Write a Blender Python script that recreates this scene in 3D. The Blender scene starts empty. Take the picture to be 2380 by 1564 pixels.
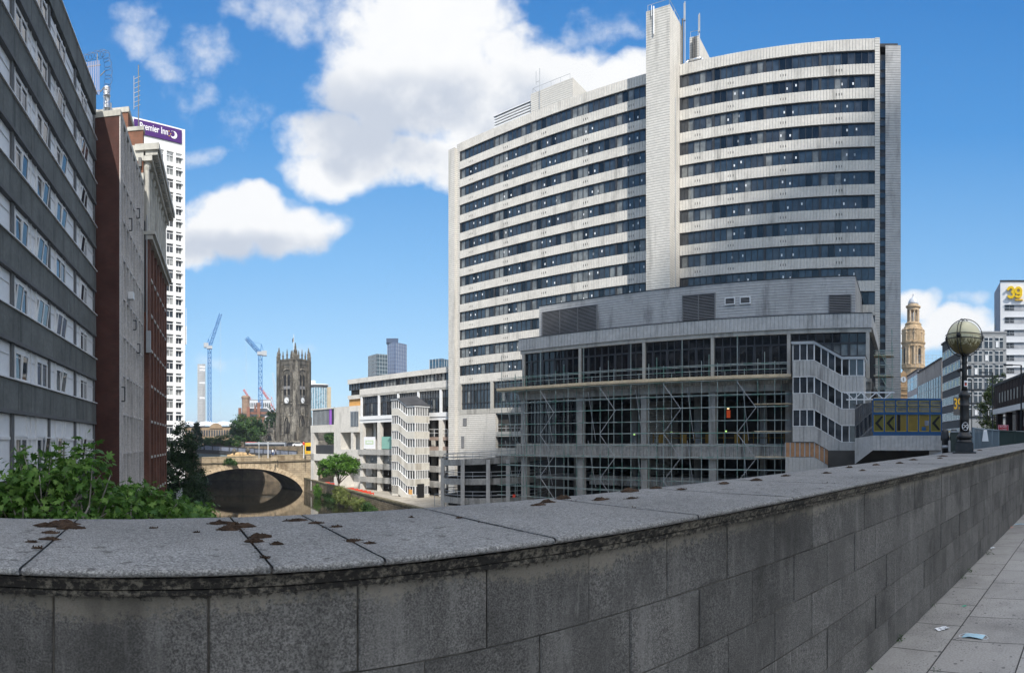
import bpy, math, random
from math import sin, cos, tan, pi, hypot, atan2, sqrt
from mathutils import Vector, Matrix, noise
rad = math.radians
R = random.Random(11)
F, CX, HY, E = 1370.0, 1190.0, 1028.0, 1.6      # cylindrical picture: units per radian, centre, horizon row, eye height
scene = bpy.context.scene
COL = scene.collection

def th(px): return (px - CX) / F
def pol(deg, r): return (r * sin(rad(deg)), r * cos(rad(deg)))

def tag(o, label=None, cat=None, group=None, kind=None):
    if label: o['label'] = label
    if cat: o['category'] = cat
    if group: o['group'] = group
    if kind: o['kind'] = kind
    return o

def empty(name, loc, rz=0.0, label=None, cat=None, group=None):
    o = bpy.data.objects.new(name, None)
    o.empty_display_size = 0.2
    o.location = loc
    o.rotation_euler = (0, 0, rz)
    COL.objects.link(o)
    return tag(o, label, cat, group)

class Fr:
    """A facade's frame: its wall stands D metres from the eye along the bearing phi; x runs right along it, y into it, z from eye height."""
    def __init__(s, phi, D): s.phi = rad(phi); s.D = D
    def u(s, px, y=0.0): return (s.D + y) * tan(th(px) - s.phi)
    def z(s, px, py, y=0.0): return (s.D + y) / cos(th(px) - s.phi) * (HY - py) / F
    def root(s, name, label, cat, group=None):
        return empty(name, (s.D * sin(s.phi), s.D * cos(s.phi), E), -s.phi, label, cat, group)
    def w(s, u, y=0.0, z=0.0):
        return ((s.D + y) * sin(s.phi) + u * cos(s.phi), (s.D + y) * cos(s.phi) - u * sin(s.phi), E + z)

class B:
    def __init__(s): s.v = []; s.f = []; s.m = []
    def add(s, vs, fs, m=0):
        n = len(s.v); s.v += [tuple(p) for p in vs]
        for f in fs:
            s.f.append(tuple(i + n for i in f)); s.m.append(m)
        return s
    def box(s, x0, x1, y0, y1, z0, z1, m=0):
        return s.add([(x0,y0,z0),(x1,y0,z0),(x1,y1,z0),(x0,y1,z0),(x0,y0,z1),(x1,y0,z1),(x1,y1,z1),(x0,y1,z1)],
              [(0,3,2,1),(4,5,6,7),(0,1,5,4),(1,2,6,5),(2,3,7,6),(3,0,4,7)], m)
    def quad(s, a, b, c, d, m=0): return s.add([a,b,c,d], [(0,1,2,3)], m)
    def tube(s, p0, p1, r, n=6, r2=None, m=0, cap=True):
        p0 = Vector(p0); p1 = Vector(p1); r2 = r if r2 is None else r2
        d = (p1 - p0)
        if d.length < 1e-6: return s
        d.normalize()
        a = d.orthogonal().normalized(); b = d.cross(a)
        vs = []
        for p, q in ((p0, r), (p1, r2)):
            for k in range(n):
                t = 2*pi*k/n
                vs.append(p + a*(q*cos(t)) + b*(q*sin(t)))
        fs = [(k, (k+1) % n, n+(k+1) % n, n+k) for k in range(n)]
        if cap: fs += [tuple(range(n-1, -1, -1)), tuple(range(n, 2*n))]
        return s.add(vs, fs, m)
    def path(s, pts, r, n=6, m=0, r2=None):
        k = len(pts)-1
        for i in range(k):
            ra = r if r2 is None else r+(r2-r)*i/k
            rb = r if r2 is None else r+(r2-r)*(i+1)/k
            s.tube(pts[i], pts[i+1], ra, n, rb, m)
        return s
    def bar(s, p0, p1, w, h=None, m=0):
        """square bar"""
        p0 = Vector(p0); p1 = Vector(p1); d = (p1-p0).normalized()
        up = Vector((0,0,1)) if abs(d.z) < .95 else Vector((1,0,0))
        a = d.cross(up).normalized()*(w/2); b = a.cross(d).normalized()*((h or w)/2)
        vs = [p+i*a+j*b for p in (p0,p1) for i,j in ((-1,-1),(1,-1),(1,1),(-1,1))]
        return s.add(vs, [(0,1,2,3),(7,6,5,4),(0,4,5,1),(1,5,6,2),(2,6,7,3),(3,7,4,0)], m)
    def lathe(s, prof, c=(0,0,0), n=16, m=0, sx=1.0, sy=1.0, ph=0.0):
        vs = []; fs = []
        for r, z in prof:
            for k in range(n):
                t = 2*pi*k/n + ph
                vs.append((c[0]+r*cos(t)*sx, c[1]+r*sin(t)*sy, c[2]+z))
        for i in range(len(prof)-1):
            for k in range(n):
                fs.append((i*n+k, i*n+(k+1) % n, (i+1)*n+(k+1) % n, (i+1)*n+k))
        fs.append(tuple(range(n-1,-1,-1))); fs.append(tuple((len(prof)-1)*n+k for k in range(n)))
        return s.add(vs, fs, m)
    def prism(s, poly, y0, y1, m=0):
        """poly of (x, z) extruded from y0 to y1"""
        n = len(poly)
        vs = [(x,y0,z) for x,z in poly] + [(x,y1,z) for x,z in poly]
        fs = [tuple(range(n)), tuple(range(2*n-1, n-1, -1))] + [(i, n+i, n+(i+1) % n, (i+1) % n) for i in range(n)]
        return s.add(vs, fs, m)
    def slab(s, poly, z0, z1, m=0):
        """poly of (x, y) extruded in height"""
        n = len(poly)
        vs = [(x,y,z0) for x,y in poly] + [(x,y,z1) for x,y in poly]
        fs = [tuple(range(n-1,-1,-1)), tuple(range(n, 2*n))] + [(i, (i+1) % n, n+(i+1) % n, n+i) for i in range(n)]
        return s.add(vs, fs, m)
    def ribs(s, x0, x1, y, z0, z1, pitch=.4, d=.06, back=.15, duty=.72, m=0, zf=None):
        """wall of upright ribs: x0..x1, front face at y-d, grooves at y; zf(x) shifts the height along x"""
        n = max(1, int(round((x1-x0)/pitch))); p = (x1-x0)/n
        line = []
        for i in range(n):
            a = x0+i*p; g = p*(1-duty)/2
            line += [(a, y), (a+g*.75, y), (a+g*1.25, y-d), (a+p-g*1.25, y-d), (a+p-g*.75, y)]
        line.append((x1, y))
        k = len(line); zf = zf or (lambda x: 0.0)
        vs = [(a,b,z0+zf(a)) for a,b in line]+[(a,b,z1+zf(a)) for a,b in line]+[(x0,y+back,z0+zf(x0)),(x1,y+back,z0+zf(x1)),(x0,y+back,z1+zf(x0)),(x1,y+back,z1+zf(x1))]
        fs = [(i, i+1, k+i+1, k+i) for i in range(k-1)]
        nb = len(line)
        vs2 = [(a,y+back,z0+zf(a)) for a,b in line]+[(a,y+back,z1+zf(a)) for a,b in line]
        o = len(vs); vs += vs2
        fs += [(o+i, o+i+1, i+1, i) for i in range(k-1)] + [(k+i, k+i+1, o+k+i+1, o+k+i) for i in range(k-1)]
        fs += [(0, k, o+k, o), (k-1, o+k-1, o+2*k-1, 2*k-1)]
        return s.add(vs, fs, m)
    def out(s, name, mats, par=None, smooth=False, label=None):
        me = bpy.data.meshes.new(name)
        me.from_pydata(s.v, [], s.f)
        if not isinstance(mats, (list, tuple)): mats = [mats]
        for mm in mats: me.materials.append(mm)
        if len(mats) > 1: me.polygons.foreach_set('material_index', s.m)
        if smooth: me.polygons.foreach_set('use_smooth', [True]*len(me.polygons))
        me.update()
        o = bpy.data.objects.new(name, me); COL.objects.link(o)
        if par: o.parent = par
        if label: o['label'] = label
        return o

def text(body, size, mat, par, loc, rot, name='lettering', extrude=.02, bold=0.0, align='LEFT', sx=1.0):
    cu = bpy.data.curves.new(name, 'FONT')
    cu.body = body; cu.size = size; cu.extrude = extrude; cu.offset = bold
    cu.align_x = align; cu.align_y = 'BOTTOM'
    cu.materials.append(mat)
    t = bpy.data.objects.new('tmp', cu); COL.objects.link(t)
    me = bpy.data.meshes.new_from_object(t.evaluated_get(bpy.context.evaluated_depsgraph_get()))
    bpy.data.objects.remove(t)
    if not me.materials: me.materials.append(mat)
    o = bpy.data.objects.new(name, me); COL.objects.link(o)
    o.parent = par; o.location = loc; o.rotation_euler = rot; o.scale = (sx,1,1)
    return o

def dup(o, loc=None, rz=None, label=None, parent=None):
    c = o.copy(); COL.objects.link(c)
    if parent is not None: c.parent = parent
    if loc is not None: c.location = loc
    if rz is not None: c.rotation_euler = (0,0,rz)
    if label: c['label'] = label
    for ch in o.children: dup(ch, parent=c)
    return c

# ---------------------------------------------------------------- materials
def lerp3(a, k): return tuple(min(1.0, max(0.0, x*k)) for x in a[:3]) + (1.0,)

class N:
    def __init__(s, m):
        s.nt = m.node_tree if hasattr(m, 'node_tree') else m
    def n(s, t, **kw):
        nd = s.nt.nodes.new(t)
        for k, v in kw.items():
            if k == 'ins':
                for a, b in v.items(): nd.inputs[a].default_value = b
            else: setattr(nd, k, v)
        return nd
    def l(s, a, b): s.nt.links.new(a, b); return b
    def math(s, op, a, b=None, c=None, clamp=False):
        nd = s.n('ShaderNodeMath', operation=op, use_clamp=clamp)
        for i, x in enumerate((a, b, c)):
            if x is None: continue
            if hasattr(x, 'links'): s.l(x, nd.inputs[i])
            else: nd.inputs[i].default_value = x
        return nd.outputs[0]
    def mr(s, x, a, b, c=0.0, d=1.0, smooth=False):
        nd = s.n('ShaderNodeMapRange')
        if smooth: nd.interpolation_type = 'SMOOTHSTEP'
        s.l(x, nd.inputs[0])
        for i, v in enumerate((a, b, c, d)):
            if hasattr(v, 'links'): s.l(v, nd.inputs[i+1])
            else: nd.inputs[i+1].default_value = v
        return nd.outputs[0]
    def mix(s, f, a, b, mode='MIX'):
        nd = s.n('ShaderNodeMix', data_type='RGBA', blend_type=mode)
        for i, x in ((0, f), (6, a), (7, b)):
            if hasattr(x, 'links'): s.l(x, nd.inputs[i])
            else: nd.inputs[i].default_value = x if i == 0 else (tuple(x[:3])+(1.0,))
        return nd.outputs[2]
    def noise(s, vec, scale, detail=4.0, rough=.55, sc3=None, dist=0.0):
        if sc3 is not None:
            mp = s.n('ShaderNodeMapping'); mp.inputs['Scale'].default_value = sc3
            s.l(vec, mp.inputs[0]); vec = mp.outputs[0]
        nd = s.n('ShaderNodeTexNoise', ins={'Scale': scale, 'Detail': detail, 'Roughness': rough, 'Distortion': dist})
        s.l(vec, nd.inputs['Vector'])
        return nd.outputs[0]

def newmat(name):
    m = bpy.data.materials.new(name); m.use_nodes = True
    b = m.node_tree.nodes['Principled BSDF']
    return m, N(m), b

def M(name, c, rough=.85, spec=.25, var=.18, sc=.6, fine=None, stain=None, st=.6, stsc=(.7,.7,.06), stlo=.5, sthi=.68, rib=None, bump=0.0, bsc=8.0, metal=0.0):
    m, g, b = newmat(name)
    tc = g.n('ShaderNodeTexCoord').outputs['Object']
    n1 = g.noise(tc, sc, 6.0, .6)
    col = g.mix(g.mr(n1, .3, .7), lerp3(c, 1-var), lerp3(c, 1+var))
    hgt = None
    if fine:
        f2 = g.noise(tc, fine[0], 4.0, .65)
        gv = g.mr(f2, .3, .7, 1-fine[1], 1+fine[1])
        cc = g.n('ShaderNodeCombineColor'); [g.l(gv, cc.inputs[i]) for i in range(3)]
        col = g.mix(1.0, col, cc.outputs[0], 'MULTIPLY')
    if stain:
        s1 = g.noise(tc, 1.0, 7.0, .62, sc3=stsc)
        fa = g.math('MULTIPLY', g.mr(s1, stlo, sthi, smooth=True), st)
        col = g.mix(fa, col, stain)
    if rib:
        ax, pitch, depth, dark = rib
        sp = g.n('ShaderNodeSeparateXYZ'); g.l(tc, sp.inputs[0])
        fr = g.math('FRACT', g.math('DIVIDE', sp.outputs[ax], pitch))
        d = g.math('ABSOLUTE', g.math('SUBTRACT', fr, .5))
        gr = g.mr(d, .34, .48, smooth=True)
        wob = g.noise(tc, .3, 3.0)
        gr2 = g.math('MULTIPLY', gr, g.mr(wob, .3, .7, .4, 1.0))
        col = g.mix(gr2, col, lerp3(c, dark))
        hgt = g.math('MULTIPLY', gr, -depth)
    if bump:
        nb = g.noise(tc, bsc, 5.0, .65)
        nb = g.math('MULTIPLY', nb, bump)
        hgt = nb if hgt is None else g.math('ADD', nb, hgt)
    if hgt is not None:
        bp = g.n('ShaderNodeBump', ins={'Strength': 1.0, 'Distance': 1.0}); g.l(hgt, bp.inputs['Height'])
        g.l(bp.outputs[0], b.inputs['Normal'])
    g.l(col, b.inputs['Base Color'])
    b.inputs['Roughness'].default_value = rough
    b.inputs['Specular IOR Level'].default_value = spec
    b.inputs['Metallic'].default_value = metal
    return m

def BRICK(name, c1, c2, mortar, w=.23, h=.075, ax='xz', var=.25, ms=.012, off=.5, bump=.004, rough=.88, sc=.5, stain=None, st=.5):
    m, g, b = newmat(name)
    tc = g.n('ShaderNodeTexCoord').outputs['Object']
    sp = g.n('ShaderNodeSeparateXYZ'); g.l(tc, sp.inputs[0])
    cb = g.n('ShaderNodeCombineXYZ')
    if ax == 'xz':
        g.l(g.math('ADD', sp.outputs[0], sp.outputs[1]), cb.inputs[0]); g.l(sp.outputs[2], cb.inputs[1])
    else:
        g.l(sp.outputs[0], cb.inputs[0]); g.l(sp.outputs[1], cb.inputs[1])
    bt = g.n('ShaderNodeTexBrick', ins={'Scale': 1.0, 'Mortar Size': ms, 'Mortar Smooth': .2, 'Bias': 0.0, 'Brick Width': w, 'Row Height': h})
    bt.offset = off
    bt.inputs['Color1'].default_value = tuple(c1)+(1,); bt.inputs['Color2'].default_value = tuple(c2)+(1,); bt.inputs['Mortar'].default_value = tuple(mortar)+(1,)
    g.l(cb.outputs[0], bt.inputs['Vector'])
    n1 = g.noise(tc, sc, 6.0, .62)
    gv = g.mr(n1, .3, .7, 1-var, 1+var)
    cc = g.n('ShaderNodeCombineColor'); [g.l(gv, cc.inputs[i]) for i in range(3)]
    col = g.mix(1.0, bt.outputs[0], cc.outputs[0], 'MULTIPLY')
    if stain:
        s1 = g.noise(tc, 1.0, 7.0, .62, sc3=(.6,.6,.1))
        col = g.mix(g.math('MULTIPLY', g.mr(s1, .5, .68, smooth=True), st), col, stain)
    g.l(col, b.inputs['Base Color'])
    hn = g.math('SUBTRACT', g.math('MULTIPLY', g.noise(tc, 30.0, 3.0), bump*.6), g.math('MULTIPLY', bt.outputs[1], bump))
    bp = g.n('ShaderNodeBump', ins={'Strength': 1.0, 'Distance': 1.0}); g.l(hn, bp.inputs['Height']); g.l(bp.outputs[0], b.inputs['Normal'])
    b.inputs['Roughness'].default_value = rough; b.inputs['Specular IOR Level'].default_value = .2
    return m

def GLASS(name, c, rough=.04, spec=.6, wav=.004, wsc=1.2, var=.35):
    m, g, b = newmat(name)
    tc = g.n('ShaderNodeTexCoord').outputs['Object']
    n1 = g.noise(tc, .9, 3.0)
    col = g.mix(g.mr(n1, .35, .65), lerp3(c, 1-var), lerp3(c, 1+var))
    g.l(col, b.inputs['Base Color'])
    bp = g.n('ShaderNodeBump', ins={'Strength': 1.0, 'Distance': 1.0})
    g.l(g.math('MULTIPLY', g.noise(tc, wsc, 1.0), wav), bp.inputs['Height']); g.l(bp.outputs[0], b.inputs['Normal'])
    b.inputs['Roughness'].default_value = rough; b.inputs['Specular IOR Level'].default_value = spec
    return m

def LEAF(name, ca, cb, cc, tr=.3):
    m, g, b = newmat(name)
    rnd = g.n('ShaderNodeNewGeometry').outputs['Random Per Island']
    rp = g.n('ShaderNodeValToRGB'); g.l(rnd, rp.inputs[0])
    e = rp.color_ramp.elements
    e[0].color = tuple(ca)+(1,); e[1].color = tuple(cc)+(1,)
    k = e.new(.55); k.color = tuple(cb)+(1,)
    g.l(rp.outputs[0], b.inputs['Base Color'])
    b.inputs['Roughness'].default_value = .5; b.inputs['Specular IOR Level'].default_value = .35
    t = g.n('ShaderNodeBsdfTranslucent'); g.l(rp.outputs[0], t.inputs[0])
    mx = g.n('ShaderNodeMixShader', ins={0: tr}); g.l(b.outputs[0], mx.inputs[1]); g.l(t.outputs[0], mx.inputs[2])
    g.l(mx.outputs[0], m.node_tree.nodes['Material Output'].inputs[0])
    return m

def EMIT(name, c, s):
    m, g, b = newmat(name)
    b.inputs['Base Color'].default_value = tuple(c)+(1,)
    b.inputs['Emission Color'].default_value = tuple(c)+(1,); b.inputs['Emission Strength'].default_value = s
    return m

# ---------------------------------------------------------------- plants
FIG = [(0,0),(.10,.14),(.42,.10),(.52,.26),(.26,.34),(.30,.44),(.44,.66),(.34,.76),(.14,.60),(.10,.82),(0,1.0),(-.10,.82),(-.14,.60),(-.34,.76),(-.44,.66),(-.30,.44),(-.26,.34),(-.52,.26),(-.42,.10),(-.10,.14)]
OVAL = [(0,0),(.22,.3),(.2,.65),(0,1),(-.2,.65),(-.22,.3)]
BLADE = [(0,0),(.3,.45),(0,1),(-.3,.45)]
def leaf(b, p, size, rng, shape=BLADE, up=.5, out=None):
    d = Vector((rng.gauss(0,1), rng.gauss(0,1), rng.gauss(0,1)))
    nrm = Vector((rng.gauss(0,.6), rng.gauss(0,.6), rng.gauss(0,.6)+up))
    if out is not None: nrm += out*.7
    if nrm.length < .01 or d.length < .01: return
    nrm.normalize()
    t = (d - nrm*d.dot(nrm))
    if t.length < .01: return
    t.normalize(); s = nrm.cross(t)
    sz = size*rng.uniform(.65, 1.2)
    cup = rng.uniform(.05, .25)
    vs = [Vector(p) + s*(x*sz) + t*(y*sz) - nrm*(cup*sz*(abs(x)*.8 + y*y*.5)) for x, y in shape]
    b.add(vs, [tuple(range(len(vs)))])

def crown(b, blobs, n_clump, n_leaf, size, rng, shape=BLADE, cr=.5, up=.5, shell=.55):
    """leaf clumps through the volume of ellipsoid blobs (x, y, z, rx, ry, rz)"""
    tot = sum(q[3]*q[4]*q[5] for q in blobs)
    cl = []
    for q in blobs:
        k = max(2, int(n_clump*q[3]*q[4]*q[5]/tot + .5))
        for _ in range(k):
            while True:
                a = Vector((rng.uniform(-1,1), rng.uniform(-1,1), rng.uniform(-1,1)))
                if a.length <= 1: break
            L = a.length
            a = a*( (shell + (1-shell)*rng.random())/max(L,.05) ) if rng.random() < .8 else a
            w = 1 + .22*noise.noise(Vector((a.x*2+q[0], a.y*2+q[1], a.z*2+q[2])))
            c = Vector((q[0]+a.x*q[3]*w, q[1]+a.y*q[4]*w, q[2]+a.z*q[5]*w))
            cl.append((c, a.normalized() if a.length > .01 else Vector((0,0,1))))
    for c, o in cl:
        r = cr*rng.uniform(.55, 1.25)
        for _ in range(max(3, int(n_leaf*rng.uniform(.6,1.35)))):
            g = Vector((rng.gauss(0,.45), rng.gauss(0,.45), rng.gauss(0,.32)))*r
            leaf(b, c+g, size, rng, shape, up, o)
    return cl

def limbs(b, base, cl, rng, r, n=8, fork=.4):
    base = Vector(base)
    if not cl: return
    top = sum((c for c, _ in cl), Vector())/len(cl)
    fk = base.lerp(Vector((top.x*.7+base.x*.3, top.y*.7+base.y*.3, top.z)), fork)
    mid = base.lerp(fk, .5) + Vector((rng.uniform(-.1,.1), rng.uniform(-.1,.1), 0))*(r*4)
    b.path([base, mid, fk], r*1.25, 8, r2=r*.8)
    for c, _ in rng.sample(cl, min(n, len(cl))):
        m1 = fk.lerp(c, .5) + Vector((rng.gauss(0,.12), rng.gauss(0,.12), .15))*((c-fk).length*.4)
        b.path([fk, m1, c], r*.55, 5, r2=r*.12)

def tree(name, label, cat, base, blobs, n_clump, n_leaf, size, mat, bark, r=.15, seed=1, shape=BLADE, cr=.6, group=None, up=.5, nl=9, fork=.4):
    rng = random.Random(seed)
    rt = empty(name, base, 0, label, cat, group)
    b = B(); cl = crown(b, blobs, n_clump, n_leaf, size, rng, shape, cr, up)
    b.out('crown', mat, rt)
    t = B(); limbs(t, (0,0,-.3), cl, rng, r, nl, fork)
    t.out('trunk', bark, rt, True)
    return rt
# ---------------------------------------------------------------- shared materials
mt = {}
mt['conc'] = M('pale ribbed concrete', (.59,.568,.528), var=.10, sc=.35, fine=(3.0,.10), stain=(.20,.195,.18), st=.65, stsc=(.55,.55,.10), stlo=.52, sthi=.74, bump=.006, bsc=14)
mt['conc_h'] = M('pale concrete with level ribs', (.60,.58,.54), var=.08, sc=.3, fine=(2.5,.10), stain=(.19,.185,.17), st=.7, stsc=(.5,.5,.05), stlo=.52, sthi=.74, rib=(2,.33,.035,.45), bump=.006, bsc=10)
mt['conc_old'] = M('stained grey concrete', (.36,.355,.34), var=.18, sc=.4, fine=(3.0,.18), stain=(.07,.068,.06), st=.8, stsc=(.8,.8,.07), stlo=.47, sthi=.70, bump=.012, bsc=9)
mt['conc_pod'] = M('grey ribbed podium concrete', (.47,.47,.465), var=.12, sc=.4, fine=(3.0,.12), stain=(.10,.10,.095), st=.65, stsc=(.8,.8,.09), stlo=.53, sthi=.75, bump=.008, bsc=12)
mt['conc_plant'] = M('grey level-ribbed concrete', (.45,.45,.45), var=.10, sc=.25, fine=(2.2,.10), stain=(.09,.09,.085), st=.75, stsc=(.5,.5,.12), stlo=.50, sthi=.72, rib=(2,.30,.03,.42), bump=.006, bsc=10)
mt['beam'] = M('plain weathered beam concrete', (.44,.425,.39), var=.12, sc=.8, fine=(6.0,.10), stain=(.15,.145,.13), st=.6, stsc=(.9,.9,.15), bump=.006, bsc=12)
mt['white'] = M('off white painted frame', (.74,.75,.76), rough=.5, var=.05, fine=(9.0,.05))
mt['frame_d'] = M('dark bronze window frame', (.035,.037,.042), rough=.45, spec=.4, var=.2)
mt['glass_a'] = GLASS('dark blue window glass', (.034,.047,.063), spec=.85)
mt['glass_b'] = GLASS('smoky window glass', (.04,.046,.055), spec=.8)
mt['glass_c'] = GLASS('glass before pale curtain', (.17,.18,.18), spec=.6)
mt['glass_d'] = GLASS('near black window glass', (.007,.009,.012), spec=.6)
mt['curtain'] = M('pale inner wall behind glass', (.42,.42,.39), var=.2, sc=1.5, rough=.3, spec=.5)
mt['paper'] = M('white paper notice', (.85,.86,.88), var=.03)
mt['black'] = M('matt black', (.015,.015,.016), var=.3)
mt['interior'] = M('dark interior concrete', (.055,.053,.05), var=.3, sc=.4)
mt['louvre'] = M('grey metal louvre blade', (.20,.20,.205), rough=.6, var=.2)
mt['steel'] = M('galvanised tube', (.29,.35,.345), rough=.5, spec=.5, var=.25, sc=1.3, stain=(.06,.22,.17), st=.75, stsc=(.5,.5,.5), stlo=.52, sthi=.56)
mt['steel_p'] = M('plain grey steel', (.36,.38,.40), rough=.45, spec=.5, var=.15)
mt['dkmetal'] = M('dark painted metal', (.03,.032,.035), rough=.45, spec=.45, var=.25)
mt['board'] = M('scaffold board', (.66,.53,.36), var=.2, sc=1.2, fine=(8.0,.15))
mt['bark'] = M('grey brown bark', (.11,.09,.07), var=.4, sc=4.0, bump=.01, bsc=30)
mt['figbark'] = M('pale grey fig branch', (.30,.28,.25), var=.3, sc=4.0)
mt['roof_d'] = M('dark roof felt', (.05,.052,.058), var=.25, sc=.8)
mt['red'] = M('red plastic', (.62,.06,.03), rough=.45, spec=.4, var=.12)
mt['yellow'] = M('yellow paint', (.70,.42,.02), rough=.45, spec=.4, var=.1)
mt['blue'] = M('blue painted frame', (.013,.075,.20), rough=.4, spec=.4, var=.12)
mt['stone'] = M('blackened sandstone', (.125,.115,.098), var=.5, sc=.35, fine=(1.6,.35), stain=(.035,.032,.028), st=.8, stsc=(.5,.5,.09), stlo=.44, sthi=.62, bump=.02, bsc=3)
mt['stone_l'] = M('warm sandstone', (.50,.35,.19), var=.25, sc=.5, fine=(2.0,.2), stain=(.14,.10,.06), st=.6, stsc=(.4,.4,.12), bump=.012, bsc=4)
mt['stone_w'] = M('pale portland stone', (.46,.45,.41), var=.15, sc=.5, fine=(2.5,.12), stain=(.14,.14,.13), st=.6, stsc=(.6,.6,.08))
mt['asphalt'] = M('worn asphalt', (.055,.055,.057), var=.2, sc=.3, fine=(20.0,.2), bump=.006, bsc=60)
mt['lf_dark'] = LEAF('dark foliage', (.012,.030,.010), (.022,.055,.016), (.042,.090,.026), .25)
mt['lf_mid'] = LEAF('mid green foliage', (.022,.055,.014), (.042,.100,.022), (.085,.16,.035), .3)
mt['lf_bright'] = LEAF('bright green foliage', (.040,.105,.012), (.085,.20,.022), (.15,.31,.045), .4)
mt['lf_fig'] = LEAF('fig foliage', (.045,.12,.018), (.10,.225,.036), (.20,.34,.075), .40)
mt['lf_yel'] = LEAF('yellow green foliage', (.09,.13,.03), (.16,.20,.05), (.27,.29,.09), .35)
mt['lf_con'] = LEAF('conifer foliage', (.012,.028,.014), (.020,.045,.022), (.035,.068,.034), .2)
# ---------------------------------------------------------------- ground, river, quay, pavement, parapet
WATER = -11.8 + E; QUAY = -9.6 + E
W1 = Vector((-48.9, 133.3)); W2 = Vector((-10.5, 73.2)); WD = (W2-W1).normalized()
W0 = W1 - WD*2.0; W3 = W2 + WD*64.0; WN = Vector((WD.y, -WD.x))          # WN points to the river
def wl(t, off=0.0): p = W1 + WD*t + WN*off; return (p.x, p.y)
mg = M('bare city ground', (.12,.115,.10), var=.3, sc=.05, fine=(.6,.2))
b = B(); b.box(-2500, 2500, -900, 2600, -1.0, 0.0)
o = b.out('ground', mg); o.location.z = WATER - 2.2; tag(o, kind='structure')
# river water
mw, g, pb = newmat('river water')
tc = g.n('ShaderNodeTexCoord').outputs['Object']
nz = g.math('ADD', g.math('MULTIPLY', g.noise(tc, .55, 4.0, .6, sc3=(1,1,1)), .008), g.math('MULTIPLY', g.noise(tc, 3.5, 3.0), .0012))
bp = g.n('ShaderNodeBump', ins={'Strength': .6, 'Distance': 1.0}); g.l(nz, bp.inputs['Height']); g.l(bp.outputs[0], pb.inputs['Normal'])
n2 = g.noise(tc, .12, 4.0)
g.l(g.mix(g.mr(n2, .35, .65), (.012,.011,.008), (.022,.019,.013)), pb.inputs['Base Color'])
pb.inputs['Roughness'].default_value = .03; pb.inputs['Specular IOR Level'].default_value = .5
b = B(); b.slab([wl(70, 60), wl(70, 0), wl(-60, 0), wl(-60, 60)], -1.2, 0.0)
o = b.out('river', mw); o.location.z = WATER; tag(o, kind='structure')
# quay on the far bank
mq = M('quay paving', (.36,.33,.28), var=.2, sc=.4, fine=(3.0,.2), stain=(.15,.13,.10), st=.5, stsc=(.3,.3,.3))
b = B(); b.slab([wl(92,-.6), wl(-70,-.6), (130, 190), (130, 30), (60, -6)][::-1], -3.6, 0.0)
o = b.out('quay_pavement', mq); o.location.z = QUAY; tag(o, kind='structure')
# quay wall with its mossy coping
mqw = BRICK('old quay masonry', (.24,.19,.13), (.17,.135,.09), (.08,.07,.05), w=.7, h=.32, var=.4, ms=.03, bump=.02, stain=(.05,.06,.03), st=.7)
mqc = M('mossy wall coping', (.17,.145,.09), var=.4, sc=.7, fine=(4.0,.3), stain=(.07,.08,.03), st=.7, stsc=(.5,.5,.5))
qa = atan2(WD.y, WD.x)
rt = empty('quay_wall', (W1.x, W1.y, WATER), qa, 'brown mossy masonry quay wall rising from the river beside the bridge', 'wall')
b = B(); L = 92
b.box(-7, L, -.02, .55, -2.0, 3.05); b.out('masonry', mqw, rt)
b = B(); b.box(-7.0, L, -.12, .63, 3.053, 3.3); b.out('coping', mqc, rt)
# terraces of the city: streets beyond the river and behind the camera
ms = mt['asphalt']
b = B(); bf = Fr(-26, 142)
P = lambda u, y: bf.w(u, y)[:2]
b.slab([P(-400,46), P(-400,1800), P(700,1800), P(700,46)][::-1], -9, 0.0)
o = b.out('city_street', ms); o.location.z = E - 2.6; tag(o, kind='structure')
b = B(); b.slab([(26,24),(60,52),(75,64),(120,112),(300,300),(340,100),(200,-40)][::-1], -10.0, 0.0)
o = b.out('road', ms); o.location.z = 0.0; tag(o, kind='structure')
lf = Fr(-117.8, 8.8)
b = B(); b.slab([lf.w(-30,-.3)[:2], lf.w(150,-.3)[:2], lf.w(150,70)[:2], lf.w(-30,70)[:2]][::-1], -8, 0)
o = b.out('riverbank_terrain', mg); o.location.z = E - 9.2; tag(o, kind='structure')
b = B()
for i in range(24):                                                    # soil slope the shrubs stand on
    pass
sl = []
pts = []
for i in range(30):
    u = -12 + i*3.4
    for j in range(7):
        y = -.2 - j*1.25
        z = -7.6 - j*.62 + .35*noise.noise(Vector((u*.3, y*.5, 1.0))) - (.04*u)
        pts.append(lf.w(u, y, z))
b.add(pts, [(i*7+j, i*7+j+1, (i+1)*7+j+1, (i+1)*7+j) for i in range(29) for j in range(6)])
ms2 = M('bank soil', (.07,.055,.038), var=.4, sc=.8, fine=(5.0,.3), bump=.05, bsc=4)
o = b.out('riverbank_ground', ms2, None, True); tag(o, kind='structure')

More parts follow.
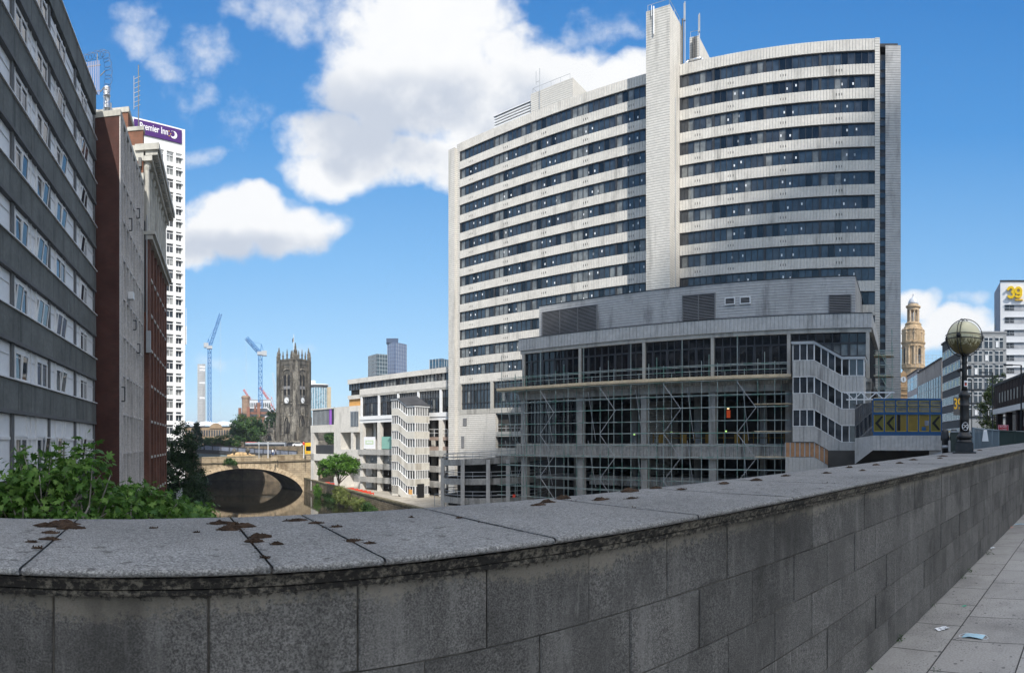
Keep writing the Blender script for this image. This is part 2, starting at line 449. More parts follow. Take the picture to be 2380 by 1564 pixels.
# ---- the bridge the camera stands on: pavement, road, parapet (frame: x along the wall, y out over the river)
pf = Fr(-33.5, 1.54); PZ = -E
def slope(z, s): return z + .0145*s*min(1.0, max(0.0, (z+E)/1.2))
mp, g, pb = newmat('concrete paving slabs')
tc = g.n('ShaderNodeTexCoord').outputs['Object']
sp = g.n('ShaderNodeSeparateXYZ'); g.l(tc, sp.inputs[0]); cb = g.n('ShaderNodeCombineXYZ')
g.l(g.math('ADD', sp.outputs[0], -.02), cb.inputs[0]); g.l(g.math('ADD', sp.outputs[1], .40), cb.inputs[1])
bt = g.n('ShaderNodeTexBrick', ins={'Scale': 1.0, 'Mortar Size': .006, 'Mortar Smooth': .3, 'Brick Width': .66, 'Row Height': .60, 'Bias': 0.0}); bt.offset = .45
bt.inputs['Color1'].default_value = (.40,.385,.36,1); bt.inputs['Color2'].default_value = (.345,.33,.31,1); bt.inputs['Mortar'].default_value = (.045,.042,.038,1)
g.l(cb.outputs[0], bt.inputs['Vector'])
col = g.mix(g.math('MULTIPLY', g.mr(g.noise(tc, 1.3, 6.0, .65), .46, .66), .45), bt.outputs[0], (.09,.085,.08))
vo = g.n('ShaderNodeTexVoronoi', ins={'Scale': 9.0, 'Randomness': 1.0}); g.l(tc, vo.inputs['Vector'])
spot = g.math('MULTIPLY', g.math('LESS_THAN', vo.outputs['Distance'], .13), g.math('GREATER_THAN', g.noise(tc, 3.0, 2.0), .5))
vo2 = g.n('ShaderNodeTexVoronoi', ins={'Scale': 42.0, 'Randomness': 1.0}); g.l(tc, vo2.inputs['Vector'])
sp2 = g.math('MULTIPLY', g.math('LESS_THAN', vo2.outputs['Distance'], .24), g.math('GREATER_THAN', g.noise(tc, 2.0, 2.0), .52))
col = g.mix(g.math('MULTIPLY', spot, .7), col, (.05,.05,.052)); col = g.mix(g.math('MULTIPLY', sp2, .6), col, (.06,.06,.06))
gv = g.mr(g.noise(tc, 60.0, 3.0), .3, .7, .82, 1.18); cc = g.n('ShaderNodeCombineColor'); [g.l(gv, cc.inputs[i]) for i in range(3)]
col = g.mix(1.0, col, cc.outputs[0], 'MULTIPLY'); g.l(col, pb.inputs['Base Color']); pb.inputs['Roughness'].default_value = .8
hh = g.math('ADD', g.math('MULTIPLY', bt.outputs[1], -.005), g.math('MULTIPLY', g.noise(tc, 80.0, 3.0), .0015))
bp = g.n('ShaderNodeBump', ins={'Strength': 1.0, 'Distance': 1.0}); g.l(hh, bp.inputs['Height']); g.l(bp.outputs[0], pb.inputs['Normal'])
rp = pf.root('pavement', None, None); bpy.data.objects.remove(rp)
def pobj(b, name, mat, **kw):
    o = b.out(name, mat); o.location = (pf.D*sin(pf.phi), pf.D*cos(pf.phi), E); o.rotation_euler = (0,0,-pf.phi); return o
b = B(); b.box(-9, 46, -3.1, .02, PZ-.3, PZ); tag(pobj(b, 'pavement', mp), kind='structure')
b = B(); b.box(-9, 46, -3.3, -3.103, PZ-.3, PZ-.004); tag(pobj(b, 'kerb', M('kerb granite', (.25,.245,.24), fine=(30.0,.15))), kind='structure')
b = B(); b.box(-9, 46, -12.5, -3.303, PZ-.5, PZ-.13); tag(pobj(b, 'bridge_road', mt['asphalt']), kind='structure')

# parapet
def granite(name, c, dark, speck=.35, top=False):
    m, g, pb = newmat(name)
    tc = g.n('ShaderNodeTexCoord').outputs['Object']
    n1 = g.noise(tc, 1.1, 7.0, .62); col = g.mix(g.mr(n1, .32, .68), lerp3(c, .78), lerp3(c, 1.2))
    n2 = g.noise(tc, 170.0, 2.0, .6); gv = g.mr(n2, .36, .64, 1-speck*1.25, 1+speck*1.45)
    n3 = g.noise(tc, 48.0, 5.0, .75); gv = g.math('MULTIPLY', gv, g.mr(n3, .32, .68, 1-speck*.8, 1+speck*.8))
    cc = g.n('ShaderNodeCombineColor'); [g.l(gv, cc.inputs[i]) for i in range(3)]
    col = g.mix(1.0, col, cc.outputs[0], 'MULTIPLY')
    if top:
        n4 = g.noise(tc, 17.0, 5.0, .65); n5 = g.noise(tc, 2.0, 3.0)
        f4 = g.math('MULTIPLY', g.mr(n4, .58, .66, smooth=True), g.mr(n5, .42, .56)); col = g.mix(g.math('MULTIPLY', f4, .75), col, dark)
    else:
        s1 = g.noise(tc, 1.0, 7.0, .65, sc3=(9.0,9.0,.9)); col = g.mix(g.math('MULTIPLY', g.mr(s1, .52, .70, smooth=True), .5), col, lerp3(c, 1.9))
        s0 = g.noise(tc, 2.6, 5.0, .65); col = g.mix(g.math('MULTIPLY', g.mr(s0, .5, .62, smooth=True), .5), col, lerp3(c, .62))
        spz = g.n('ShaderNodeSeparateXYZ'); g.l(tc, spz.inputs[0])
        zr = g.math('SUBTRACT', spz.outputs[2], g.math('MULTIPLY', spz.outputs[0], .0145))
        li = g.math('ADD', g.mr(zr, -.56, -.40, -.12, 1.02), g.math('SUBTRACT', g.math('ADD', g.math('MULTIPLY', g.noise(tc, 46.0, 6.0, .75), 1.5), g.math('MULTIPLY', g.noise(tc, 3.0, 3.0), 1.2)), 1.35))
        col = g.mix(g.math('MULTIPLY', g.mr(li, .60, .86, smooth=True), .75), col, (.25,.225,.185))
        bl = g.math('ADD', g.mr(zr, -.47, -.40, -.25, .9), g.math('SUBTRACT', g.math('MULTIPLY', g.noise(tc, 33.0, 6.0, .75), 1.6), .95))
        col = g.mix(g.math('MULTIPLY', g.mr(bl, .58, .80, smooth=True), .85), col, (.022,.020,.018))
        sk = g.noise(tc, 1.0, 4.0, .6, sc3=(34.0,34.0,5.0)); sk2 = g.noise(tc, 1.4, 2.0); col = g.mix(g.math('MULTIPLY', g.math('MULTIPLY', g.mr(sk, .58, .70), g.mr(sk2, .47, .58)), .5), col, (.26,.25,.235))
        s2 = g.noise(tc, 1.0, 7.0, .6, sc3=(2.2,2.2,1.2)); col = g.mix(g.math('MULTIPLY', g.mr(s2, .5, .68, smooth=True), .55), col, dark)
        rnd = g.n('ShaderNodeNewGeometry').outputs['Random Per Island']
        gv = g.mr(rnd, 0, 1, .80, 1.2); cc = g.n('ShaderNodeCombineColor'); [g.l(gv, cc.inputs[i]) for i in range(3)]
        col = g.mix(1.0, col, cc.outputs[0], 'MULTIPLY')
    g.l(col, pb.inputs['Base Color']); pb.inputs['Roughness'].default_value = .82; pb.inputs['Specular IOR Level'].default_value = .3
    hh = g.math('ADD', g.math('MULTIPLY', n2, .0016), g.math('MULTIPLY', n3, .004))
    bp = g.n('ShaderNodeBump', ins={'Strength': .9, 'Distance': 1.0}); g.l(hh, bp.inputs['Height']); g.l(bp.outputs[0], pb.inputs['Normal'])
    return m
m_wall = granite('dark granite blocks', (.122,.117,.110), (.030,.029,.027))
m_cop = granite('grey granite coping', (.212,.209,.203), (.065,.061,.056), .36, True)
m, g, pb = newmat('lichened moulding')
tc = g.n('ShaderNodeTexCoord').outputs['Object']
n1 = g.noise(tc, 52.0, 6.0, .7); n2 = g.noise(tc, 3.0, 4.0)
f = g.mr(g.math('ADD', n1, g.math('MULTIPLY', n2, .55)), .70, .92, smooth=True)
col = g.mix(f, (.022,.020,.018), (.20,.18,.145)); g.l(col, pb.inputs['Base Color']); pb.inputs['Roughness'].default_value = .9
bp = g.n('ShaderNodeBump', ins={'Strength': 1.0, 'Distance': 1.0}); g.l(g.math('MULTIPLY', n1, .006), bp.inputs['Height']); g.l(bp.outputs[0], pb.inputs['Normal'])
m_mould = m
rt = pf.root('stone_parapet', 'long weathered granite parapet with moulded coping along the pavement', 'parapet')
S0, S1 = -6.0, 44.0
# coursed blocks, each with chamfered edges and a slightly different face
b = B(); rng = random.Random(3)
zs = [-.398, -.640, -.886, -1.128, -1.366, -1.60]
for k in range(5):
    zt, zb = zs[k], zs[k+1]
    off = (.108 if k % 2 == 0 else -.10)
    s = off - .41*14 - .0
    while s < S1:
        w = .41*rng.uniform(.9, 1.12) if s > 3.2 else .41
        if s > 9: w *= 1.2
        a, c = s+.0014, s+w-.0014
        y = rng.uniform(-.004, .003); tl = rng.uniform(-.003,.003); dj = rng.choice([.003,.0035,.005,.009]); ch = .0035
        Z = lambda z, x: slope(z, x)
        gz = .0014
        vs = []
        for (x, z, yy) in ((a,zb+gz,y+dj),(c,zb+gz,y+dj+tl),(c,zt-gz,y+dj+tl),(a,zt-gz,y+dj),
                           (a+ch,zb+gz+ch,y),(c-ch,zb+gz+ch,y+tl),(c-ch,zt-gz-ch,y+tl),(a+ch,zt-gz-ch,y)):
            vs.append((x, yy, Z(z, x)))
        b.add(vs, [(4,5,6,7),(0,1,5,4),(1,2,6,5),(2,3,7,6),(3,0,4,7)])
        s += w
b.out('wall_blocks', m_wall, rt)
b = B(); n = 60
def strip(b, prof, s0, s1, n, jit=0.0, closed=False, seed=0.0, amp=0.0):
    k = len(prof); vs = []
    for i in range(n+1):
        s = s0+(s1-s0)*i/n
        for y, z in prof:
            d = amp*noise.noise(Vector((s*9.0, y*9.0, z*9.0+seed))) if amp else 0.0
            vs.append((s, y-d, slope(z, s)+d*.6))
    fs = [(i*k+j, (i+1)*k+j, (i+1)*k+j+1, i*k+j+1) for i in range(n) for j in range(k-1)]
    fs += [tuple(range(k))[::-1], tuple(n*k+j for j in range(k))]
    b.add(vs, fs)
strip(b, [(.78,-2.4),(.0075,-2.4),(.0075,-.396),(.78,-.396)], S0, S1, 50)
b.out('wall_core', M('old mortar joint', (.12,.113,.10), var=.8, sc=5.0, fine=(14.0,.5)), rt)
b = B(); strip(b, [(.05,-.3975),(-.010,-.3972),(-.010,-.3945),(-.036,-.3935),(-.040,-.386),(-.037,-.3785),(-.014,-.3775),(-.014,-.3745),(-.046,-.3735),(-.049,-.364),(-.053,-.354),(-.060,-.346),(-.066,-.342),(-.040,-.341),(-.040,-.336),(.3,-.336)], S0, S1, 500, amp=.004)
b.out('moulding', m_mould, rt, False)
js = [S0,-3.2,-1.6,-.37,.26,.56,1.12,1.83,2.6,3.42,4.7,6.0,7.3,8.7,11.0,14.0,18,22,27,33,38,S1]
for i in range(len(js)-1):
    a, c = js[i]+.004, js[i+1]-.004
    b = B(); dz = rng.uniform(-.003,.003)
    prof = [(-.02,-.3355),(-.082,-.334),(-.090,-.330),(-.093,-.323),(-.090,-.317),(-.080,-.3145)]+[(y, -.314+dz*.3) for y in (.0,.2,.4,.6,.8)]+[(.890,-.315),(.905,-.325),(.905,-.3355)]
    strip(b, prof, a, c, max(6, int((c-a)*30)), amp=.0035, seed=i*3.1)
    b.out('coping_stone', m_cop, rt, True)
# moss and dead growth on the joints of the coping
m_moss = M('dry brown moss', (.050,.030,.018), var=.5, sc=9.0, fine=(60.0,.4), bump=.01, bsc=90)
b = B(); rng = random.Random(5)
def tuft(b, s, y, r, h):
    nseg = 11; z0 = slope(-.315, s)
    rings = [(1.0,0.0),(.8,.45),(.5,.8),(.2,1.0)]
    vs = []; sq = rng.uniform(.5,.9); ph = rng.uniform(0,6)
    for q, zz in rings:
        for k in range(nseg):
            t = 2*pi*k/nseg
            rr = r*q*(1+.75*noise.noise(Vector((cos(t)*1.5+s*7, sin(t)*1.5+y*7, zz))))
            vs.append((s+rr*cos(t+ph)*1.3, y+rr*sin(t+ph)*sq, z0+h*.8*zz*rng.uniform(.6,1.3)))
    fs = [(i*nseg+k, i*nseg+(k+1) % nseg, (i+1)*nseg+(k+1) % nseg, (i+1)*nseg+k) for i in range(3) for k in range(nseg)]+[tuple(3*nseg+k for k in range(nseg))]
    b.add(vs, fs)
    for _ in range(int(40+1800*r)):
        t = rng.uniform(0, 2*pi); q = r*sqrt(rng.random())*1.15
        leaf(b, (s+q*cos(t)*1.2, y+q*sin(t)*sq, z0+h*.55*(1-q/r*.75)+.001), .0085, rng, BLADE, 1.2)
for s, y, r, h in [(-.40,.72,.060,.022),(-.45,.66,.045,.018),(-.36,.62,.05,.018),(-.41,.5,.03,.01),(-.38,.36,.035,.012),(-.43,.30,.02,.008),(-.39,.2,.018,.006),
                   (.20,.70,.05,.018),(.26,.60,.06,.022),(.22,.54,.045,.016),(.30,.36,.036,.016),(.27,.28,.028,.014),(.33,.22,.02,.01),(.26,.02,.012,.008),
                   (.50,.72,.05,.01),(.56,.62,.03,.008),(.60,.5,.022,.008),(.57,.2,.028,.008),(.60,.14,.018,.006),(1.86,.80,.05,.025),(1.70,.72,.04,.02),(1.95,.62,.05,.02),(2.1,.55,.05,.012),
                   (1.6,.66,.04,.012),(2.35,.82,.06,.03),(2.6,.84,.04,.018),(2.62,.66,.035,.012),(3.1,.7,.05,.016),(3.42,.66,.05,.02),(3.9,.7,.05,.016),(4.3,.55,.06,.014),(4.7,.4,.04,.016),
                   (5.1,.7,.05,.02),(5.6,.62,.07,.018),(6.0,.5,.06,.02),(6.8,.6,.08,.02),(7.3,.4,.06,.018),(8.0,.55,.09,.02),(9.5,.5,.08,.02),(11,.6,.1,.02),(1.1,.5,.012,.006),(.95,.62,.008,.005),(.1,.5,.01,.004),(-.05,.62,.014,.004)]:
    tuft(b, s, y, r*.8, h)
for s in js[3:14]:                                                        # thin line of moss in each joint
    for _ in range(40):
        if rng.random() < .8 or noise.noise(Vector((s*9, rng.random()*2, 0))) < 0: continue
        y = rng.uniform(-.06,.86)
        for _ in range(5): leaf(b, (s+rng.gauss(0,.006), y+rng.uniform(-.01,.01), slope(-.314, s)+.002), .010, rng, BLADE, .7)
o = pobj(b, 'moss', m_moss); tag(o, kind='stuff')
# ================================================================ left bank
# ---- grey flats block with white window bays
gf = Fr(-117.8, 8.8)
rt = gf.root('apartment_block', 'long grey riverside block with dark concrete bands and white window bays', 'building')
m_band = M('dark streaked concrete band', (.150,.160,.155), var=.25, sc=.5, fine=(5.0,.15), stain=(.035,.042,.042), st=.7, stsc=(1.1,1.1,.10), bump=.006, bsc=18)
m_panel = M('white infill panel', (.78,.80,.82), rough=.5, var=.05, sc=.8, fine=(4.0,.04))
m_pil = M('grey pilaster', (.14,.145,.15), var=.15, sc=1.0)
m_gl_l = GLASS('window glass', (.03,.04,.052), spec=.9, rough=.03)
U0, U1 = 8.0, 39.3
ROOF = 23.75
b = B(); b.box(U0, U1, .42, 13, -10.8, ROOF-.3)
b.out('wall_core', m_pil, rt)
b = B(); b.box(U0-.05, U1+.1, .2, 13, ROOF-.297, ROOF); b.out('roof', mt['roof_d'], rt)
bays = [12.8, 18.1, 23.4, 28.7, 34.0]
rng = random.Random(21)
for k in range(8):
    z0, z1 = 1.38+3*k, 2.645+3*k
    if k == 7: z1 = ROOF+.05
    b = B(); x = U0
    while x < U1-.01:
        w = min(1.77, U1-x); b.box(x+.016, x+w-.016, rng.uniform(-.004,.004), .30, z0, z1); x += w
    b.out('spandrel', m_band, rt)
    b = B(); b.box(U0, U1+.05, -.09, .06, z1+.002, z1+.055); b.out('sill', mt['white'], rt)
    if k < 7: b = B(); b.box(U0, U1, -.03, .2, z0-.16, z0-.004); b.out('soffit_strip', m_pil, rt)
def window(par, x0, x1, z0, z1, y, rng, opn=True):
    f = B(); t = .055
    f.box(x0, x1, y-.05, y+.05, z0, z0+t); f.box(x0, x1, y-.05, y+.05, z1-t, z1)
    f.box(x0, x0+t, y-.05, y+.05, z0+t, z1-t); f.box(x1-t, x1, y-.05, y+.05, z0+t, z1-t)
    xm = (x0+x1)/2; f.box(xm-.03, xm+.03, y-.05, y+.05, z0+t, z1-t)
    fo = f.out('window', mt['white'], par)
    for a, c in ((x0+t, xm-.03), (xm+.03, x1-t)):
        q = B(); tilt = rng.choice([0,0,0,.05,.09]) if opn else 0
        za, zb = z0+t, z1-t
        if tilt:
            yo = -tilt*(zb-za)*.9
            q.add([(a,y,za),(c,y,za),(c,y+yo*1.6,zb-.02),(a,y+yo*1.6,zb-.02)], [(0,1,2,3)], 0)
            for e0, e1 in (((a,y-.01,za),(a,y-.01+yo*1.6,zb)),((c,y-.01,za),(c,y-.01+yo*1.6,zb)),((a,y-.01+yo*1.6,zb),(c,y-.01+yo*1.6,zb)),((a,y-.01,za),(c,y-.01,za))):
                q.bar(e0, e1, .05, .05, 1)
        else:
            q.add([(a,y+.01,za),(c,y+.01,za),(c,y+.01,zb),(a,y+.01,zb)], [(0,1,2,3)], 0)
        q.out('casement', [m_gl_l, mt['white']], fo)
        if not tilt: continue
        r = B(); dark = rng.random()
        r.quad((a,y+.16,za),(c,y+.16,za),(c,y+.16,zb),(a,y+.16,zb)); r.out('blind', mt['curtain'] if dark < .35 else mt['black'], fo)
for i, x in enumerate(bays+[U1]):
    b = B(); x1 = x+.26 if x < U1-.1 else x
    x0 = x-.02 if x < U1-.1 else x-.25
    b.box(x0, x1, .08, .5, -3.2, 22.3)
    b.out('pilaster', m_pil, rt)
for k in range(-1, 7):
    za = 2.70+3*k; zb = 1.38+3*(k+1)-.17
    if k == -1: za = -1.6
    b = B()
    b.box(U0, U1, .19, .40, za, zb)
    edges = []
    for x in bays:
        if x in (12.8, 23.4): wins = [(x+.45, x+2.05), (x+3.4, x+5.1)]
        elif x in (18.1, 28.7): wins = [(x+1.35, x+3.2)]
        else: wins = [(x+1.35, x+3.1)]
        for a, c in wins:
            if c > U1: continue
            edges += [a, c]
            zt = za+1.22 if k >= 0 else za+1.88
            window(rt, a, c, za+.03, zt, .14, rng)
            b.box(a+.02, c-.02, .165, .20, zt+.04, zb-.03)
    b.out('infill_panel', m_panel, rt)
    b = B()
    for e_ in edges: b.box(e_-.035, e_+.035, .12, .19, za, zb)
    for x in bays: b.box(x+2.65, x+2.70, .13, .19, za, zb); b.box(x+.27, x+5.2, .15, .185, zb-.5, zb-.46) if k >= 0 else b.box(x+.27, x+5.2, .12, .185, zb-1.1, zb-.98)
    b.out('glazing_bar', mt['white'], rt)
# razor wire and palisade at the end of its roof
rt = empty('roof_fence', gf.w(39.2, 0, ROOF), -gf.phi, 'steel palisade roof fence topped with coiled razor wire', 'fence')
m_pale = M('mauve grey pale', (.25,.26,.36), rough=.5)
for i in range(9):
    b = B(); y = .78-.125*i; b.box(-.02, .01, y-.03, y+.03, -.1, 2.25); b.out('pale', m_pale, rt)
for y0_, y1_, z_ in ((.9,-.32,.2),(.9,-.32,1.95)): b = B(); b.bar((.03,y0_,z_),(.03,y1_,z_),.06); b.out('rail', mt['dkmetal'], rt)
for p_, q_ in (((.03,-.3,.1),(.03,-.58,.42)),((.03,-.3,1.2),(.03,-.62,1.5)),((.03,-.1,1.9),(.03,-.1,2.75)),((.03,-.55,.3),(.03,-.78,.2))): b = B(); b.bar(p_, q_, .05); b.out('bracket', mt['dkmetal'], rt)
b = B(); pts = []; n = 330
for i in range(n):
    t = i/(n-1); a = t*2*pi*17
    if t < .5: cy, cz = 1.1-1.75*t/.5, 2.55+.2*sin(t*pi)
    else: q = (t-.5)/.5; cy, cz = -.65-.22*sin(q*pi*.9), 2.72-2.5*q
    pts.append((.1*sin(a*.5)+.1, cy+.26*cos(a), cz+.26*sin(a)))
b.path(pts, .012, 3); b.out('razor_coil', mt['dkmetal'], rt)

# ---- brick block with pale concrete fins
ff = Fr(-117.8, 7.3)
rt = ff.root('finned_block', 'dark red brick end wall and pale vertical concrete fins beside the grey block', 'building')
m_br_d = BRICK('dark red brick', (.095,.030,.024), (.066,.023,.019), (.085,.065,.058), var=.25, bump=.004)
m_fin = M('exposed aggregate concrete', (.54,.52,.505), var=.12, sc=.8, fine=(9.0,.22), stain=(.17,.16,.155), st=.5, bump=.02, bsc=16)
b = B(); b.box(40.0, 40.35, .02, 13, -11, 22.9); b.out('end_wall', m_br_d, rt)
b = B(); b.box(40.352, 51.3, .5, 13, -11, 22.5); b.out('inner_wall', mt['frame_d'], rt)
b = B(); b.box(39.95, 51.35, -.08, 13, 22.55, 22.95); b.out('parapet', mt['stone_w'], rt)
b = B(); b.box(40.0, 40.4, -.06, .018, -11, 22.55); b.out('corner_trim', m_fin, rt)
for k in range(9):
    za = -3.6+2.76*k; zb = za+2.76
    if k == 8: zb = min(zb, 22.5)
    if za > 22: break
    b = B(); b.box(40.4, 51.3, -.05, .5, za, za+.16); b.box(40.4, 51.3, .16, .5, za+.163, za+1.30); b.out('spandrel_panel', m_fin, rt)
    x = 40.9; i = 0
    while x < 51.2:
        w = B(); w.box(x-1.1 if i == 0 and False else x, min(x+1.25, 51.2), .36, .40, za+1.31, zb-.01)
        w.out('window', mt['glass_a'], rt); x += 1.48; i += 1
x = 40.75
while x < 51.4:
    b = B(); b.prism([(x-.10,0),(x+.10,0),(x+.10,1),(x-.10,1)], 0, 1) if False else b.box(x-.11, x+.11, -.12, .5, -6.4, 22.5)
    b.out('fin', m_fin, rt); x += 1.48
# vents and pipes on the fins
for (px, py, hh) in ((319,485,24),(301,508,28),(311,745,22),(284,900,30),(320,800,22)):
    u = ff.u(px, -.2); z = ff.z(px, py, -.2)
    b = B(); b.path([(u,-.15,z),(u,-.38,z),(u,-.38,z-hh*.032),(u,-.15,z-hh*.032)], .05, 5); b.out('vent_pipe', mt['dkmetal'], rt)
b = B(); u = ff.u(302, -.2); b.box(u-.35, u+.25, -.5, -.12, ff.z(302,706), ff.z(302,690)); b.out('air_unit', mt['white'], rt)
# flue and antennas on its roof
rt = empty('flue_pipe', ff.w(41.2, 1.15, 22.95), -ff.phi, 'shiny galvanised twin-wall flue rising from the brick roof', 'flue')
zt = 2.35
m_gal = M('bright galvanised steel', (.62,.64,.66), rough=.3, metal=.9, var=.1)
b = B(); b.lathe([(.24,0),(.24,.8),(.27,.82),(.27,.9),(.24,.92),(.24,1.7),(.27,1.72),(.27,1.8),(.24,1.82),(.24,zt),(.12,zt+.12)], (0,0,0), 14); b.out('pipe', m_gal, rt, True)
b = B(); b.bar((-.7,0,1.3),(.7,0,1.3),.06); b.bar((-.7,0,.9),(.6,0,1.3),.04); b.bar((.5,-.1,.1),(.5,-.1,2.0),.07); b.out('bracket', mt['steel_p'], rt)
b = B(); b.box(.42,.58,-.25,-.12,.2,1.5); b.box(.75,.9,-.25,-.12,0,1.3); b.out('antenna_panel', mt['white'], rt)

# ---- brick warehouse with stone cornice
wf = Fr(-117.8, 6.8)
rt = wf.root('brick_warehouse', 'tall red brick riverside warehouse with pale stone upper storeys and deep cornice', 'building')
m_br = BRICK('red brick', (.20,.075,.048), (.15,.055,.038), (.13,.10,.08), var=.3, bump=.005, stain=(.05,.03,.025), st=.4)
ue = 51.6; uz = 67.0
b = B(); b.box(ue, uz, .5, 9, -11, 17.9); b.box(ue, ue+.5, -.02, .497, -11, 17.9); b.out('wall', m_br, rt)
n_p = 7
for i in range(n_p):
    x = ue+.9 + i*(uz-ue-1.3)/(n_p-1)
    b = B(); b.box(x-.36, x+.36, -.05, .5, -11, 17.9); b.out('pier', m_br, rt)
    if i < n_p-1:
        w_ = (uz-ue-1.3)/(n_p-1)
        for k in range(7):
            za = -5.4+3.23*k
            b = B(); b.box(x+.42, x+w_-.42, .30, .5, za+1.0, za+2.85); wo = b.out('window', mt['glass_d'], rt)
            b = B(); b.box(x+.37, x+w_-.37, -.02, .4, za+.72, za+.94); b.out('sill', mt['stone_w'], wo)
b = B(); b.box(ue-.1, uz+.1, -.35, .6, 17.9, 18.3); b.box(ue-.2, uz+.2, -.6, .6, 18.303, 18.6); b.out('lower_cornice', mt['stone_w'], rt)
b = B(); b.box(ue+.3, uz, .4, 9, 18.6, 25.2); b.out('upper_wall', mt['stone_w'], rt)
b = B()
for i in range(9):
    x = ue+.6+i*(uz-ue-1.0)/8
    b.lathe([(.36,18.6),(.36,18.9),(.28,19.0),(.25,24.2),(.36,24.5),(.38,24.9)], (x,.25,0), 8)
b.out('column_row', mt['stone_w'], rt)
b = B(); b.box(ue, uz+.2, -.3, 1.2, 24.9, 25.35); b.box(ue-.25, uz+.45, -.95, 1.2, 25.75, 26.3)
for i in range(34):
    x = ue+.1+i*(uz-ue)/33; b.box(x-.13, x+.13, -.8, .3, 25.352, 25.748)
b.out('upper_cornice', mt['stone_w'], rt)
m_br2 = BRICK('orange red brick', (.26,.10,.06), (.20,.08,.05), (.16,.12,.09), var=.25)
b = B(); b.box(ue, ue+.6, .502, 1.85, 17.9, 27.6); b.box(ue-.02, ue+6, 1.852, 5.5, 17.9, 29.3); b.out('gable_wall', m_br2, rt)
for q_ in ((ue-.08, ue+.7, .42, 1.93, 27.6, 27.95), (ue-.12, ue+6.2, 1.75, 5.6, 29.3, 29.75), (ue-.06, ue+.5, .46, 1.849, 24.9, 26.3), (ue-.06, ue+.5, .46, 1.849, 23.2, 23.8)): b = B(); b.box(*q_); b.out('stone_band', mt['stone_w'], rt)
b = B(); b.path([(ue-.12,.75,24.3),(ue-.12,.75,20.2),(ue-.12,.35,19.4),(ue-.12,.35,11.5)], .07, 6); b.box(ue-.26,ue-.02,.62,.9,24.3,25.1); b.out('downpipe', mt['dkmetal'], rt)
b = B(); b.path([(ue-.15,.15,20),(ue-.15,.15,9)], .05, 6); b.box(ue-.3,ue-.05,-.2,.2,7.9,9.8); b.out('rain_pipe', mt['steel_p'], rt)
rt = empty('aerial', wf.w(51.9, .96, 29.4), 0, 'thin television aerial with stacked bars on the brick warehouse gable', 'aerial')
b = B(); p0 = (0,0,-1.5); b.path([(0,0,-1.5),(0,0,4.2)], .05, 5); b.out('mast', mt['dkmetal'], rt)
b = B()
for i in range(7): b.bar((-.5,0,.6+i*.42),(.2,0,.6+i*.42),.04)
b.bar((-.5,0,.4),(-.5,0,3.4),.05); b.out('antenna', mt['steel_p'], rt)
rt = empty('bank_railing', wf.w(60.5, -2.0, -8.6), -wf.phi, 'stack of grey horizontal rails at the foot of the warehouse', 'railing')
for i in range(12):
    b = B(); b.bar((-2.2,0,.2+i*.28),(3.8,0,.2+i*.28),.09); b.out('rail', mt['steel_p'], rt)
for x in (-2.2,-.2,1.8,3.8):
    b = B(); b.bar((x,.05,-1.4),(x,.05,3.6),.1); b.out('post', mt['steel_p'], rt)

# ---- white hotel slab with a purple sign
pm = Fr(-58.9, 114.8)
rt = pm.root('hotel_tower', 'slim white tower slab with a purple sign across its top', 'building')
m_wh = M('bright white render', (.80,.80,.79), var=.04, sc=.2, fine=(1.5,.04), rough=.7)
ZT, ZB = 68.4, -9.0
m_gl_w = GLASS('curtained pale glass', (.30,.31,.31), var=.5, wsc=2.0)
cols = [(56.55,58.05),(54.35,56.05),(52.0,53.7),(49.8,51.5),(47.5,49.2)]
b = B(); b.box(38, 58.5, .35, 13, ZB, ZT-.2)
zz = 62.6; edges = []
b.box(38, 58.5, 0, .347, 62.9, ZT); rows = []
while zz > -4: rows.append(zz); zz -= 2.8
xs = [38]+[c for q in sorted(cols) for c in q]+[58.5]
for i in range(0, len(xs), 2): b.box(xs[i], xs[i+1], 0, .347, ZB, 62.897)
for r_ in rows:
    for a, c in cols: b.box(a, c, .02, .347, r_-2.8, r_-1.95)
b.box(58.503, 58.75, -.1, 13.1, ZB, ZT); b.out('wall', m_wh, rt)
for r_ in rows:
    for j, (a, c) in enumerate(cols[:3] if r_ > -2 else cols[:2]):
        w = B(); w.box(a+.05, c-.05, .26, .33, r_-1.9, r_-.05)
        wo = w.out('window', R.choice([mt['glass_b'], mt['glass_c'], mt['glass_a'], m_gl_w]), rt)
        w = B(); w.box(a, c, .12, .25, r_-.62, r_-.5); w.box(a, a+.10, .12, .25, r_-1.95, r_); w.box(c-.10, c, .12, .25, r_-1.95, r_); w.box(a+.7, a+.77, .15, .25, r_-1.95, r_-.62)
        if j == 0: w.box(a, c+.12, -.25, .12, r_-.75, r_-.45)
        w.out('frame', mt['white'], wo)
b = B(); b.box(46.7, 57.9, -.25, -.02, 65.05, 67.95); sg = b.out('sign', M('purple sign panel', (.075,.022,.16), rough=.4, var=.03), rt)
mw_ = M('white lettering', (.85,.85,.86), var=.02)
text('Premier Inn', 2.0, mw_, sg, (47.9,-.27,65.72), (rad(90),0,0), sx=.70, bold=.02)
b = B(); poly = []
for i in range(15): a = rad(-150+i*300/14-20); poly.append((55.9+.82*cos(a), 66.45+.82*sin(a)))
inn = []
for i in range(15): a = rad(130-i*260/14-20); inn.append((55.55+.62*cos(a), 66.62+.62*sin(a)))
for i in range(14):
    b.prism([poly[i], poly[i+1], inn[13-i], inn[14-i]], -.33, -.27)
b.out('moon_emblem', mw_, sg)
for x, z in ((54.75,67.0),(55.15,66.5),(54.8,66.0)): b = B(); b.prism([(x+.14*cos(t*pi/2.5+pi/2), z+.14*sin(t*pi/2.5+pi/2)) for t in range(5)], -.33, -.27); b.out('star_emblem', mt['yellow'], sg)
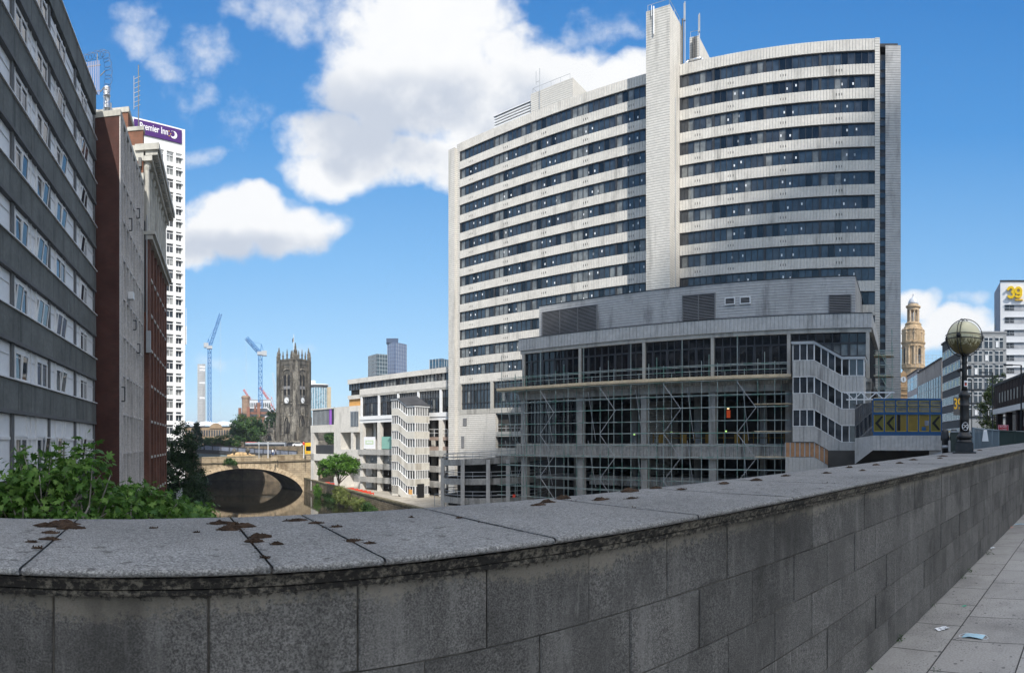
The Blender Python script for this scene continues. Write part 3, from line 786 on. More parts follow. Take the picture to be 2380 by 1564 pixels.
b = B(); b.box(58.6, 59.3, .2, .8, 21.5, 25.5); b.bar((58.9,.4,25),(58.9,.4,29),.08); b.bar((59.3,.4,25.5),(59.3,.4,29.5),.06); b.out('antenna_panel', mt['white'], rt)

# ---- left bank planting
tree('riverside_tree', 'dark leafy tree at the water edge below the white tower', 'tree', lf.w(72, -3.5, -10.0),
     [(0,0,4.4,3.2,2.8,4.8),(-.3,.4,9.4,1.9,1.9,3.4),(.9,-.8,2.4,3.2,2.4,2.8)], 330, 100, .30, mt['lf_dark'], mt['bark'], .25, 4, OVAL, .85)
# fig shrubs along the bank just past the parapet
def fig(name, label, px, py, r, blobs, nc, nl, seed, size=.20):
    t = th(px); base = (r*sin(t), r*cos(t), E + r*(HY-py)/F)
    rng = random.Random(seed)
    q = empty(name, base, 0, label, 'shrub')
    b = B(); cl = crown(b, blobs, nc, nl, size, rng, FIG, .42, .75, .45); b.out('crown', mt['lf_fig'], q)
    t_ = B()
    for c, _ in cl[::2]:
        s = Vector((c.x*.45+rng.gauss(0,.25), c.y*.45+rng.gauss(0,.25), -.4)); m_ = s.lerp(c, .55)+Vector((rng.gauss(0,.12), rng.gauss(0,.12), -.1))
        t_.path([s, m_, c], .035, 5, r2=.012)
    t_.out('branches', mt['figbark'], q, True)
    return q
fig('fig_shrub', 'large fig shrub with lobed leaves rising before the grey block', 105, 1215, 14.0,
    [(-1.4,-.6,.45,1.7,1.2,.55),(-.1,0,.95,1.15,1.0,.85),(.75,.4,1.1,.9,.8,.75),(1.3,.9,.35,.9,.8,.6),(-2.3,-.9,.2,1.2,1.0,.5),(0,-.3,.1,2.2,1.0,.5)], 330, 13, 8)
fig('fig_shrub', 'smaller fig shrub before the brick end wall, next to the large one', 290, 1225, 17.0,
    [(-.3,.1,.6,1.1,.9,.65),(.75,.7,.45,.8,.8,.65),(.1,.2,1.0,.5,.5,.35),(1.2,1.0,.1,.8,.7,.4)], 150, 13, 9, .21)
fig('fig_shrub', 'low spreading fig shrub nearest the river beside the white flowers', 405, 1228, 18.0,
    [(-.5,.2,.35,.9,.7,.45),(.3,.4,.25,.9,.7,.45)], 95, 12, 10, .2)
def elder():
    q = empty('flowering_elder', at_(452, 1215, 22.0), 0, 'low leafy elder with flat white flower heads at the water edge', 'shrub')
    rng = random.Random(6); b = B(); cl = crown(b, [(-.6,0,.15,.9,.8,.5),(.15,.1,.1,.5,.6,.5)], 60, 26, .13, rng, OVAL, .32, .7); b.out('crown', mt['lf_mid'], q)
    b = B()
    for c, _ in cl[:34]:
        if c.z < .25: continue
        for _ in range(26): leaf(b, c+Vector((rng.gauss(0,.07), rng.gauss(0,.07), .14+rng.gauss(0,.012))), .035, rng, BLADE, 2.0)
    o = b.out('flowers', M('cream blossom', (.72,.72,.62), var=.05), q); tag(o, kind='stuff')
def at_(px, py, r): t = th(px); return (r*sin(t), r*cos(t), E + r*(HY-py)/F)
elder()
# ================================================================ bridge, cathedral and the far bank
bf = Fr(-26.0, 142.0)
rt = bf.root('stone_bridge', 'warm sandstone road bridge with one wide elliptical arch over the dark river', 'bridge')
m_ash = BRICK('sandstone ashlar', (.40,.325,.225), (.32,.255,.175), (.19,.15,.105), w=1.1, h=.45, var=.28, ms=.03, bump=.02, stain=(.13,.09,.05), st=.7)
UC, AX, ZS, RISE = .3, 13.9, -12.6, 6.3
def dk(u): return -4.95+.03*u          # string course level, rising to the right
b = B(); n = 44; top = []; arcp = []
for i in range(n+1):
    a = pi - pi*i/n; arcp.append((UC+AX*cos(a), ZS+RISE*sin(a)))
ring = [(UC+(AX+1.25)*cos(pi-pi*i/n), ZS+(RISE+1.15)*sin(pi-pi*i/n)) for i in range(n+1)]
for i in range(n):
    (x0,z0),(x1,z1) = ring[i], ring[i+1]
    b.add([(x0,0,z0),(x1,0,z1),(x1,0,dk(x1)),(x0,0,dk(x0))], [(0,1,2,3)])
b.box(-40, ring[0][0], 0, .5, -14, dk(-26)-.25); b.add([(-40,0,dk(-26)-.25),(ring[0][0],0,dk(-26)-.25),(ring[0][0],0,dk(ring[0][0])),(-40,0,dk(-40))], [(0,1,2,3)])
b.add([(ring[-1][0],0,-14),(22,0,-14),(22,0,dk(16.6)),(ring[-1][0],0,dk(ring[-1][0]))], [(0,1,2,3)])
b.out('spandrel_wall', m_ash, rt)
b = B(); rg = random.Random(8)
for i in range(n):
    a0 = pi-pi*(i+.03)/n; a1 = pi-pi*(i+.97)/n; d = rg.uniform(.05,.10)
    e = [(UC+AX*cos(a0), ZS+RISE*sin(a0)), (UC+AX*cos(a1), ZS+RISE*sin(a1)), (UC+(AX+1.25)*cos(a1), ZS+(RISE+1.15)*sin(a1)), (UC+(AX+1.25)*cos(a0), ZS+(RISE+1.15)*sin(a0))]
    b.prism(e, -d, .8)
b.out('arch_ring', M('arch voussoirs', (.45,.355,.24), var=.3, sc=1.1, fine=(4.0,.2), stain=(.2,.13,.07), st=.6, stsc=(.9,.9,.9)), rt)
b = B(); m = 14.0
for i in range(n):
    (x0,z0),(x1,z1) = arcp[i], arcp[i+1]
    b.add([(x0,.4,z0),(x1,.4,z1),(x1-4.2,m,z1),(x0-4.2,m,z0)], [(0,1,2,3)])
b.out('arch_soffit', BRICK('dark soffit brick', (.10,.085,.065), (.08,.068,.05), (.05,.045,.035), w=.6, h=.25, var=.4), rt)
b = B(); b.add([(-40,-.35,dk(-40)),(16.8,-.35,dk(16.8)),(16.8,-.35,dk(16.8)+.32),(-40,-.35,dk(-40)+.32),(-40,.3,dk(-40)),(16.8,.3,dk(16.8)),(16.8,.3,dk(16.8)+.32),(-40,.3,dk(-40)+.32)], [(0,1,2,3),(3,2,6,7),(1,5,6,2),(0,4,5,1)]); b.out('string_course', M('dark string course', (.16,.13,.09), var=.3, stain=(.05,.05,.03), st=.7, stsc=(.5,.5,.5)), rt)
b = B(); b.add([(-40,-.05,dk(-40)+.323),(16.8,-.05,dk(16.8)+.323),(16.8,-.05,dk(16.8)+1.45),(-40,-.05,dk(-40)+1.45),(-40,.35,dk(-40)+.323),(16.8,.35,dk(16.8)+.323),(16.8,.35,dk(16.8)+1.45),(-40,.35,dk(-40)+1.45)], [(0,1,2,3),(3,2,6,7),(1,5,6,2),(4,7,6,5)]); b.out('parapet', m_ash, rt)
b = B(); b.add([(-40,-.15,dk(-40)+1.453),(16.9,-.15,dk(16.9)+1.453),(16.9,-.15,dk(16.9)+1.68),(-40,-.15,dk(-40)+1.68),(-40,.45,dk(-40)+1.453),(16.9,.45,dk(16.9)+1.453),(16.9,.45,dk(16.9)+1.68),(-40,.45,dk(-40)+1.68)], [(0,1,2,3),(3,2,6,7),(1,5,6,2),(0,4,5,1)]); b.out('coping', M('grey parapet coping', (.30,.25,.17), var=.3, sc=1.0, stain=(.1,.09,.06), st=.6, stsc=(.5,.5,.5)), rt)
b = B(); b.add([(-40,.36,dk(-40)+.4),(16.8,.36,dk(16.8)+.4),(16.8,13,dk(16.8)+.4),(-40,13,dk(-40)+.4)], [(0,1,2,3)]); b.out('roadway', mt['asphalt'], rt)
b = B(); b.box(-4.2,2.6,-.1,.5,dk(0)+1.5,dk(0)+2.0); b.lathe([(2.6,0),(2.2,.25),(1.1,.55),(.6,.6)], (-.9,.25,dk(0)+2.0), 16, sy=.14); b.out('pediment', mt['stone_l'], rt)
for u in (-2.5,.75): b = B(); b.lathe([(.35,0),(.25,.3),(.3,.42),(.5,.7),(.58,1.0),(.5,1.3),(.25,1.5),(.1,1.6)], (u,.2,dk(u)+2.0), 12); b.out('ball_finial', mt['stone'], rt, True)
tree('parapet_bush', 'green bush growing out of the stone bridge parapet above the arch', 'shrub', bf.w(-3.6,-.5,dk(-4)+.35), [(0,0,.1,1.3,.5,.75),(1.3,0,-.2,.9,.4,.5),(-1.2,0,-.2,.6,.4,.5)], 40, 60, .3, mt['lf_mid'], mt['bark'], .05, 12, OVAL, .45)
# far river wall seen through the arch, and planks of the footbridge behind
rt = empty('river_wall', bf.w(0, 40, 0), -bf.phi - rad(14), 'long dark brick river retaining wall seen through the bridge arch', 'wall')
b = B(); b.box(-60, 60, 0, .8, -15, -1.2); b.out('masonry', BRICK('river wall brick', (.20,.155,.11), (.15,.12,.085), (.08,.07,.055), w=.8, h=.35, var=.4, ms=.04, stain=(.05,.05,.035), st=.7), rt)
b = B(); b.box(-60, 60, -.5, -.003, -7.3, -6.7); b.out('ledge', mt['stone'], rt)
kx = Fr(-25.0, 160.0)
rt = kx.root('metal_footbridge', 'dark steel footbridge deck with tall balustrade running behind the stone bridge', 'footbridge')
u0, u1 = kx.u(455), kx.u(690)
def fb(u): return (kx.z(455,1046)-kx.z(690,1060))*(u1-u)/(u1-u0)+kx.z(690,1060)
b = B(); b.add([(u0,0,fb(u0)-2.9),(u1,0,fb(u1)-1.0),(u1,0,fb(u1)-.4),(u0,0,fb(u0)-.9),(u0,2,fb(u0)-2.9),(u1,2,fb(u1)-1.0),(u1,2,fb(u1)-.4),(u0,2,fb(u0)-.9)], [(0,1,2,3),(3,2,6,7),(0,4,5,1)]); b.out('lower_girder', M('grey green girder', (.16,.20,.21), rough=.5), rt)
b = B(); b.add([(u0,-.3,fb(u0)-.7),(u1,-.3,fb(u1)-.3),(u1,-.3,fb(u1)+.15),(u0,-.3,fb(u0)+.3),(u0,2,fb(u0)-.7),(u1,2,fb(u1)-.3),(u1,2,fb(u1)+.15),(u0,2,fb(u0)+.3)], [(0,1,2,3),(3,2,6,7),(0,4,5,1)]); b.out('deck', mt['dkmetal'], rt)
b = B(); ue_ = kx.u(616); b.slab([(u0-12,-2),(ue_,-.25),(ue_-2,30),(u0-12,30)], -5.2, -4.7); b.out('shade_deck', mt['interior'], rt)  # unseen slab added to shade the river wall and water below
b = B(); b.add([(u0,-.2,fb(u0)+.35),(u1,-.2,fb(u1)+.2),(u1,-.2,fb(u1)+1.25),(u0,-.2,fb(u0)+1.35)], [(0,1,2,3)]); b.out('glass_screen', M('blue grey mesh screen', (.15,.17,.22), rough=.5, var=.3, sc=2.0), rt)
for i in range(13):
    u = u0+(u1-u0)*i/12; b = B(); b.box(u-.12,u+.12,-.3,-.21,fb(u)+.2,fb(u)+1.5); b.out('post', mt['dkmetal'], rt)
b = B(); b.add([(u0,-.3,fb(u0)+1.35),(u1,-.3,fb(u1)+1.25),(u1,-.3,fb(u1)+1.4),(u0,-.3,fb(u0)+1.5)], [(0,1,2,3)]); b.out('handrail', mt['dkmetal'], rt)

def building(name, label, fr, u0, u1, z0, z1, depth, wall, rows, cols, win, frame=None, cat='building', roof=None, inset=.12, wh=.6, ww=.65, mg=.4, windows=True):
    rt = fr.root(name, label, cat); b = B(); b.box(u0, u1, 0, depth, z0, z1); b.out('wall', wall, rt)
    b = B(); b.box(u0-.3, u1+.3, -.3, depth+.3, z1+.003, z1+.5); b.out('roof', roof or mt['roof_d'], rt)
    if windows:
        for r in range(rows):
            for c in range(cols):
                W = (u1-u0-2*mg)/cols; H = (z1-z0-2*mg)/rows
                ua = u0+mg+c*W+W*(1-ww)/2; za = z0+mg+r*H+H*(1-wh)/2
                b = B(); b.box(ua, ua+W*ww, -.05, .2, za, za+H*wh); wo = b.out('window', win, rt)
                if frame: b = B(); t = W*.05; b.box(ua-t, ua, -.12, .1, za-t, za+H*wh+t); b.box(ua+W*ww, ua+W*ww+t, -.12, .1, za-t, za+H*wh+t); b.box(ua, ua+W*ww, -.15, .1, za-t*2, za); b.box(ua, ua+W*ww, -.12, .1, za+H*wh, za+H*wh+t); b.out('frame', frame, wo)
    return rt

# ---- cathedral
cr = 230.0; cpx = 686.5
tw = empty('cathedral', (cr*sin(th(cpx)), cr*cos(th(cpx)), E), 0, 'blackened gothic cathedral with a square clock tower crowned by pinnacles', 'cathedral')
vb = degrees_ = math.degrees(th(cpx))
NL = rad(vb+180+39)                       # bearing of the left face's normal
# local frame: x along the left face to the right, y into the tower
tw.rotation_euler = (0, 0, -(NL+pi))
S = 8.4; ZT = (HY-836)/F*cr; ZG = -2.6
def mv(v): return v
def cface(right, b):
    """returns builder points: face coordinate s 0..S, out o, height z"""
    if not right: return lambda s, o, z: (-S+s, -o, z)
    return lambda s, o, z: (o, s, z)
b = B(); b.box(-S, 0, 0, S, ZG, ZT); b.out('tower', mt['stone'], tw)
hz = lambda py: (HY-py)/F*cr
m_sl = M('lighter scoured sandstone', (.235,.215,.18), var=.35, sc=.4, fine=(1.6,.3), stain=(.035,.03,.025), st=.9, stsc=(.7,.7,.16), stlo=.44, sthi=.60)
for right in (False, True):
    P = cface(right, None)
    def fbox(s0, s1, o0, o1, z0, z1):
        pts = [P(s, o, z) for z in (z0, z1) for s, o in ((s0,o0),(s1,o0),(s1,o1),(s0,o1))]
        xs = [p[0] for p in pts]; ys = [p[1] for p in pts]
        return (min(xs), max(xs), min(ys), max(ys), z0, z1)
    b = B(); b.box(*fbox(1.0, S-1.0, -.2, .10, hz(965), hz(945))); b.box(*fbox(.9, S-.9, -.2, .28, hz(966), hz(964)));  b.box(*fbox(.9, S-.9, -.2, .28, hz(938), hz(936)))
    b.box(*fbox(1.2, S-1.2, -.2, .07, hz(1026), hz(967))); b.out('string_course', m_sl, tw)
    # belfry window with tracery
    b = B(); zb, zt_ = hz(932), hz(868)
    for s0 in (S/2-1.75, S/2+.25):
        pts = [(s0,zb),(s0+1.5,zb),(s0+1.5,zt_-1.2),(s0+1.2,zt_-.5),(s0+.75,zt_),(s0+.3,zt_-.5),(s0,zt_-1.2)]
        b.add([P(s, .02, z) for s, z in pts], [tuple(range(7))])
    wo = b.out('belfry_window', mt['black'], tw)
    b = B()
    for k in range(7): b.box(*fbox(S/2-1.75, S/2+1.75, .03, .10, zb+.55*k, zb+.55*k+.22)) if k < 5 else None
    b.out('louvre', mt['louvre'], wo); b = B(); b.box(*fbox(S/2-1.8, S/2+1.8, .03, .2, hz(903), hz(896))); b.out('transom', mt['louvre'], wo)
    b = B(); q = []
    for i in range(13):
        a = pi*i/12; q.append((S/2-2.3*cos(a), zt_-.6+2.7*sin(a)**.8))
    for i in range(12):
        b.bar(P(q[i][0], .2, q[i][1]), P(q[i+1][0], .2, q[i+1][1]), .4)
    b.box(*fbox(S/2-2.5, S/2-2.1, -.1, .25, zb, zt_-.6)); b.box(*fbox(S/2+2.1, S/2+2.5, -.1, .25, zb, zt_-.6)); b.box(*fbox(S/2-.2, S/2+.2, 0, .22, zb, zt_)); b.out('tracery', m_sl, tw)
    # clock
    b = B(); zc = hz(929.5+23-0.5); zc = (HY-929.3)/F*cr
    zc = hz(929)
    b.add([P(S/2+1.28*cos(2*pi*i/24), .30, zc+1.28*sin(2*pi*i/24)) for i in range(24)], [tuple(range(24))])
    ck = b.out('clock_face', M('white clock dial', (.72,.74,.76), var=.05), tw)
    b = B()
    for i in range(12):
        a = 2*pi*i/12; b.bar(P(S/2+.95*cos(a), .33, zc+.95*sin(a)), P(S/2+1.2*cos(a), .33, zc+1.2*sin(a)), .10)
    b.out('hour_marks', mt['black'], ck)
    b = B()
    b.bar(P(S/2, .34, zc), P(S/2+.85*sin(rad(122)), .34, zc+.85*cos(rad(122))), .13); b.out('clock_hand', mt['black'], ck); b = B(); b.bar(P(S/2, .36, zc), P(S/2+1.05*sin(rad(130)), .36, zc+1.05*cos(rad(130))), .09); b.out('clock_hand', mt['black'], ck)
    b = B(); n = 24
    for i in range(n):
        a0, a1 = 2*pi*i/n, 2*pi*(i+1)/n; b.bar(P(S/2+1.4*cos(a0), .3, zc+1.4*sin(a0)), P(S/2+1.4*cos(a1), .3, zc+1.4*sin(a1)), .22)
    b.out('clock_rim', mt['stone'], tw)
    # west window low down
    b = B(); z0, z1 = hz(1008), hz(968)
    b.add([P(s, .12, z) for s, z in ((S/2-1.6,z0),(S/2+1.6,z0),(S/2+1.6,z1-2.6),(S/2+.9,z1-.9),(S/2,z1),(S/2-.9,z1-.9),(S/2-1.6,z1-2.6))], [tuple(range(7))])
    wo = b.out('lancet_window', mt['black'], tw)
    b = B()
    for k in (-1.6,-.8,0,.8,1.6): b.box(*fbox(S/2+k-.09, S/2+k+.09, .13, .25, z0, z1-1.6+(.9-abs(k))))
    for sgn in (-1,1): b.bar(P(S/2+sgn*1.9,.25,z1-3.0), P(S/2,.25,z1+1.2), .35)
    b.out('tracery', m_sl, wo)
    for s_ in (1.55, 2.35, S-2.35, S-1.55):
        b = B(); b.box(*fbox(s_-.16, s_+.16, -.1, .26, ZG, ZT-1.7)); b.out('panel_rib', mt['stone'], tw)
    for py in (1012, 986, 960, 905, 882): 
        b = B(); b.box(*fbox(.7, 2.6, -.1, .34, hz(py), hz(py)+.35)); b.out('weathering_ledge', mt['stone'], tw); b = B(); b.box(*fbox(S-2.6, S-.7, -.1, .34, hz(py), hz(py)+.35)); b.out('weathering_ledge', mt['stone'], tw)
    # parapet
    b = B()
    for i in range(9): b.box(*fbox(.6+i*.85, 1.1+i*.85, -.2, .15, ZT, ZT+.75))
    b.box(*fbox(0, S, -.2, .2, ZT-1.6, ZT-1.3)); b.box(*fbox(0, S, -.25, .12, ZT-.02, ZT+.3)); b.out('battlement', mt['stone'], tw)
for x, y in ((-S,0),(0,0),(0,S),(-S,S)):                               # corner buttresses and their pinnacles
    b = B(); b.box(x-.75, x+.75, y-.75, y+.75, ZG, ZT+.4); b.box(x-.95, x+.95, y-.95, y+.95, ZG, hz(968)); b.out('buttress', mt['stone'] if (x,y) != (0,0) else m_sl, tw)
def pinn(x, y, z, w, h):
    b = B(); b.lathe([(w,0),(w,h*.42),(w*1.25,h*.44),(w*1.25,h*.50),(w*.8,h*.55),(w*.62,h*.7),(w*.75,h*.715),(w*.36,h*.86),(w*.5,h*.875),(w*.12,h)], (x,y,z), 6); b.out('pinnacle', mt['stone'], tw)
for x, y in ((-S,0),(0,0),(0,S),(-S,S)): pinn(x, y, ZT+.4, .62, 5.2 if (x,y) != (0,0) else 6.3); pinn(x-.9 if x else x+.8, y, ZT-.2, .38, 4.0); pinn(x, y-.9 if not y else y+.8, ZT-.2, .38, 4.0)
for i in (1,2,3): pinn(-S+S*i/4, 0, ZT+.3, .36, 3.6 if i != 2 else 4.3); pinn(0, S*i/4, ZT+.3, .36, 3.6 if i != 2 else 4.3)
b = B(); b.path([(-S/2,S/2,ZT),(-S/2,S/2,ZT+11)], .10, 5); b.out('flagpole', mt['white'], tw)
b = B(); b.add([(-S/2,S/2,ZT+8.2),(-S/2-.5,S/2-.4,ZT+7.4),(-S/2-.6,S/2-.3,ZT+9.0),(-S/2,S/2,ZT+10)], [(0,1,2,3)]); b.out('flag', mt['dkmetal'], tw)
# porch and nave
b = B(); b.box(-S-6.6, -S-.8, -1.6, 6, ZG, hz(1002)); b.add([(-S-6.8,-1.8,hz(1002)),(-S-.6,-1.8,hz(1002)),(-S-3.7,-1.8,hz(993)),(-S-6.8,6,hz(1002)),(-S-.6,6,hz(1002)),(-S-3.7,6,hz(993))], [(0,1,2),(0,2,5,3),(1,4,5,2)]); b.out('porch', mt['stone'], tw)
b = B(); z0 = ZG; b.add([(-S-3.7+s, -1.63, z) for s, z in ((-1.3,z0),(1.3,z0),(1.3,z0+3.6),(.8,z0+4.9),(0,z0+5.8),(-.8,z0+4.9),(-1.3,z0+3.6))], [tuple(range(7))]); b.out('doorway', mt['black'], tw)
b = B()
for i in range(12):
    a0, a1 = pi*i/12, pi*(i+1)/12; b.bar((-S-3.7-1.9*cos(a0),-1.7,z0+3.6+2.6*sin(a0)),(-S-3.7-1.9*cos(a1),-1.7,z0+3.6+2.6*sin(a1)),.5)
for i in range(8): b.box(-S-6.7+i*.78,-S-6.3+i*.78,-1.75,-1.6,hz(1012),hz(1009))
for k in (-6.5,-1.1): b.box(-S+k-.35,-S+k+.35,-2.1,-1.6,ZG,hz(998))
b.out('arch_moulding', m_sl, tw)
pinn(-S-6.5,-1.8,hz(998),.4,3.4); pinn(-S-1.1,-1.8,hz(998),.4,3.4); pinn(-S-3.7,-1.8,hz(993),.4,2.8)
b = B(); b.box(.8, 28, 1.0, 9, ZG, hz(992)); b.out('nave', mt['stone'], tw)
for i in range(7): pinn(2+i*3.6, 1.0, hz(992), .35, 3.4 if i % 2 else 2.4)
b = B(); b.box(-S-14, -S-6.7, 2, 8, ZG, hz(1000)); b.out('side_chapel', mt['stone'], tw)
for i in range(4): pinn(-S-13.6+i*2.2, 2.0, hz(1000), .35, 3.0)
rt = empty('churchyard_wall', at_(690, 1036, 215), -rad(-22), 'low dark stone wall along the street below the cathedral', 'wall')
b = B(); b.box(-22, 17, 0, .6, -1.5, 1.5); b.out('masonry', mt['stone'], rt)
b = B(); b.box(-22.1, 17.1, -.08, .68, 1.503, 1.75); b.out('coping', m_sl, rt)

# ---- trees of the far bank
def far_tree(label, px, top, bot, w, r, mat, seed, name='tree', cat='tree', dens=1.0, grp=None):
    h = (bot-top)*r/F; ww = w*r/F; base = at_(px, bot, r)
    tree(name, label, cat, base, [(0,0,h*.55,ww*.48,ww*.45,h*.45),(-ww*.22,0,h*.40,ww*.3,ww*.3,h*.33),(ww*.24,.3,h*.42,ww*.28,ww*.3,h*.34)], int(110*dens), 70, .012*r*.28, mat, mt['bark'], h*.03, seed, OVAL, ww*.11+.2, grp)
far_tree('broad leafy tree, biggest on the far bank, between school and cathedral', 575, 962, 1036, 84, 205, mt['lf_mid'], 41, dens=1.6)
far_tree('dark round tree beside the cathedral tower, high over the porch', 636, 946, 1030, 56, 252, mt['lf_dark'], 42)
far_tree('tree seen through the concrete portal of the annex', 772, 998, 1034, 34, 190, mt['lf_mid'], 44)
rt = empty('conifer', at_(457, 1036, 175), 0, 'dark conical conifer right of the riverside tree', 'tree'); b = B(); rg = random.Random(45)
for i in range(90):
    z = rg.uniform(.3, 6.6); r_ = 2.3*(1-z/7.4)+.2; a = rg.uniform(0, 2*pi); c = Vector((cos(a)*r_*rg.uniform(.4,1), sin(a)*r_*rg.uniform(.4,1), z))
    for _ in range(34): leaf(b, c+Vector((rg.gauss(0,.3), rg.gauss(0,.3), rg.gauss(0,.22))), .45, rg, BLADE, .2)
b.out('crown', mt['lf_con'], rt); b = B(); b.path([(0,0,-1.5),(0,0,6.4)], .18, 6, r2=.05); b.out('trunk', mt['bark'], rt)
rt = empty('hedge', at_(520, 1036, 178), 0, 'clipped bright hedge on the far bank behind the footbridge', 'hedge'); b = B(); crown(b, [(-5,0,1.2,3.2,1.4,1.5),(0,0,1.5,3.4,1.4,1.7),(4.5,0,1.3,3.0,1.4,1.6)], 120, 80, .42, random.Random(46), OVAL, .7); b.out('foliage', mt['lf_mid'], rt)
b = B(); b.box(-7,7,-.3,.3,-1,1.2); b.out('stems', mt['bark'], rt)

# ---- buildings beyond
vf = Fr(-27, 300)
m_brf = BRICK('far red brick', (.26,.12,.085), (.21,.10,.07), (.2,.15,.12), w=.6, h=.25, var=.2)
rt = building('brick_school', 'red brick gabled school with tall chimneys behind the broad far bank tree', vf, vf.u(556), vf.u(640), -3, vf.z(600,968), 20, m_brf, 3, 9, mt['glass_b'])
b = B(); ua, ub, zr = vf.u(556), vf.u(640), vf.z(600,968)+.5
b.add([(ua,0,zr),(ub,0,zr),(ub,20,zr),(ua,20,zr),(ua+4,10,zr+4.2),(ub-4,10,zr+4.2)], [(0,1,5,4),(1,2,5),(2,3,4,5),(3,0,4)]); b.out('pitched_roof', mt['roof_d'], rt)
for px, py in ((557.5,948),(577,946),(601,936)): u = vf.u(px); b = B(); b.box(u-.8, u+.8, -.4, 1.2, zr-3, vf.z(px,py)); b.out('chimney', m_brf, rt)
rt = vf.root('octagonal_turret', 'round brown turret chimney rising behind the red brick school', 'turret'); u = vf.u(572.5+2)
u = vf.u(571.5); z1 = vf.z(571,918); b = B(); b.lathe([(2.0,zr-4),(2.0,z1-1.6),(2.3,z1-1.5),(2.3,z1-.7),(1.6,z1)], (u,4,0), 10); b.out('shaft', M('brown stone', (.27,.19,.14), var=.3, sc=.5), rt)
b = B(); b.box(u+1.7,u+24,2,12,zr-4,vf.z(610,957)); b.out('wing', m_brf, rt)
b = B(); b.lathe([(.5,0),(.5,1.6),(.8,1.7),(.1,5.5)], (u+4.8,2,vf.z(590,956)-1.5), 6); b.out('spirelet', m_brf, rt)
rt = vf.root('glass_pavilion', 'small pale glass pavilion roofed box behind the broad tree', 'pavilion'); b = B(); b.box(vf.u(616), vf.u(634), -3, 4, -2, vf.z(625,970)); b.out('wall', GLASS('pale pavilion glass', (.35,.42,.46), var=.2), rt)
b = B()
for i in range(8): u = vf.u(616)+(vf.u(634)-vf.u(616))*i/7; b.box(u-.12,u+.12,-3.2,-3.003,-2,vf.z(625,970))
b.box(vf.u(616)-.2,vf.u(634)+.2,-3.3,4,vf.z(625,970),vf.z(625,970)+.4); b.out('frame', mt['white'], rt)
sf_ = Fr(-29, 330)
m_sta = M('brown terracotta station front', (.30,.22,.14), var=.25, sc=.4)
rt = building('station', 'long low station front with a round gable beneath a wavy white roof', sf_, sf_.u(400), sf_.u(556), -4, sf_.z(500,993), 20, m_sta, 2, 26, mt['glass_b'])
b = B(); u = sf_.u(502); zz = sf_.z(502,993); b.prism([(u+3.6*cos(pi*i/14), zz-.6+2.9*sin(pi*i/14)) for i in range(15)], -.6, 1); b.out('round_gable', m_sta, rt)
b = B(); ua, ub = sf_.u(420), sf_.u(552); n = 40; vs = []
for i in range(n+1):
    u = ua+(ub-ua)*i/n; z = zz+.9+.45*sin(i*.45)
    vs += [(u,3,z),(u,40,z+3)]
b.add(vs, [(2*i,2*i+2,2*i+3,2*i+1) for i in range(n)]); b.add([(x,y,z+.4) for x,y,z in vs], [(2*i,2*i+2,2*i+3,2*i+1) for i in range(n)]); b.add(vs[::2]+[(x,y,z+.4) for x,y,z in vs[::2]], [(i,i+1,n+2+i,n+1+i) for i in range(n)]); b.out('wavy_roof', M('white membrane', (.72,.74,.77), var=.05), rt)
# skyline
tfr = Fr(-29.9, 620)
m_core = M('bare concrete lift core', (.38,.385,.39), var=.1, sc=.15, fine=(.8,.12))
rt = tfr.root('concrete_core', 'slim grey concrete tower core far beyond the station', 'tower'); u0, u1 = tfr.u(459), tfr.u(477.5)
b = B(); b.box(u0, u1, 0, 12, -5, tfr.z(468,846)); b.out('wall', m_core, rt)
b = B()
for i in range(26): z = 2+i*2.95; b.box(u0-.05, u1+.05, -.12, -.003, z, z+.25)
b.out('floor_line', M('dark floor joint', (.24,.245,.25)), rt)
for py in (853,860,890,925): b = B(); b.box(u0+2.2, u1-.4, -.5, -.13, tfr.z(468,py+2.2), tfr.z(468,py-2)); b.out('banner', M('pale site banner', (.66,.68,.72)), rt)
b = B(); b.box(u1-3.0,u1-.5,-.4,-.125,-4,tfr.z(468,846)); b.out('hoist_strip', M('hoist strip', (.30,.31,.32)), rt)
m_cb = M('blue crane steel', (.05,.17,.40), rough=.5, var=.1); m_cr = M('red white crane steel', (.50,.16,.17), rough=.5); m_cw = M('pale crane steel', (.40,.50,.60), rough=.5)
def lattice(b, p0, p1, w, seg, t):
    p0, p1 = Vector(p0), Vector(p1); d = (p1-p0).normalized(); a = d.orthogonal().normalized()
    if abs(d.z) > .9: a = Vector((1,0,0))
    c = d.cross(a).normalized(); a = c.cross(d)
    cor = [(a*i+c*j)*(w/2) for i, j in ((-1,-1),(1,-1),(1,1),(-1,1))]
    for q in cor: b.bar(p0+q, p1+q, t)
    n = max(2, int((p1-p0).length/seg))
    for i in range(n):
        x, y = p0.lerp(p1, i/n), p0.lerp(p1, (i+1)/n)
        for k in range(4):
            b.bar(x+cor[k], y+cor[(k+1) % 4], t*.6); b.bar(x+cor[k], x+cor[(k+1) % 4], t*.6)
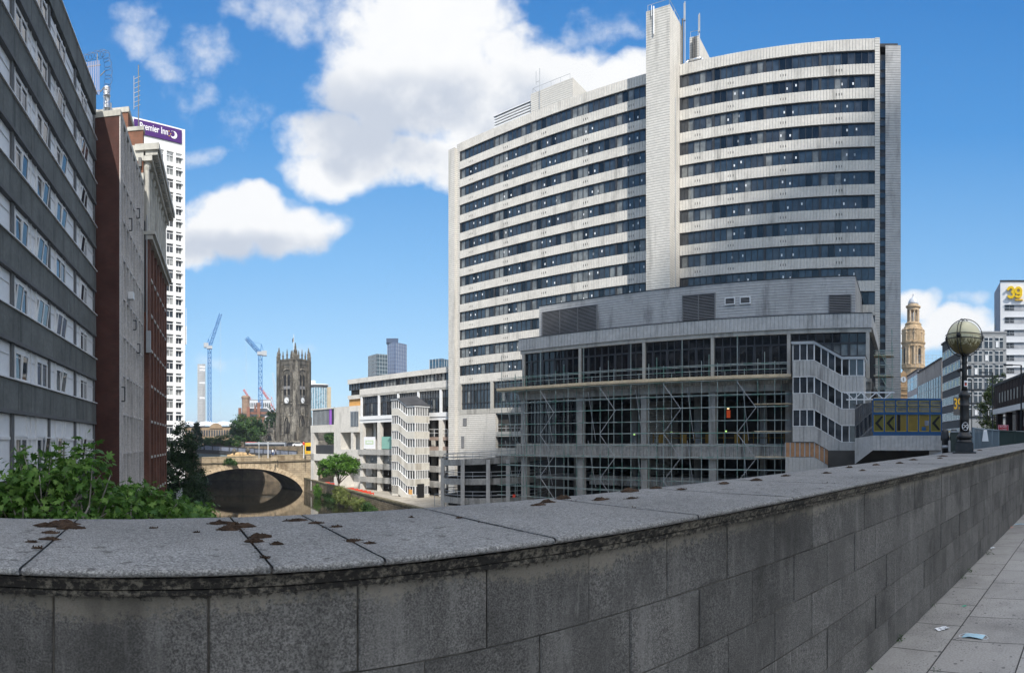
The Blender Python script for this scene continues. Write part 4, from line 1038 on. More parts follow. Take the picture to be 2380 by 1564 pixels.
def crane(label, px, r, base, top, jib, counter, mat, w=2.6, t=.5, hook=None):
    base_ = at_(px, base, r); rt = empty('tower_crane', base_, -th(px), label, 'crane', 'tower cranes over the skyline')
    k = r/F; h = (base-top)*k
    b = B(); lattice(b, (0,0,0), (0,0,h), w, w*1.5, t); b.out('mast', mat, rt)
    b = B(); lattice(b, (0,0,h), ((jib[0]-px)*k, 0, h+(top-jib[1])*k), w*.75, w*1.5, t*.85); b.out('jib', mat, rt)
    b = B(); cx, cz = (counter[0]-px)*k, h+(top-counter[1])*k
    b.bar((0,0,h),(cx,0,cz),w*.5); b.bar((cx*.3,0,h+w*2.6),(0,0,h),t); b.bar((cx*.3,0,h+w*2.6),((jib[0]-px)*k*.8,0,h+(top-jib[1])*k*.8),t*.35); b.bar((cx*.3,0,h+w*2.6),(cx,0,cz),t*.6); b.out('apex', mat, rt)
    b = B(); b.box(cx-w*.7, cx+w*.7, -w*.7, w*.7, cz-w*.6, cz+w*.7); b.box(-w*.8,w*.8,-w*.8,w*.8,h-w*.4,h+w*.5); b.out('counterweight', mt['steel_p'], rt)
    if hook: b = B(); jx, jz = (jib[0]-px)*k, h+(top-jib[1])*k; b.bar((jx,0,jz),(jx,0,jz-hook*k),t*.22); b.out('cable', mt['steel_p'], rt)
crane('tall blue luffing crane beside the slim concrete core, its jib raised steeply right', 487, 560, 985, 808, (513,729), (479,803), m_cb, 3.2, .75, 240)
crane('blue luffing crane with its jib raised left, nearest the cathedral tower', 605, 480, 960, 822, (572,785), (614,822), m_cb, 3.0, .6, 150)
crane('small red crane behind the blue crane, jib pointing up left', 628, 700, 970, 934, (604,900), (640,958), m_cr, 2.2, .6)
crane('pale crane left of the cathedral tower with a steep jib', 645, 700, 975, 950, (634,866), (652,944), m_cw, 2.4, .5)
crane('low red crane jib just over the brick turret', 590, 720, 970, 942, (566,905), (596,950), m_cr, 2.0, .6)
gfr = Fr(-25, 480)
rt = building('unfinished_block', 'white open concrete frame of a block under construction below the cranes', gfr, gfr.u(576), gfr.u(629), -2, gfr.z(600,930), 16, M('pale frame concrete', (.55,.57,.60), var=.1), 5, 12, mt['glass_b'], roof=mt['steel_p'], ww=.6, wh=.5)
# round glass hotel right of the cathedral
rfr = Fr(-19, 330); rt = empty('round_glass_hotel', at_(742, 1030, 345), -th(742), 'rounded pale glass building with a tan end wall right of the cathedral tower', 'building')
k = 345/F; m_gl = GLASS('pale blue curtain glass', (.16,.27,.34), rough=.12, spec=.6, var=.45, wsc=.4)
b = B(); hh = 128*k; b.lathe([(6.6,0),(6.6,hh)], (-1.2,0,0), 28, sx=1.0, sy=.7); b.out('wall', m_gl, rt)
b = B()
for i in range(28): a = 2*pi*i/28; b.box(-1.2+6.65*cos(a)-.1, -1.2+6.65*cos(a)+.1, 4.66*sin(a)-.1, 4.66*sin(a)+.1, 0, hh)
b.out('mullions', mt['white'], rt); b = B(); b.lathe([(6.3,hh),(6.3,hh+1.6)], (-1.2,0,0), 24, sy=.7); b.out('top_storey', mt['frame_d'], rt)
b = B(); b.lathe([(6.8,0),(6.8,.5)], (-1.2,0,hh+1.6), 24, sy=.7); b.box(-6.5,-2.3,-2,2,hh+2.1,hh+4.3); b.out('roof', mt['white'], rt)
b = B(); b.box(4.6, 6.8, -4, 3, 0, hh+.3); b.out('end_wall', M('tan end wall', (.42,.36,.26), var=.1), rt)
# dark glass office towers
def glass_tower(label, pxa, pxc, pxb, top, r, deg, hgt0, gm, bands, seed):
    """corner at pxc; left face pxa..pxc, right face pxc..pxb"""
    k = r/F; rt = empty('glass_tower', at_(pxc, HY, r), -th(pxc), label, 'tower'); h = (HY-top)*k
    al = rad(deg); wl_ = (pxc-pxa)*k/cos(al); wr = (pxb-pxc)*k/max(.2, sin(al)) if pxb > pxc else 8
    pl = (-wl_*cos(al), wl_*sin(al)); pr = (wr*sin(al), wr*cos(al))
    b = B(); b.slab([(0,0), pr, (pl[0]+pr[0], pl[1]+pr[1]), pl], -5, h); b.out('wall', gm, rt)
    b = B(); n = int(h/3.4)
    for i in range(n):
        z = h-1.0-i*3.4
        for p in (pl, pr):
            q = Vector((p[0],p[1],0)); nn = Vector((-q.y, q.x, 0)).normalized()*(.15 if p is pr else -.15); nn = -nn if nn.y > 0 else nn
            b.add([Vector((0,0,z))+nn, q+Vector((0,0,z))+nn, q+Vector((0,0,z+.9))+nn, Vector((0,0,z+.9))+nn], [(0,1,2,3)])
    b.out('spandrel', bands, rt)
    b = B()
    for p, w_ in ((pl, wl_), (pr, wr)):
        m_ = max(4, int(w_/2.4)); q = Vector((p[0],p[1],0))
        for i in range(m_+1):
            c = q*(i/m_); b.box(c.x-.12, c.x+.12, c.y-.3, c.y-.05, 0, h)
    b.out('mullion', mt['steel_p'], rt); return rt, h, k
glass_tower('dark gridded glass tower, lower of the far pair above the annex', 855, 876, 901, 822, 520, 62, 0, GLASS('teal black glass', (.02,.045,.06), var=.2), M('grey blue band', (.16,.20,.22)), 1)
rt, h, k = glass_tower('taller blue grey service tower standing right of the gridded tower', 900, 918, 946, 795, 540, 40, 0, M('blue grey solar cladding', (.10,.145,.25), rough=.35, spec=.6, var=.15, sc=.05), M('dark blue band', (.06,.09,.18), rough=.3, spec=.6), 2)
b = B(); b.box(-8, 3, 3, 12, h, h+10*k); b.out('lift_house', M('dark navy cladding', (.05,.075,.13)), rt)
b = B(); b.box(-7, 9, -.6, -.3, h-30*k*.9-4, h-30*k*.45); b.out('pale_panel', M('pale cladding band', (.28,.32,.38)), rt) if False else None
glass_tower('blue glass cube top peeping over the right end of the annex roof', 998, 1027, 1050, 833, 300, 35, 0, GLASS('deep blue glass', (.03,.085,.14), var=.3), M('blue grey mullion', (.06,.11,.16)), 3)

# ---- on and behind the bridge: bus, sign posts, people, cars
def bus(label, px, py, r):
    rt = empty('bus', at_(px, py, r), rad(24), label, 'bus'); b = B()
    b.box(-1.2,1.2,-4.5,4.5,.35,2.9); b.out('body', M('yellow bus paint', (.66,.42,.03), rough=.35, spec=.5, var=.05), rt)
    b = B(); b.box(-1.21,1.21,-4.0,4.0,1.5,2.4); b.box(-.95,.95,-4.53,-4.5,1.3,2.4); b.out('window', mt['glass_d'], rt)
    b = B(); b.box(-1.05,1.05,-3.8,3.8,2.903,3.3); b.out('roof_pod', mt['yellow'], rt)
    for y in (-2.8,2.8):
        for x in (-1.1,1.1): b = B(); b.tube((x-.15,y,.45),(x+.15,y,.45),.45,12); b.out('wheel', mt['black'], rt)
    b = B(); b.box(-.9,-.6,-4.55,-4.5,.8,1.0); b.out('tail_light', mt['red'], rt); b = B(); b.box(.6,.9,-4.55,-4.5,.8,1.0); b.out('tail_light', mt['red'], rt)
bus('yellow single-deck bus on the bridge road beside the concrete portal', 717, 1059, 150)
def person(label, px, py, r, top, legs, skin, rz, stride=.18):
    rt = empty('person', at_(px, py, r), rz, label, 'person')
    me = bpy.data.meshes.new('body')
    J = [(0,0,.92),(0,0,1.18),(0,0,1.42),(0,.01,1.53),(0,.02,1.68),(-.19,0,1.40),(-.25,.05,1.13),(-.24,.16,.90),(.19,0,1.40),(.25,-.03,1.13),(.24,.05,.90),(-.10,0,.86),(-.11,stride*.6,.47),(-.11,stride*.4,.06),(-.11,stride*.4+.15,.03),(.10,0,.86),(.11,-stride*.3,.47),(.11,-stride,.08),(.11,-stride+.14,.03)]
    ed = [(0,1),(1,2),(2,3),(3,4),(2,5),(5,6),(6,7),(2,8),(8,9),(9,10),(0,11),(11,12),(12,13),(13,14),(0,15),(15,16),(16,17),(17,18)]
    rad_ = [.15,.14,.15,.055,.10,.065,.048,.036,.065,.048,.036,.095,.065,.042,.04,.095,.065,.042,.04]
    me.from_pydata(J, ed, []); o = bpy.data.objects.new('body', me); COL.objects.link(o); o.parent = rt
    md = o.modifiers.new('skin', 'SKIN'); sk = me.skin_vertices[0].data
    for i, q in enumerate(rad_): sk[i].radius = (q, q*.8)
    sk[0].use_root = True; o.modifiers.new('sub', 'SUBSURF').levels = 1
    me.materials.append(skin)
    b = B(); b.lathe([(.165,.86),(.175,1.0),(.165,1.2),(.19,1.38),(.10,1.47)], (0,0,0), 12, sy=.75); b.path([(-.19,0,1.41),(-.25,.05,1.13)], .07, 8, r2=.06); b.path([(.19,0,1.41),(.25,-.03,1.13)], .07, 8, r2=.06); b.out('top', top, rt, True)
    b = B(); b.lathe([(.13,.80),(.17,.92)], (0,0,0), 12, sy=.8); b.path([(-.10,0,.88),(-.11,stride*.6,.47),(-.11,stride*.4,.10)], .105, 8, r2=.06); b.path([(.10,0,.88),(.11,-stride*.3,.47),(.11,-stride,.12)], .105, 8, r2=.06); b.out('trousers', legs, rt, True)
    b = B(); b.lathe([(.09,1.66),(.112,1.72),(.10,1.79),(.04,1.83)], (0,-.01,0), 10); b.out('hair', mt['black'], rt, True)
m_skin = M('skin', (.42,.26,.19), var=.05)
person('person in a white shirt and blue jeans walking on the stone bridge', 634-0, 1060, 138, mt['paper'], M('blue jeans', (.06,.10,.22)), m_skin, rad(70))
person('person in a grey top behind the white-shirted one on the bridge', 641, 1059, 139, M('grey top', (.30,.30,.32)), mt['black'], m_skin, rad(-60))
for i, (px, lab) in enumerate(((623,'thin white sign post left of the walkers on the bridge'),(602,'grey lamp post between the finials and walkers'),(718-12,'pale traffic pole near the yellow bus'))):
    rt = empty('signal_pole', at_(px, 1060, 139), 0, lab, 'pole'); b = B(); b.path([(0,0,-.5),(0,0,3.4)], .09, 6); b.out('shaft', mt['white'] if i != 1 else mt['steel_p'], rt); b = B(); b.box(-.22,.22,-.12,.0,2.6,3.3); b.out('head', mt['red'] if i == 2 else mt['steel_p'], rt)
def car(label, px, py, r, mat, rz):
    rt = empty('parked_car', at_(px, py, r), rz, label, 'car', 'cars below the cathedral'); b = B()
    b.prism([(-2.1,.3),(2.1,.3),(2.1,.75),(1.3,.9),(.7,1.42),(-1.0,1.42),(-1.7,.92),(-2.1,.85)], -.85, .85); b.out('body', mat, rt)
    b = B(); b.prism([(-1.55,.95),(1.2,.95),(.65,1.36),(-.95,1.36)], -.87, .87); b.out('window', mt['glass_d'], rt)
    for x in (-1.3,1.3):
        for y in (-.8,.8): b = B(); b.tube((x,y-.1,.32),(x,y+.1,.32),.32,10); b.out('wheel', mt['black'], rt)
m_cwh = M('white car paint', (.75,.76,.78), rough=.25, spec=.6, var=.02)
car('white parked car in front of the cathedral doorway', 694, 1038, 205, m_cwh, rad(15))
car('dark parked car left of the white one below the porch', 676, 1038.5, 206, M('dark car paint', (.05,.055,.07), rough=.25, spec=.6), rad(18))
rt = empty('coach', at_(616, 1049, 196), rad(10), 'pale grey and red coach half hidden behind the footbridge balustrade', 'coach'); b = B(); b.box(-7,7,-1.2,1.2,.3,3.0); b.out('body', M('pale coach paint', (.33,.35,.38), rough=.4), rt); b = B(); b.box(-6.8,6.8,-1.25,1.22,1.5,2.4); b.out('window', mt['glass_b'], rt); b = B(); b.box(-7,-3,-1.22,1.2,3.003,3.12); b.out('stripe', mt['red'], rt)
for x in (-4.5,4.5): b = B(); b.tube((x,-1.25,.45),(x,1.25,.45),.45,10); b.out('wheel', mt['black'], rt)

# ---- quay: tree, shrubs on the wall, barriers
def q_at(px, r, z): t = th(px); return (r*sin(t), r*cos(t), z)
tree('quay_tree', 'spreading bright green tree on the quay before the annex', 'tree', q_at(787, 113, QUAY), [(0,0,5.3,4.0,3.4,1.9),(-2.0,-.3,4.3,2.4,2.4,1.3),(2.0,.2,5.0,2.2,2.6,1.9),(.3,0,6.4,2.4,2.2,1.1)], 170, 80, .34, mt['lf_bright'], mt['bark'], .22, 51, OVAL, .62, fork=.35)
def bank(label, t0, t1, mat, seed, h, nc, size=.22):
    p = W1+WD*((t0+t1)/2)+WN*.5; L = (t1-t0)/2
    rt = empty('bank_shrub', (p.x, p.y, WATER+.1), atan2(WD.y, WD.x), label, 'shrub'); rg = random.Random(seed)
    bl = [(-L*.5,.0,h*.45,L*.6,.7,h*.5),(L*.45,0,h*.38,L*.55,.7,h*.42),(0,-.2,h*.55,L*.5,.7,h*.5)]
    b = B(); cl = crown(b, bl, nc, 60, size, rg, BLADE, .5, .35); b.out('foliage', mat, rt); b = B(); limbs(b, (0,.2,-.3), cl, rg, .06, 12); b.out('stems', mt['bark'], rt)
bank('tall yellow green shrub, biggest of those growing along the quay wall', 29, 40, mt['lf_yel'], 61, 3.9, 120)
bank('pale straggling shrub on the quay wall beside the tall yellow one', 40, 50, mt['lf_yel'], 62, 2.6, 80)
bank('small darker green shrub closing the row of quay wall planting, nearest the ramp', 47, 54, mt['lf_mid'], 63, 2.3, 60)
bank('narrow green creeper on the quay wall nearest the bridge', 13, 18, mt['lf_bright'], 64, 3.0, 50)
bank('low green growth at the waterline under the yellow shrub', 20, 32, mt['lf_mid'], 65, 1.5, 60)
def barrier(px, r, rz, lab):
    rt = empty('plastic_barrier', q_at(px, r, QUAY), rz, lab, 'barrier', 'red barriers on the quay'); b = B()
    b.box(-1.0,1.0,-.06,.06,.72,.95); b.box(-1.0,1.0,-.06,.06,.12,.3)
    for x in (-.94,-.3,.3,.94): b.box(x-.06,x+.06,-.05,.05,.3,.72)
    b.out('panel', mt['red'], rt); b = B(); b.box(-.8,-.6,-.3,.3,0,.12); b.out('foot', mt['black'], rt); b = B(); b.box(.6,.8,-.3,.3,0,.12); b.out('foot', mt['black'], rt)
for i, (px, r) in enumerate(((757,128),(768,125),(812,112),(822,110),(832,108),(842,106),(851,104),(858,101))):
    barrier(px, r, rad(50), ['red barrier farthest left by the portal foot','red barrier next to the portal foot, second from the left','red barrier in the shade right of the tree trunk','red barrier below the annex deck corner, fourth from the left','red barrier before the first annex column','red barrier right of the first annex column','red barrier second from the right along the quay wall','red barrier at the right end of the row by the quay wall'][i])
rt = empty('mesh_fence', q_at(1010, 88, QUAY), rad(-15), 'temporary grey mesh site fence beside the stair tower door', 'fence')
for i in range(3):
    x = i*2.1; b = B(); b.path([(x,0,0),(x,0,1.9),(x+2.0,0,1.9),(x+2.0,0,0)], .045, 5); b.path([(x,0,.25),(x+2,0,.25)], .03, 4); b.out('frame', mt['steel_p'], rt)
    b = B(); b.box(x+.1,x+1.9,.0,.02,.3,1.8) if i else b.bar((x+1,0,.25),(x+1,0,1.9),.02); b.out('screen', mt['black'] if i else mt['steel_p'], rt)
# ================================================================ the empty slab hotel
hf = Fr(37.2, 73.3)
rt = hf.root('office_slab', 'huge pale concrete slab block with long dark window bands and a projecting stair shaft', 'building')
rng = random.Random(31)
UL, UR = [-66.7,-59.45,-52.2,-44.95,-37.7,-31.36], [-28.03,-23.5,-16.6,-9.5,-2.45]
Z0 = 48.8; RZ = 50.25
b = B(); b.box(-66.7, -2.45, .65, 14, -11, RZ-.9); b.out('wall_core', mt['interior'], rt)
b = B(); b.box(-66.9, .4, .2, 14.2, RZ-.897, RZ-.5); b.out('roof', mt['roof_d'], rt)
def wing(us, side):
    a0, a1 = us[0], us[-1]
    for k in range(-1, 13):
        zt = Z0-3.0*k
        if k == -1: zlo, zhi = Z0+.02, RZ
        else: zlo, zhi = zt-3.0+.02, zt-1.68
        b = B(); x = a0
        b.ribs(a0, a1, 0.0, zlo, zhi, pitch=.405, d=.055, back=.5, duty=.74)
        b.out('spandrel', mt['conc'], rt)
        b = B()                                            # drain slots in threes
        if k >= 0:
            for x in us[:-1]:
                for q in range(3): b.box(x+2.2+q*.33, x+2.28+q*.33, -.058, -.02, (zlo+zhi)/2-.18, (zlo+zhi)/2+.12)
            b.out('weep_slots', mt['black'], rt)
        if k < 0: continue
        g = B(); f = B(); zb = zt-1.68
        f.box(a0, a1, .10, .30, zb+.003, zb+.09); f.box(a0, a1, .10, .30, zt-.09, zt+.015)
        for i in range(len(us)-1):
            p0, p1 = us[i], us[i+1]; npn = max(4, int(round((p1-p0)/.9))); w = (p1-p0-.3)/npn
            f.box(p0, p0+.3, .08, .34, zb+.09, zt-.09)
            for j in range(npn):
                xa = p0+.3+j*w
                f.box(xa+w-.035, xa+w+.035, .12, .28, zb+.09, zt-.09)
                r = rng.random(); pale = (j == 0 and side == 'L') or (side == 'L' and j in (1,2) and i in (1,3) and r < .8)
                m = 2 if pale and r < .85 else (0 if r < .52 else (1 if r < .80 else (3 if r < .93 else 2)))
                if side == 'R' and i == 0: m = 1 if r < .6 else 2
                tl = rng.uniform(-.012, .012)
                g.add([(xa,.2-tl,zb+.05),(xa+w,.2+tl,zb+.05),(xa+w,.2+tl,zt-.05),(xa,.2-tl,zt-.05)], [(0,1,2,3)], m)
        go = g.out('ribbon_window', [mt['glass_a'], mt['glass_b'], mt['glass_c'], mt['glass_d']], rt)
        f.out('frame', mt['frame_d'], go)
        if k > 0:                                          # white notices stuck to the panes
            for i in range(len(us)-1):
                if us[i+1]-us[i] < 5: continue
                s0 = rng.uniform(.25, .5); s1 = s0+rng.uniform(.12, .3)
                for s in (s0, s1):
                    x = us[i]+.3+(us[i+1]-us[i]-.3)*s; q = B(); zc = zt-.84+rng.uniform(-.25,.2)
                    q.box(x-.085, x+.085, .165, .18, zc-.15, zc+.15); q.out('notice', mt['paper'], go)
wing(UL, 'L'); wing(UR, 'R')
# left end pier and its shadow slot
b = B(); b.box(-68.75, -67.35, -.55, 14, -11, 49.6); b.box(-67.35, -66.703, .05, 14, -11, RZ); b.out('end_pier', mt['conc_h'], rt)
# stair shaft
b = B(); b.box(-31.36, -28.03, -3.43, 1.0, -11, 55.95); b.out('stair_shaft', mt['conc_h'], rt)
b = B(); b.path([(-27.98,-1.6,45),(-27.98,-1.6,18)], .06, 5); b.path([(-27.95,-2.0,31),(-27.8,-2.0,31),(-27.8,-2.0,28),(-27.95,-2.0,28)], .05, 5); b.out('drainpipe', mt['steel_p'], rt)
b = B(); b.box(-27.6, -26.3, 2.8, 9.0, RZ-.5, 55.6); b.out('lift_house', mt['conc_h'], rt)
def rail(b, pts, h=1.0, r=.03, mid=False):
    for i in range(len(pts)-1):
        p, q = Vector(pts[i]), Vector(pts[i+1])
        b.path([p+Vector((0,0,h)), q+Vector((0,0,h))], r, 5)
        if mid: b.path([p+Vector((0,0,h*.5)), q+Vector((0,0,h*.5))], r*.8, 5)
        n = max(1, int((q-p).length/1.6))
        for j in range(n+1):
            c = p.lerp(q, j/n); b.path([c, c+Vector((0,0,h))], r, 5)
b = B(); rail(b, [(-31.2,-3.2,55.95),(-28.2,-3.2,55.95),(-28.2,.6,55.95)], .9); rail(b, [(-27.5,2.9,55.6),(-26.4,2.9,55.6)], .8); b.out('shaft_rail', mt['steel_p'], rt)
b = B()
b.path([(-30.2,-3.6,52.6),(-30.2,-3.6,56.2)], .09, 6); b.path([(-30.5,-3.6,55.0),(-30.5,-3.6,56.4)], .05, 5)
b.out('antenna', mt['white'], rt)
for x, y, z0, z1 in ((-27.4,.4,50,58.8),(-26.0,2.3,51,58.2)):
    b = B(); b.path([(x,y,z0),(x,y,z1)], .07, 6); b.box(x-.12, x+.12, y-.2, y-.06, z1-2.6, z1-.3); b.out('antenna', mt['steel_p'], rt)
b = B(); b.path([(-27.7,.3,50.3),(-27.7,.3,56.5)], .12, 6); b.path([(-27.0,2.5,55.2),(-27.0,2.5,50.6)], .10, 6); b.path([(-26.7,2.5,55.2),(-26.7,2.5,50.6)], .10, 6); b.out('cable_riser', mt['dkmetal'], rt)
b = B(); b.path([(-27.6,.6,50.4),(-27.0,.6,50.9),(-25.2,.6,50.9),(-24.9,.6,50.5)], .17, 8); b.out('duct', m_gal, rt, True)
# right end: narrow pier, glazed slot, wide pier
b = B(); b.box(-2.447, -1.85, -.10, 14, -11, RZ+.05); b.out('corner_pier', mt['conc_h'], rt)
b = B(); b.box(-1.847, -1.15, .30, 14, -11, 48.4); b.out('slot_core', mt['frame_d'], rt)
for k in range(30):
    z = 47.6-1.5*k; w = B(); hh = 1.1 if k % 2 == 0 else .62
    w.box(-1.83, -1.17, .22, .297, z-hh, z); w.out('slot_window', mt['glass_a'] if rng.random() < .5 else mt['glass_b'], rt)
b = B(); b.box(-1.147, .75, -.12, 14, -11, 49.3); b.out('end_pier', mt['conc_plant'], rt)
# roof plant
b = B(); b.box(-54.9, -47.0, 4.0, 11, RZ-.5, 56.0); b.out('plant_room', mt['conc_h'], rt)
b = B(); b.box(-62.6, -54.93, 4.6, 10, RZ-.5, 55.0); po = b.out('louvre_box', mt['frame_d'], rt)
b = B()
for i in range(10): b.box(-62.7, -54.95, 4.25, 4.5, RZ+.1+i*.47, RZ+.33+i*.47)
b.box(-62.75,-54.95,4.1,10,55.0,55.12); b.out('blade', mt['white'], po)
b = B(); rail(b, [(-54.6,4.2,56),(-47.6,4.2,56)], .9); rail(b, [(-54.6,4.2,56),(-54.6,8,56)], .9); rail(b, [(-46.9,6,RZ),(-42.5,6,RZ)], 1.1); b.out('roof_rail', mt['steel_p'], rt)
b = B(); b.path([(-53.0,3.8,52.6),(-53.0,3.8,59.4)], .06, 5); b.path([(-53.7,3.8,57),(-53.7,3.8,59.2)], .05, 5); b.bar((-53.7,3.8,57.4),(-53,3.8,57.4),.05); b.out('antenna', mt['steel_p'], rt)
b = B(); b.box(-6.5, -3.3, 3, 3.6, RZ-.4, RZ+1.2); b.out('roof_box', M('rusty cream sheet', (.62,.55,.42), var=.15, stain=(.45,.16,.04), st=.8, stsc=(.6,.6,.9)), rt)
# lower storeys left of the podium
b = B(); b.box(-66.7, -44, -.06, .6, 4.65, 5.45); b.box(-66.7, -44, -.03, .6, 9.70, 9.95); b.out('ledge', mt['beam'], rt)
g = B(); f = B()
for i, (a, c) in enumerate(((-66.5,-60.1),(-59.3,-52.6),(-51.8,-45))):
    n = 9; w = (c-a)/n
    for j in range(n):
        x = a+j*w
        g.quad((x,.25,5.5),(x+w,.25,5.5),(x+w,.25,6.5),(x,.25,6.5), 0); g.quad((x,.25,6.5),(x+w,.25,6.5),(x+w,.25,8.6),(x,.25,8.6), rng.choice([0,1,0,3,2])); g.quad((x,.25,8.6),(x+w,.25,8.6),(x+w,.25,9.7),(x,.25,9.7), 1)
        f.box(x-.05, x+.05, .12, .3, 5.5, 9.7)
    f.box(a, c, .12, .3, 6.45, 6.55); f.box(a, c, .12, .3, 8.55, 8.65)
go = g.out('tall_window', [mt['glass_a'], mt['glass_b'], mt['glass_c'], mt['glass_d']], rt); f.out('frame', mt['frame_d'], go)
for x in (-66.6,-59.7,-52.2): b = B(); b.box(x-.28, x+.28, -.05, .4, 5.45, 9.7); b.out('pilaster', mt['beam'], rt)
b = B(); b.box(-66.7, -58.9, -.02, .64, -11, 4.6); b.out('base_wall', mt['conc_h'], rt)
b = B(); b.box(-58.897, -44, 1.8, 2.4, -11, 4.6); b.box(-58.897, -44, -.02, 1.79, .9, 1.7); b.box(-58.897, -44, -.02, 1.79, -2.2, -.9); b.out('base_beam', mt['beam'], rt)
b = B(); b.box(-58.6, -44, 1.2, 1.3, -.85, .85); b.out('low_window', mt['glass_b'], rt)
b = B(); rail(b, [(-58.6,.1,1.7),(-45,.1,1.7)], 1.1, mid=True); b.out('balcony_rail', mt['white'], rt)
for px, py0, py1, w in ((1081,972,989,.42),(1076,1014,1041,.32)):
    u = hf.u(px); b = B(); b.box(u-w, u+w, -.10, -.025, hf.z(px,py1), hf.z(px,py0)); b.out('vent_grille', mt['louvre'], rt)

# ================================================================ annex on the quay, left
af = Fr(36.9, 75.0)
rt = af.root('quayside_annex', 'low concrete quayside block with columned loggia and open parking decks', 'building')
b = B(); b.box(-99.0, -70.3, -.08, .9, 12.2, 13.15); b.box(-99.0, -94.9, -.05, .9, 9.0, 9.8); b.box(-94.9, -70.3, -.1, .9, 9.62, 10.85); b.out('fascia', mt['conc'], rt)
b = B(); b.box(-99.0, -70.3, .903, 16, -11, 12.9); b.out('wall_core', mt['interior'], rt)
b = B(); b.box(-98.95, -95.0, .3, .9, 7.2, 9.0); b.out('timber_boarding', M('orange plywood', (.55,.30,.10), var=.15, sc=1.5), rt)
g = B(); f = B(); x = -98.8; w = .92
while x < -70.6:
    r = rng.random(); g.quad((x,.35,10.85),(x+w,.35,10.85),(x+w,.35,12.2),(x,.35,12.2), 0 if r < .45 else (1 if r < .7 else (2 if r < .9 else 3)))
    f.box(x-.05, x+.05, .2, .4, 10.85, 12.2); x += w
go = g.out('ribbon_window', [mt['glass_a'], mt['glass_b'], mt['glass_c'], mt['glass_d']], rt); f.out('frame', mt['frame_d'], go)
cl = [-94.4,-88.9,-83.2,-77.7,-72.0]
b = B(); b.box(-94.9, -70.3, -.06, .5, 9.25, 9.6); b.out('window_head', mt['beam'], rt)
for i, x in enumerate(cl):
    b = B(); b.box(x-.25, x+.25, -.06, .5, 5.3, 9.25); b.out('mullion_column', mt['white'], rt)
    c = cl[i+1] if i < 4 else -70.3
    g = B(); f = B(); n = max(2, int((c-x-.5)/.62)); w = (c-x-.5)/n
    for j in range(n):
        xa = x+.25+j*w; g.quad((xa,.3,5.3),(xa+w,.3,5.3),(xa+w,.3,7.9),(xa,.3,7.9), rng.choice([1,0,3,1,2,0])); g.quad((xa,.3,7.9),(xa+w,.3,7.9),(xa+w,.3,9.25),(xa,.3,9.25), 0); f.box(xa-.04, xa+.04, .2, .34, 5.3, 9.25)
    f.box(x+.25, c-.25, .2, .34, 7.85, 7.95); f.box(x+.25, c-.25, .2, .34, 5.9, 5.98)
    go = g.out('tall_window', [mt['glass_a'], mt['glass_b'], mt['glass_c'], mt['glass_d']], rt); f.out('frame', mt['frame_d'], go)
b = B(); b.box(-94.9, -70.3, -.15, .9, 4.55, 5.28); b.box(-94.9, -70.3, .0, .9, 3.95, 4.547); b.out('floor_edge', mt['white'], rt)
b = B(); b.box(-94.7,-70.3, 4.0, 4.3, -11, 4.0); b.out('rear_wall', BRICK('brown loggia brick', (.14,.10,.075), (.11,.08,.06), (.10,.085,.07)), rt)
bpy.data.objects.remove([o for o in rt.children if o.name.startswith('wall_core')][0])
b = B(); b.box(-99.0, -70.3, .903, 16, 4.0, 12.9); b.box(-99, -70.3, 4.303, 16, -11, 3.997); b.out('wall_core', mt['interior'], rt)
for x in cl:
    b = B(); b.box(x-.42, x+.42, -.05, .85, -11, 3.95); b.out('column', mt['conc'], rt)
    b = B(); b.box(x+1.2, x+1.9, 2.2, 2.9, -11, 3.95); b.out('inner_column', mt['conc'], rt)
for z0, z1 in ((-2.5,-1.45),(-5.3,-4.25),(-8.0,-6.95)):
    b = B(); b.box(-95.2, -70.3, -.35, 4.0, z0, z1); b.out('deck', mt['conc_old'], rt)
    b = B(); rail(b, [(-94.5,.2,z1-2.85+.75),(-78,.2,z1-2.85+.75)], 1.0, .035); b.out('deck_rail', mt['steel_p'], rt)
b = B(); rail(b, [(-77,.2,1.0),(-70.6,.2,1.0)], 1.3, .05, True); b.out('loggia_rail', mt['white'], rt)
b = B(); b.box(-78.5,-70.3,.1,.6,.35,.95); b.box(-78.5,-70.3,.1,.6,-1.45,-.75); b.out('panel', M('pinkish brown panel', (.34,.26,.22), var=.1), rt)
b = B(); b.box(-94,-78.5,.9,1.0,-4.2,-2.55); b.out('low_window', mt['glass_c'], rt)
# pale windowless box and the portal at its left end
b = B(); b.box(-103.6, -94.95, -.3, 10, 3.0, 7.55); b.box(-103.6, -101.2, -.3, 5, -11, 2.997); b.box(-101.197,-94.95, 3.2, 5, -11, 2.997); b.box(-101.197,-94.95,-.3,.4,2.1,2.997); b.box(-97.7,-96.9,-.2,.5,-2.4,2.097); b.box(-103.6,-94.95,-.32,5,-3.4,-1.5); b.out('end_block', mt['conc'], rt)
b = B(); b.box(-97.6, -95.0, -.36, -.303, 3.3, 6.3); go = b.out('end_window', mt['glass_a'], rt)
b = B(); 
for i in range(6): b.box(-97.6+i*.5,-97.52+i*.5,-.42,-.363,3.3,6.3)
b.box(-97.7,-94.98,-.42,-.30,6.3,6.45); b.out('frame', mt['steel_p'], go)
b = B(); b.box(-112.6, -103.65, -.4, 6, 2.2, 3.85); b.box(-112.6, -111.4, -.35, .9, -11, 2.197); b.box(-108.5,-107.6,4,5,-11,2.197); b.box(-112.6,-103.65,-.35,6,-4.1,-2.6); b.out('portal', mt['conc'], rt)
b = B(); b.box(-112.2, -103.65, -.1, 5.5, 3.853, 7.3); b.out('upper_room', mt['glass_d'], rt)
b = B(); b.box(-112.6, -103.65, -.35, 5.8, 7.3, 7.6); b.out('upper_roof', mt['conc'], rt)
b = B()
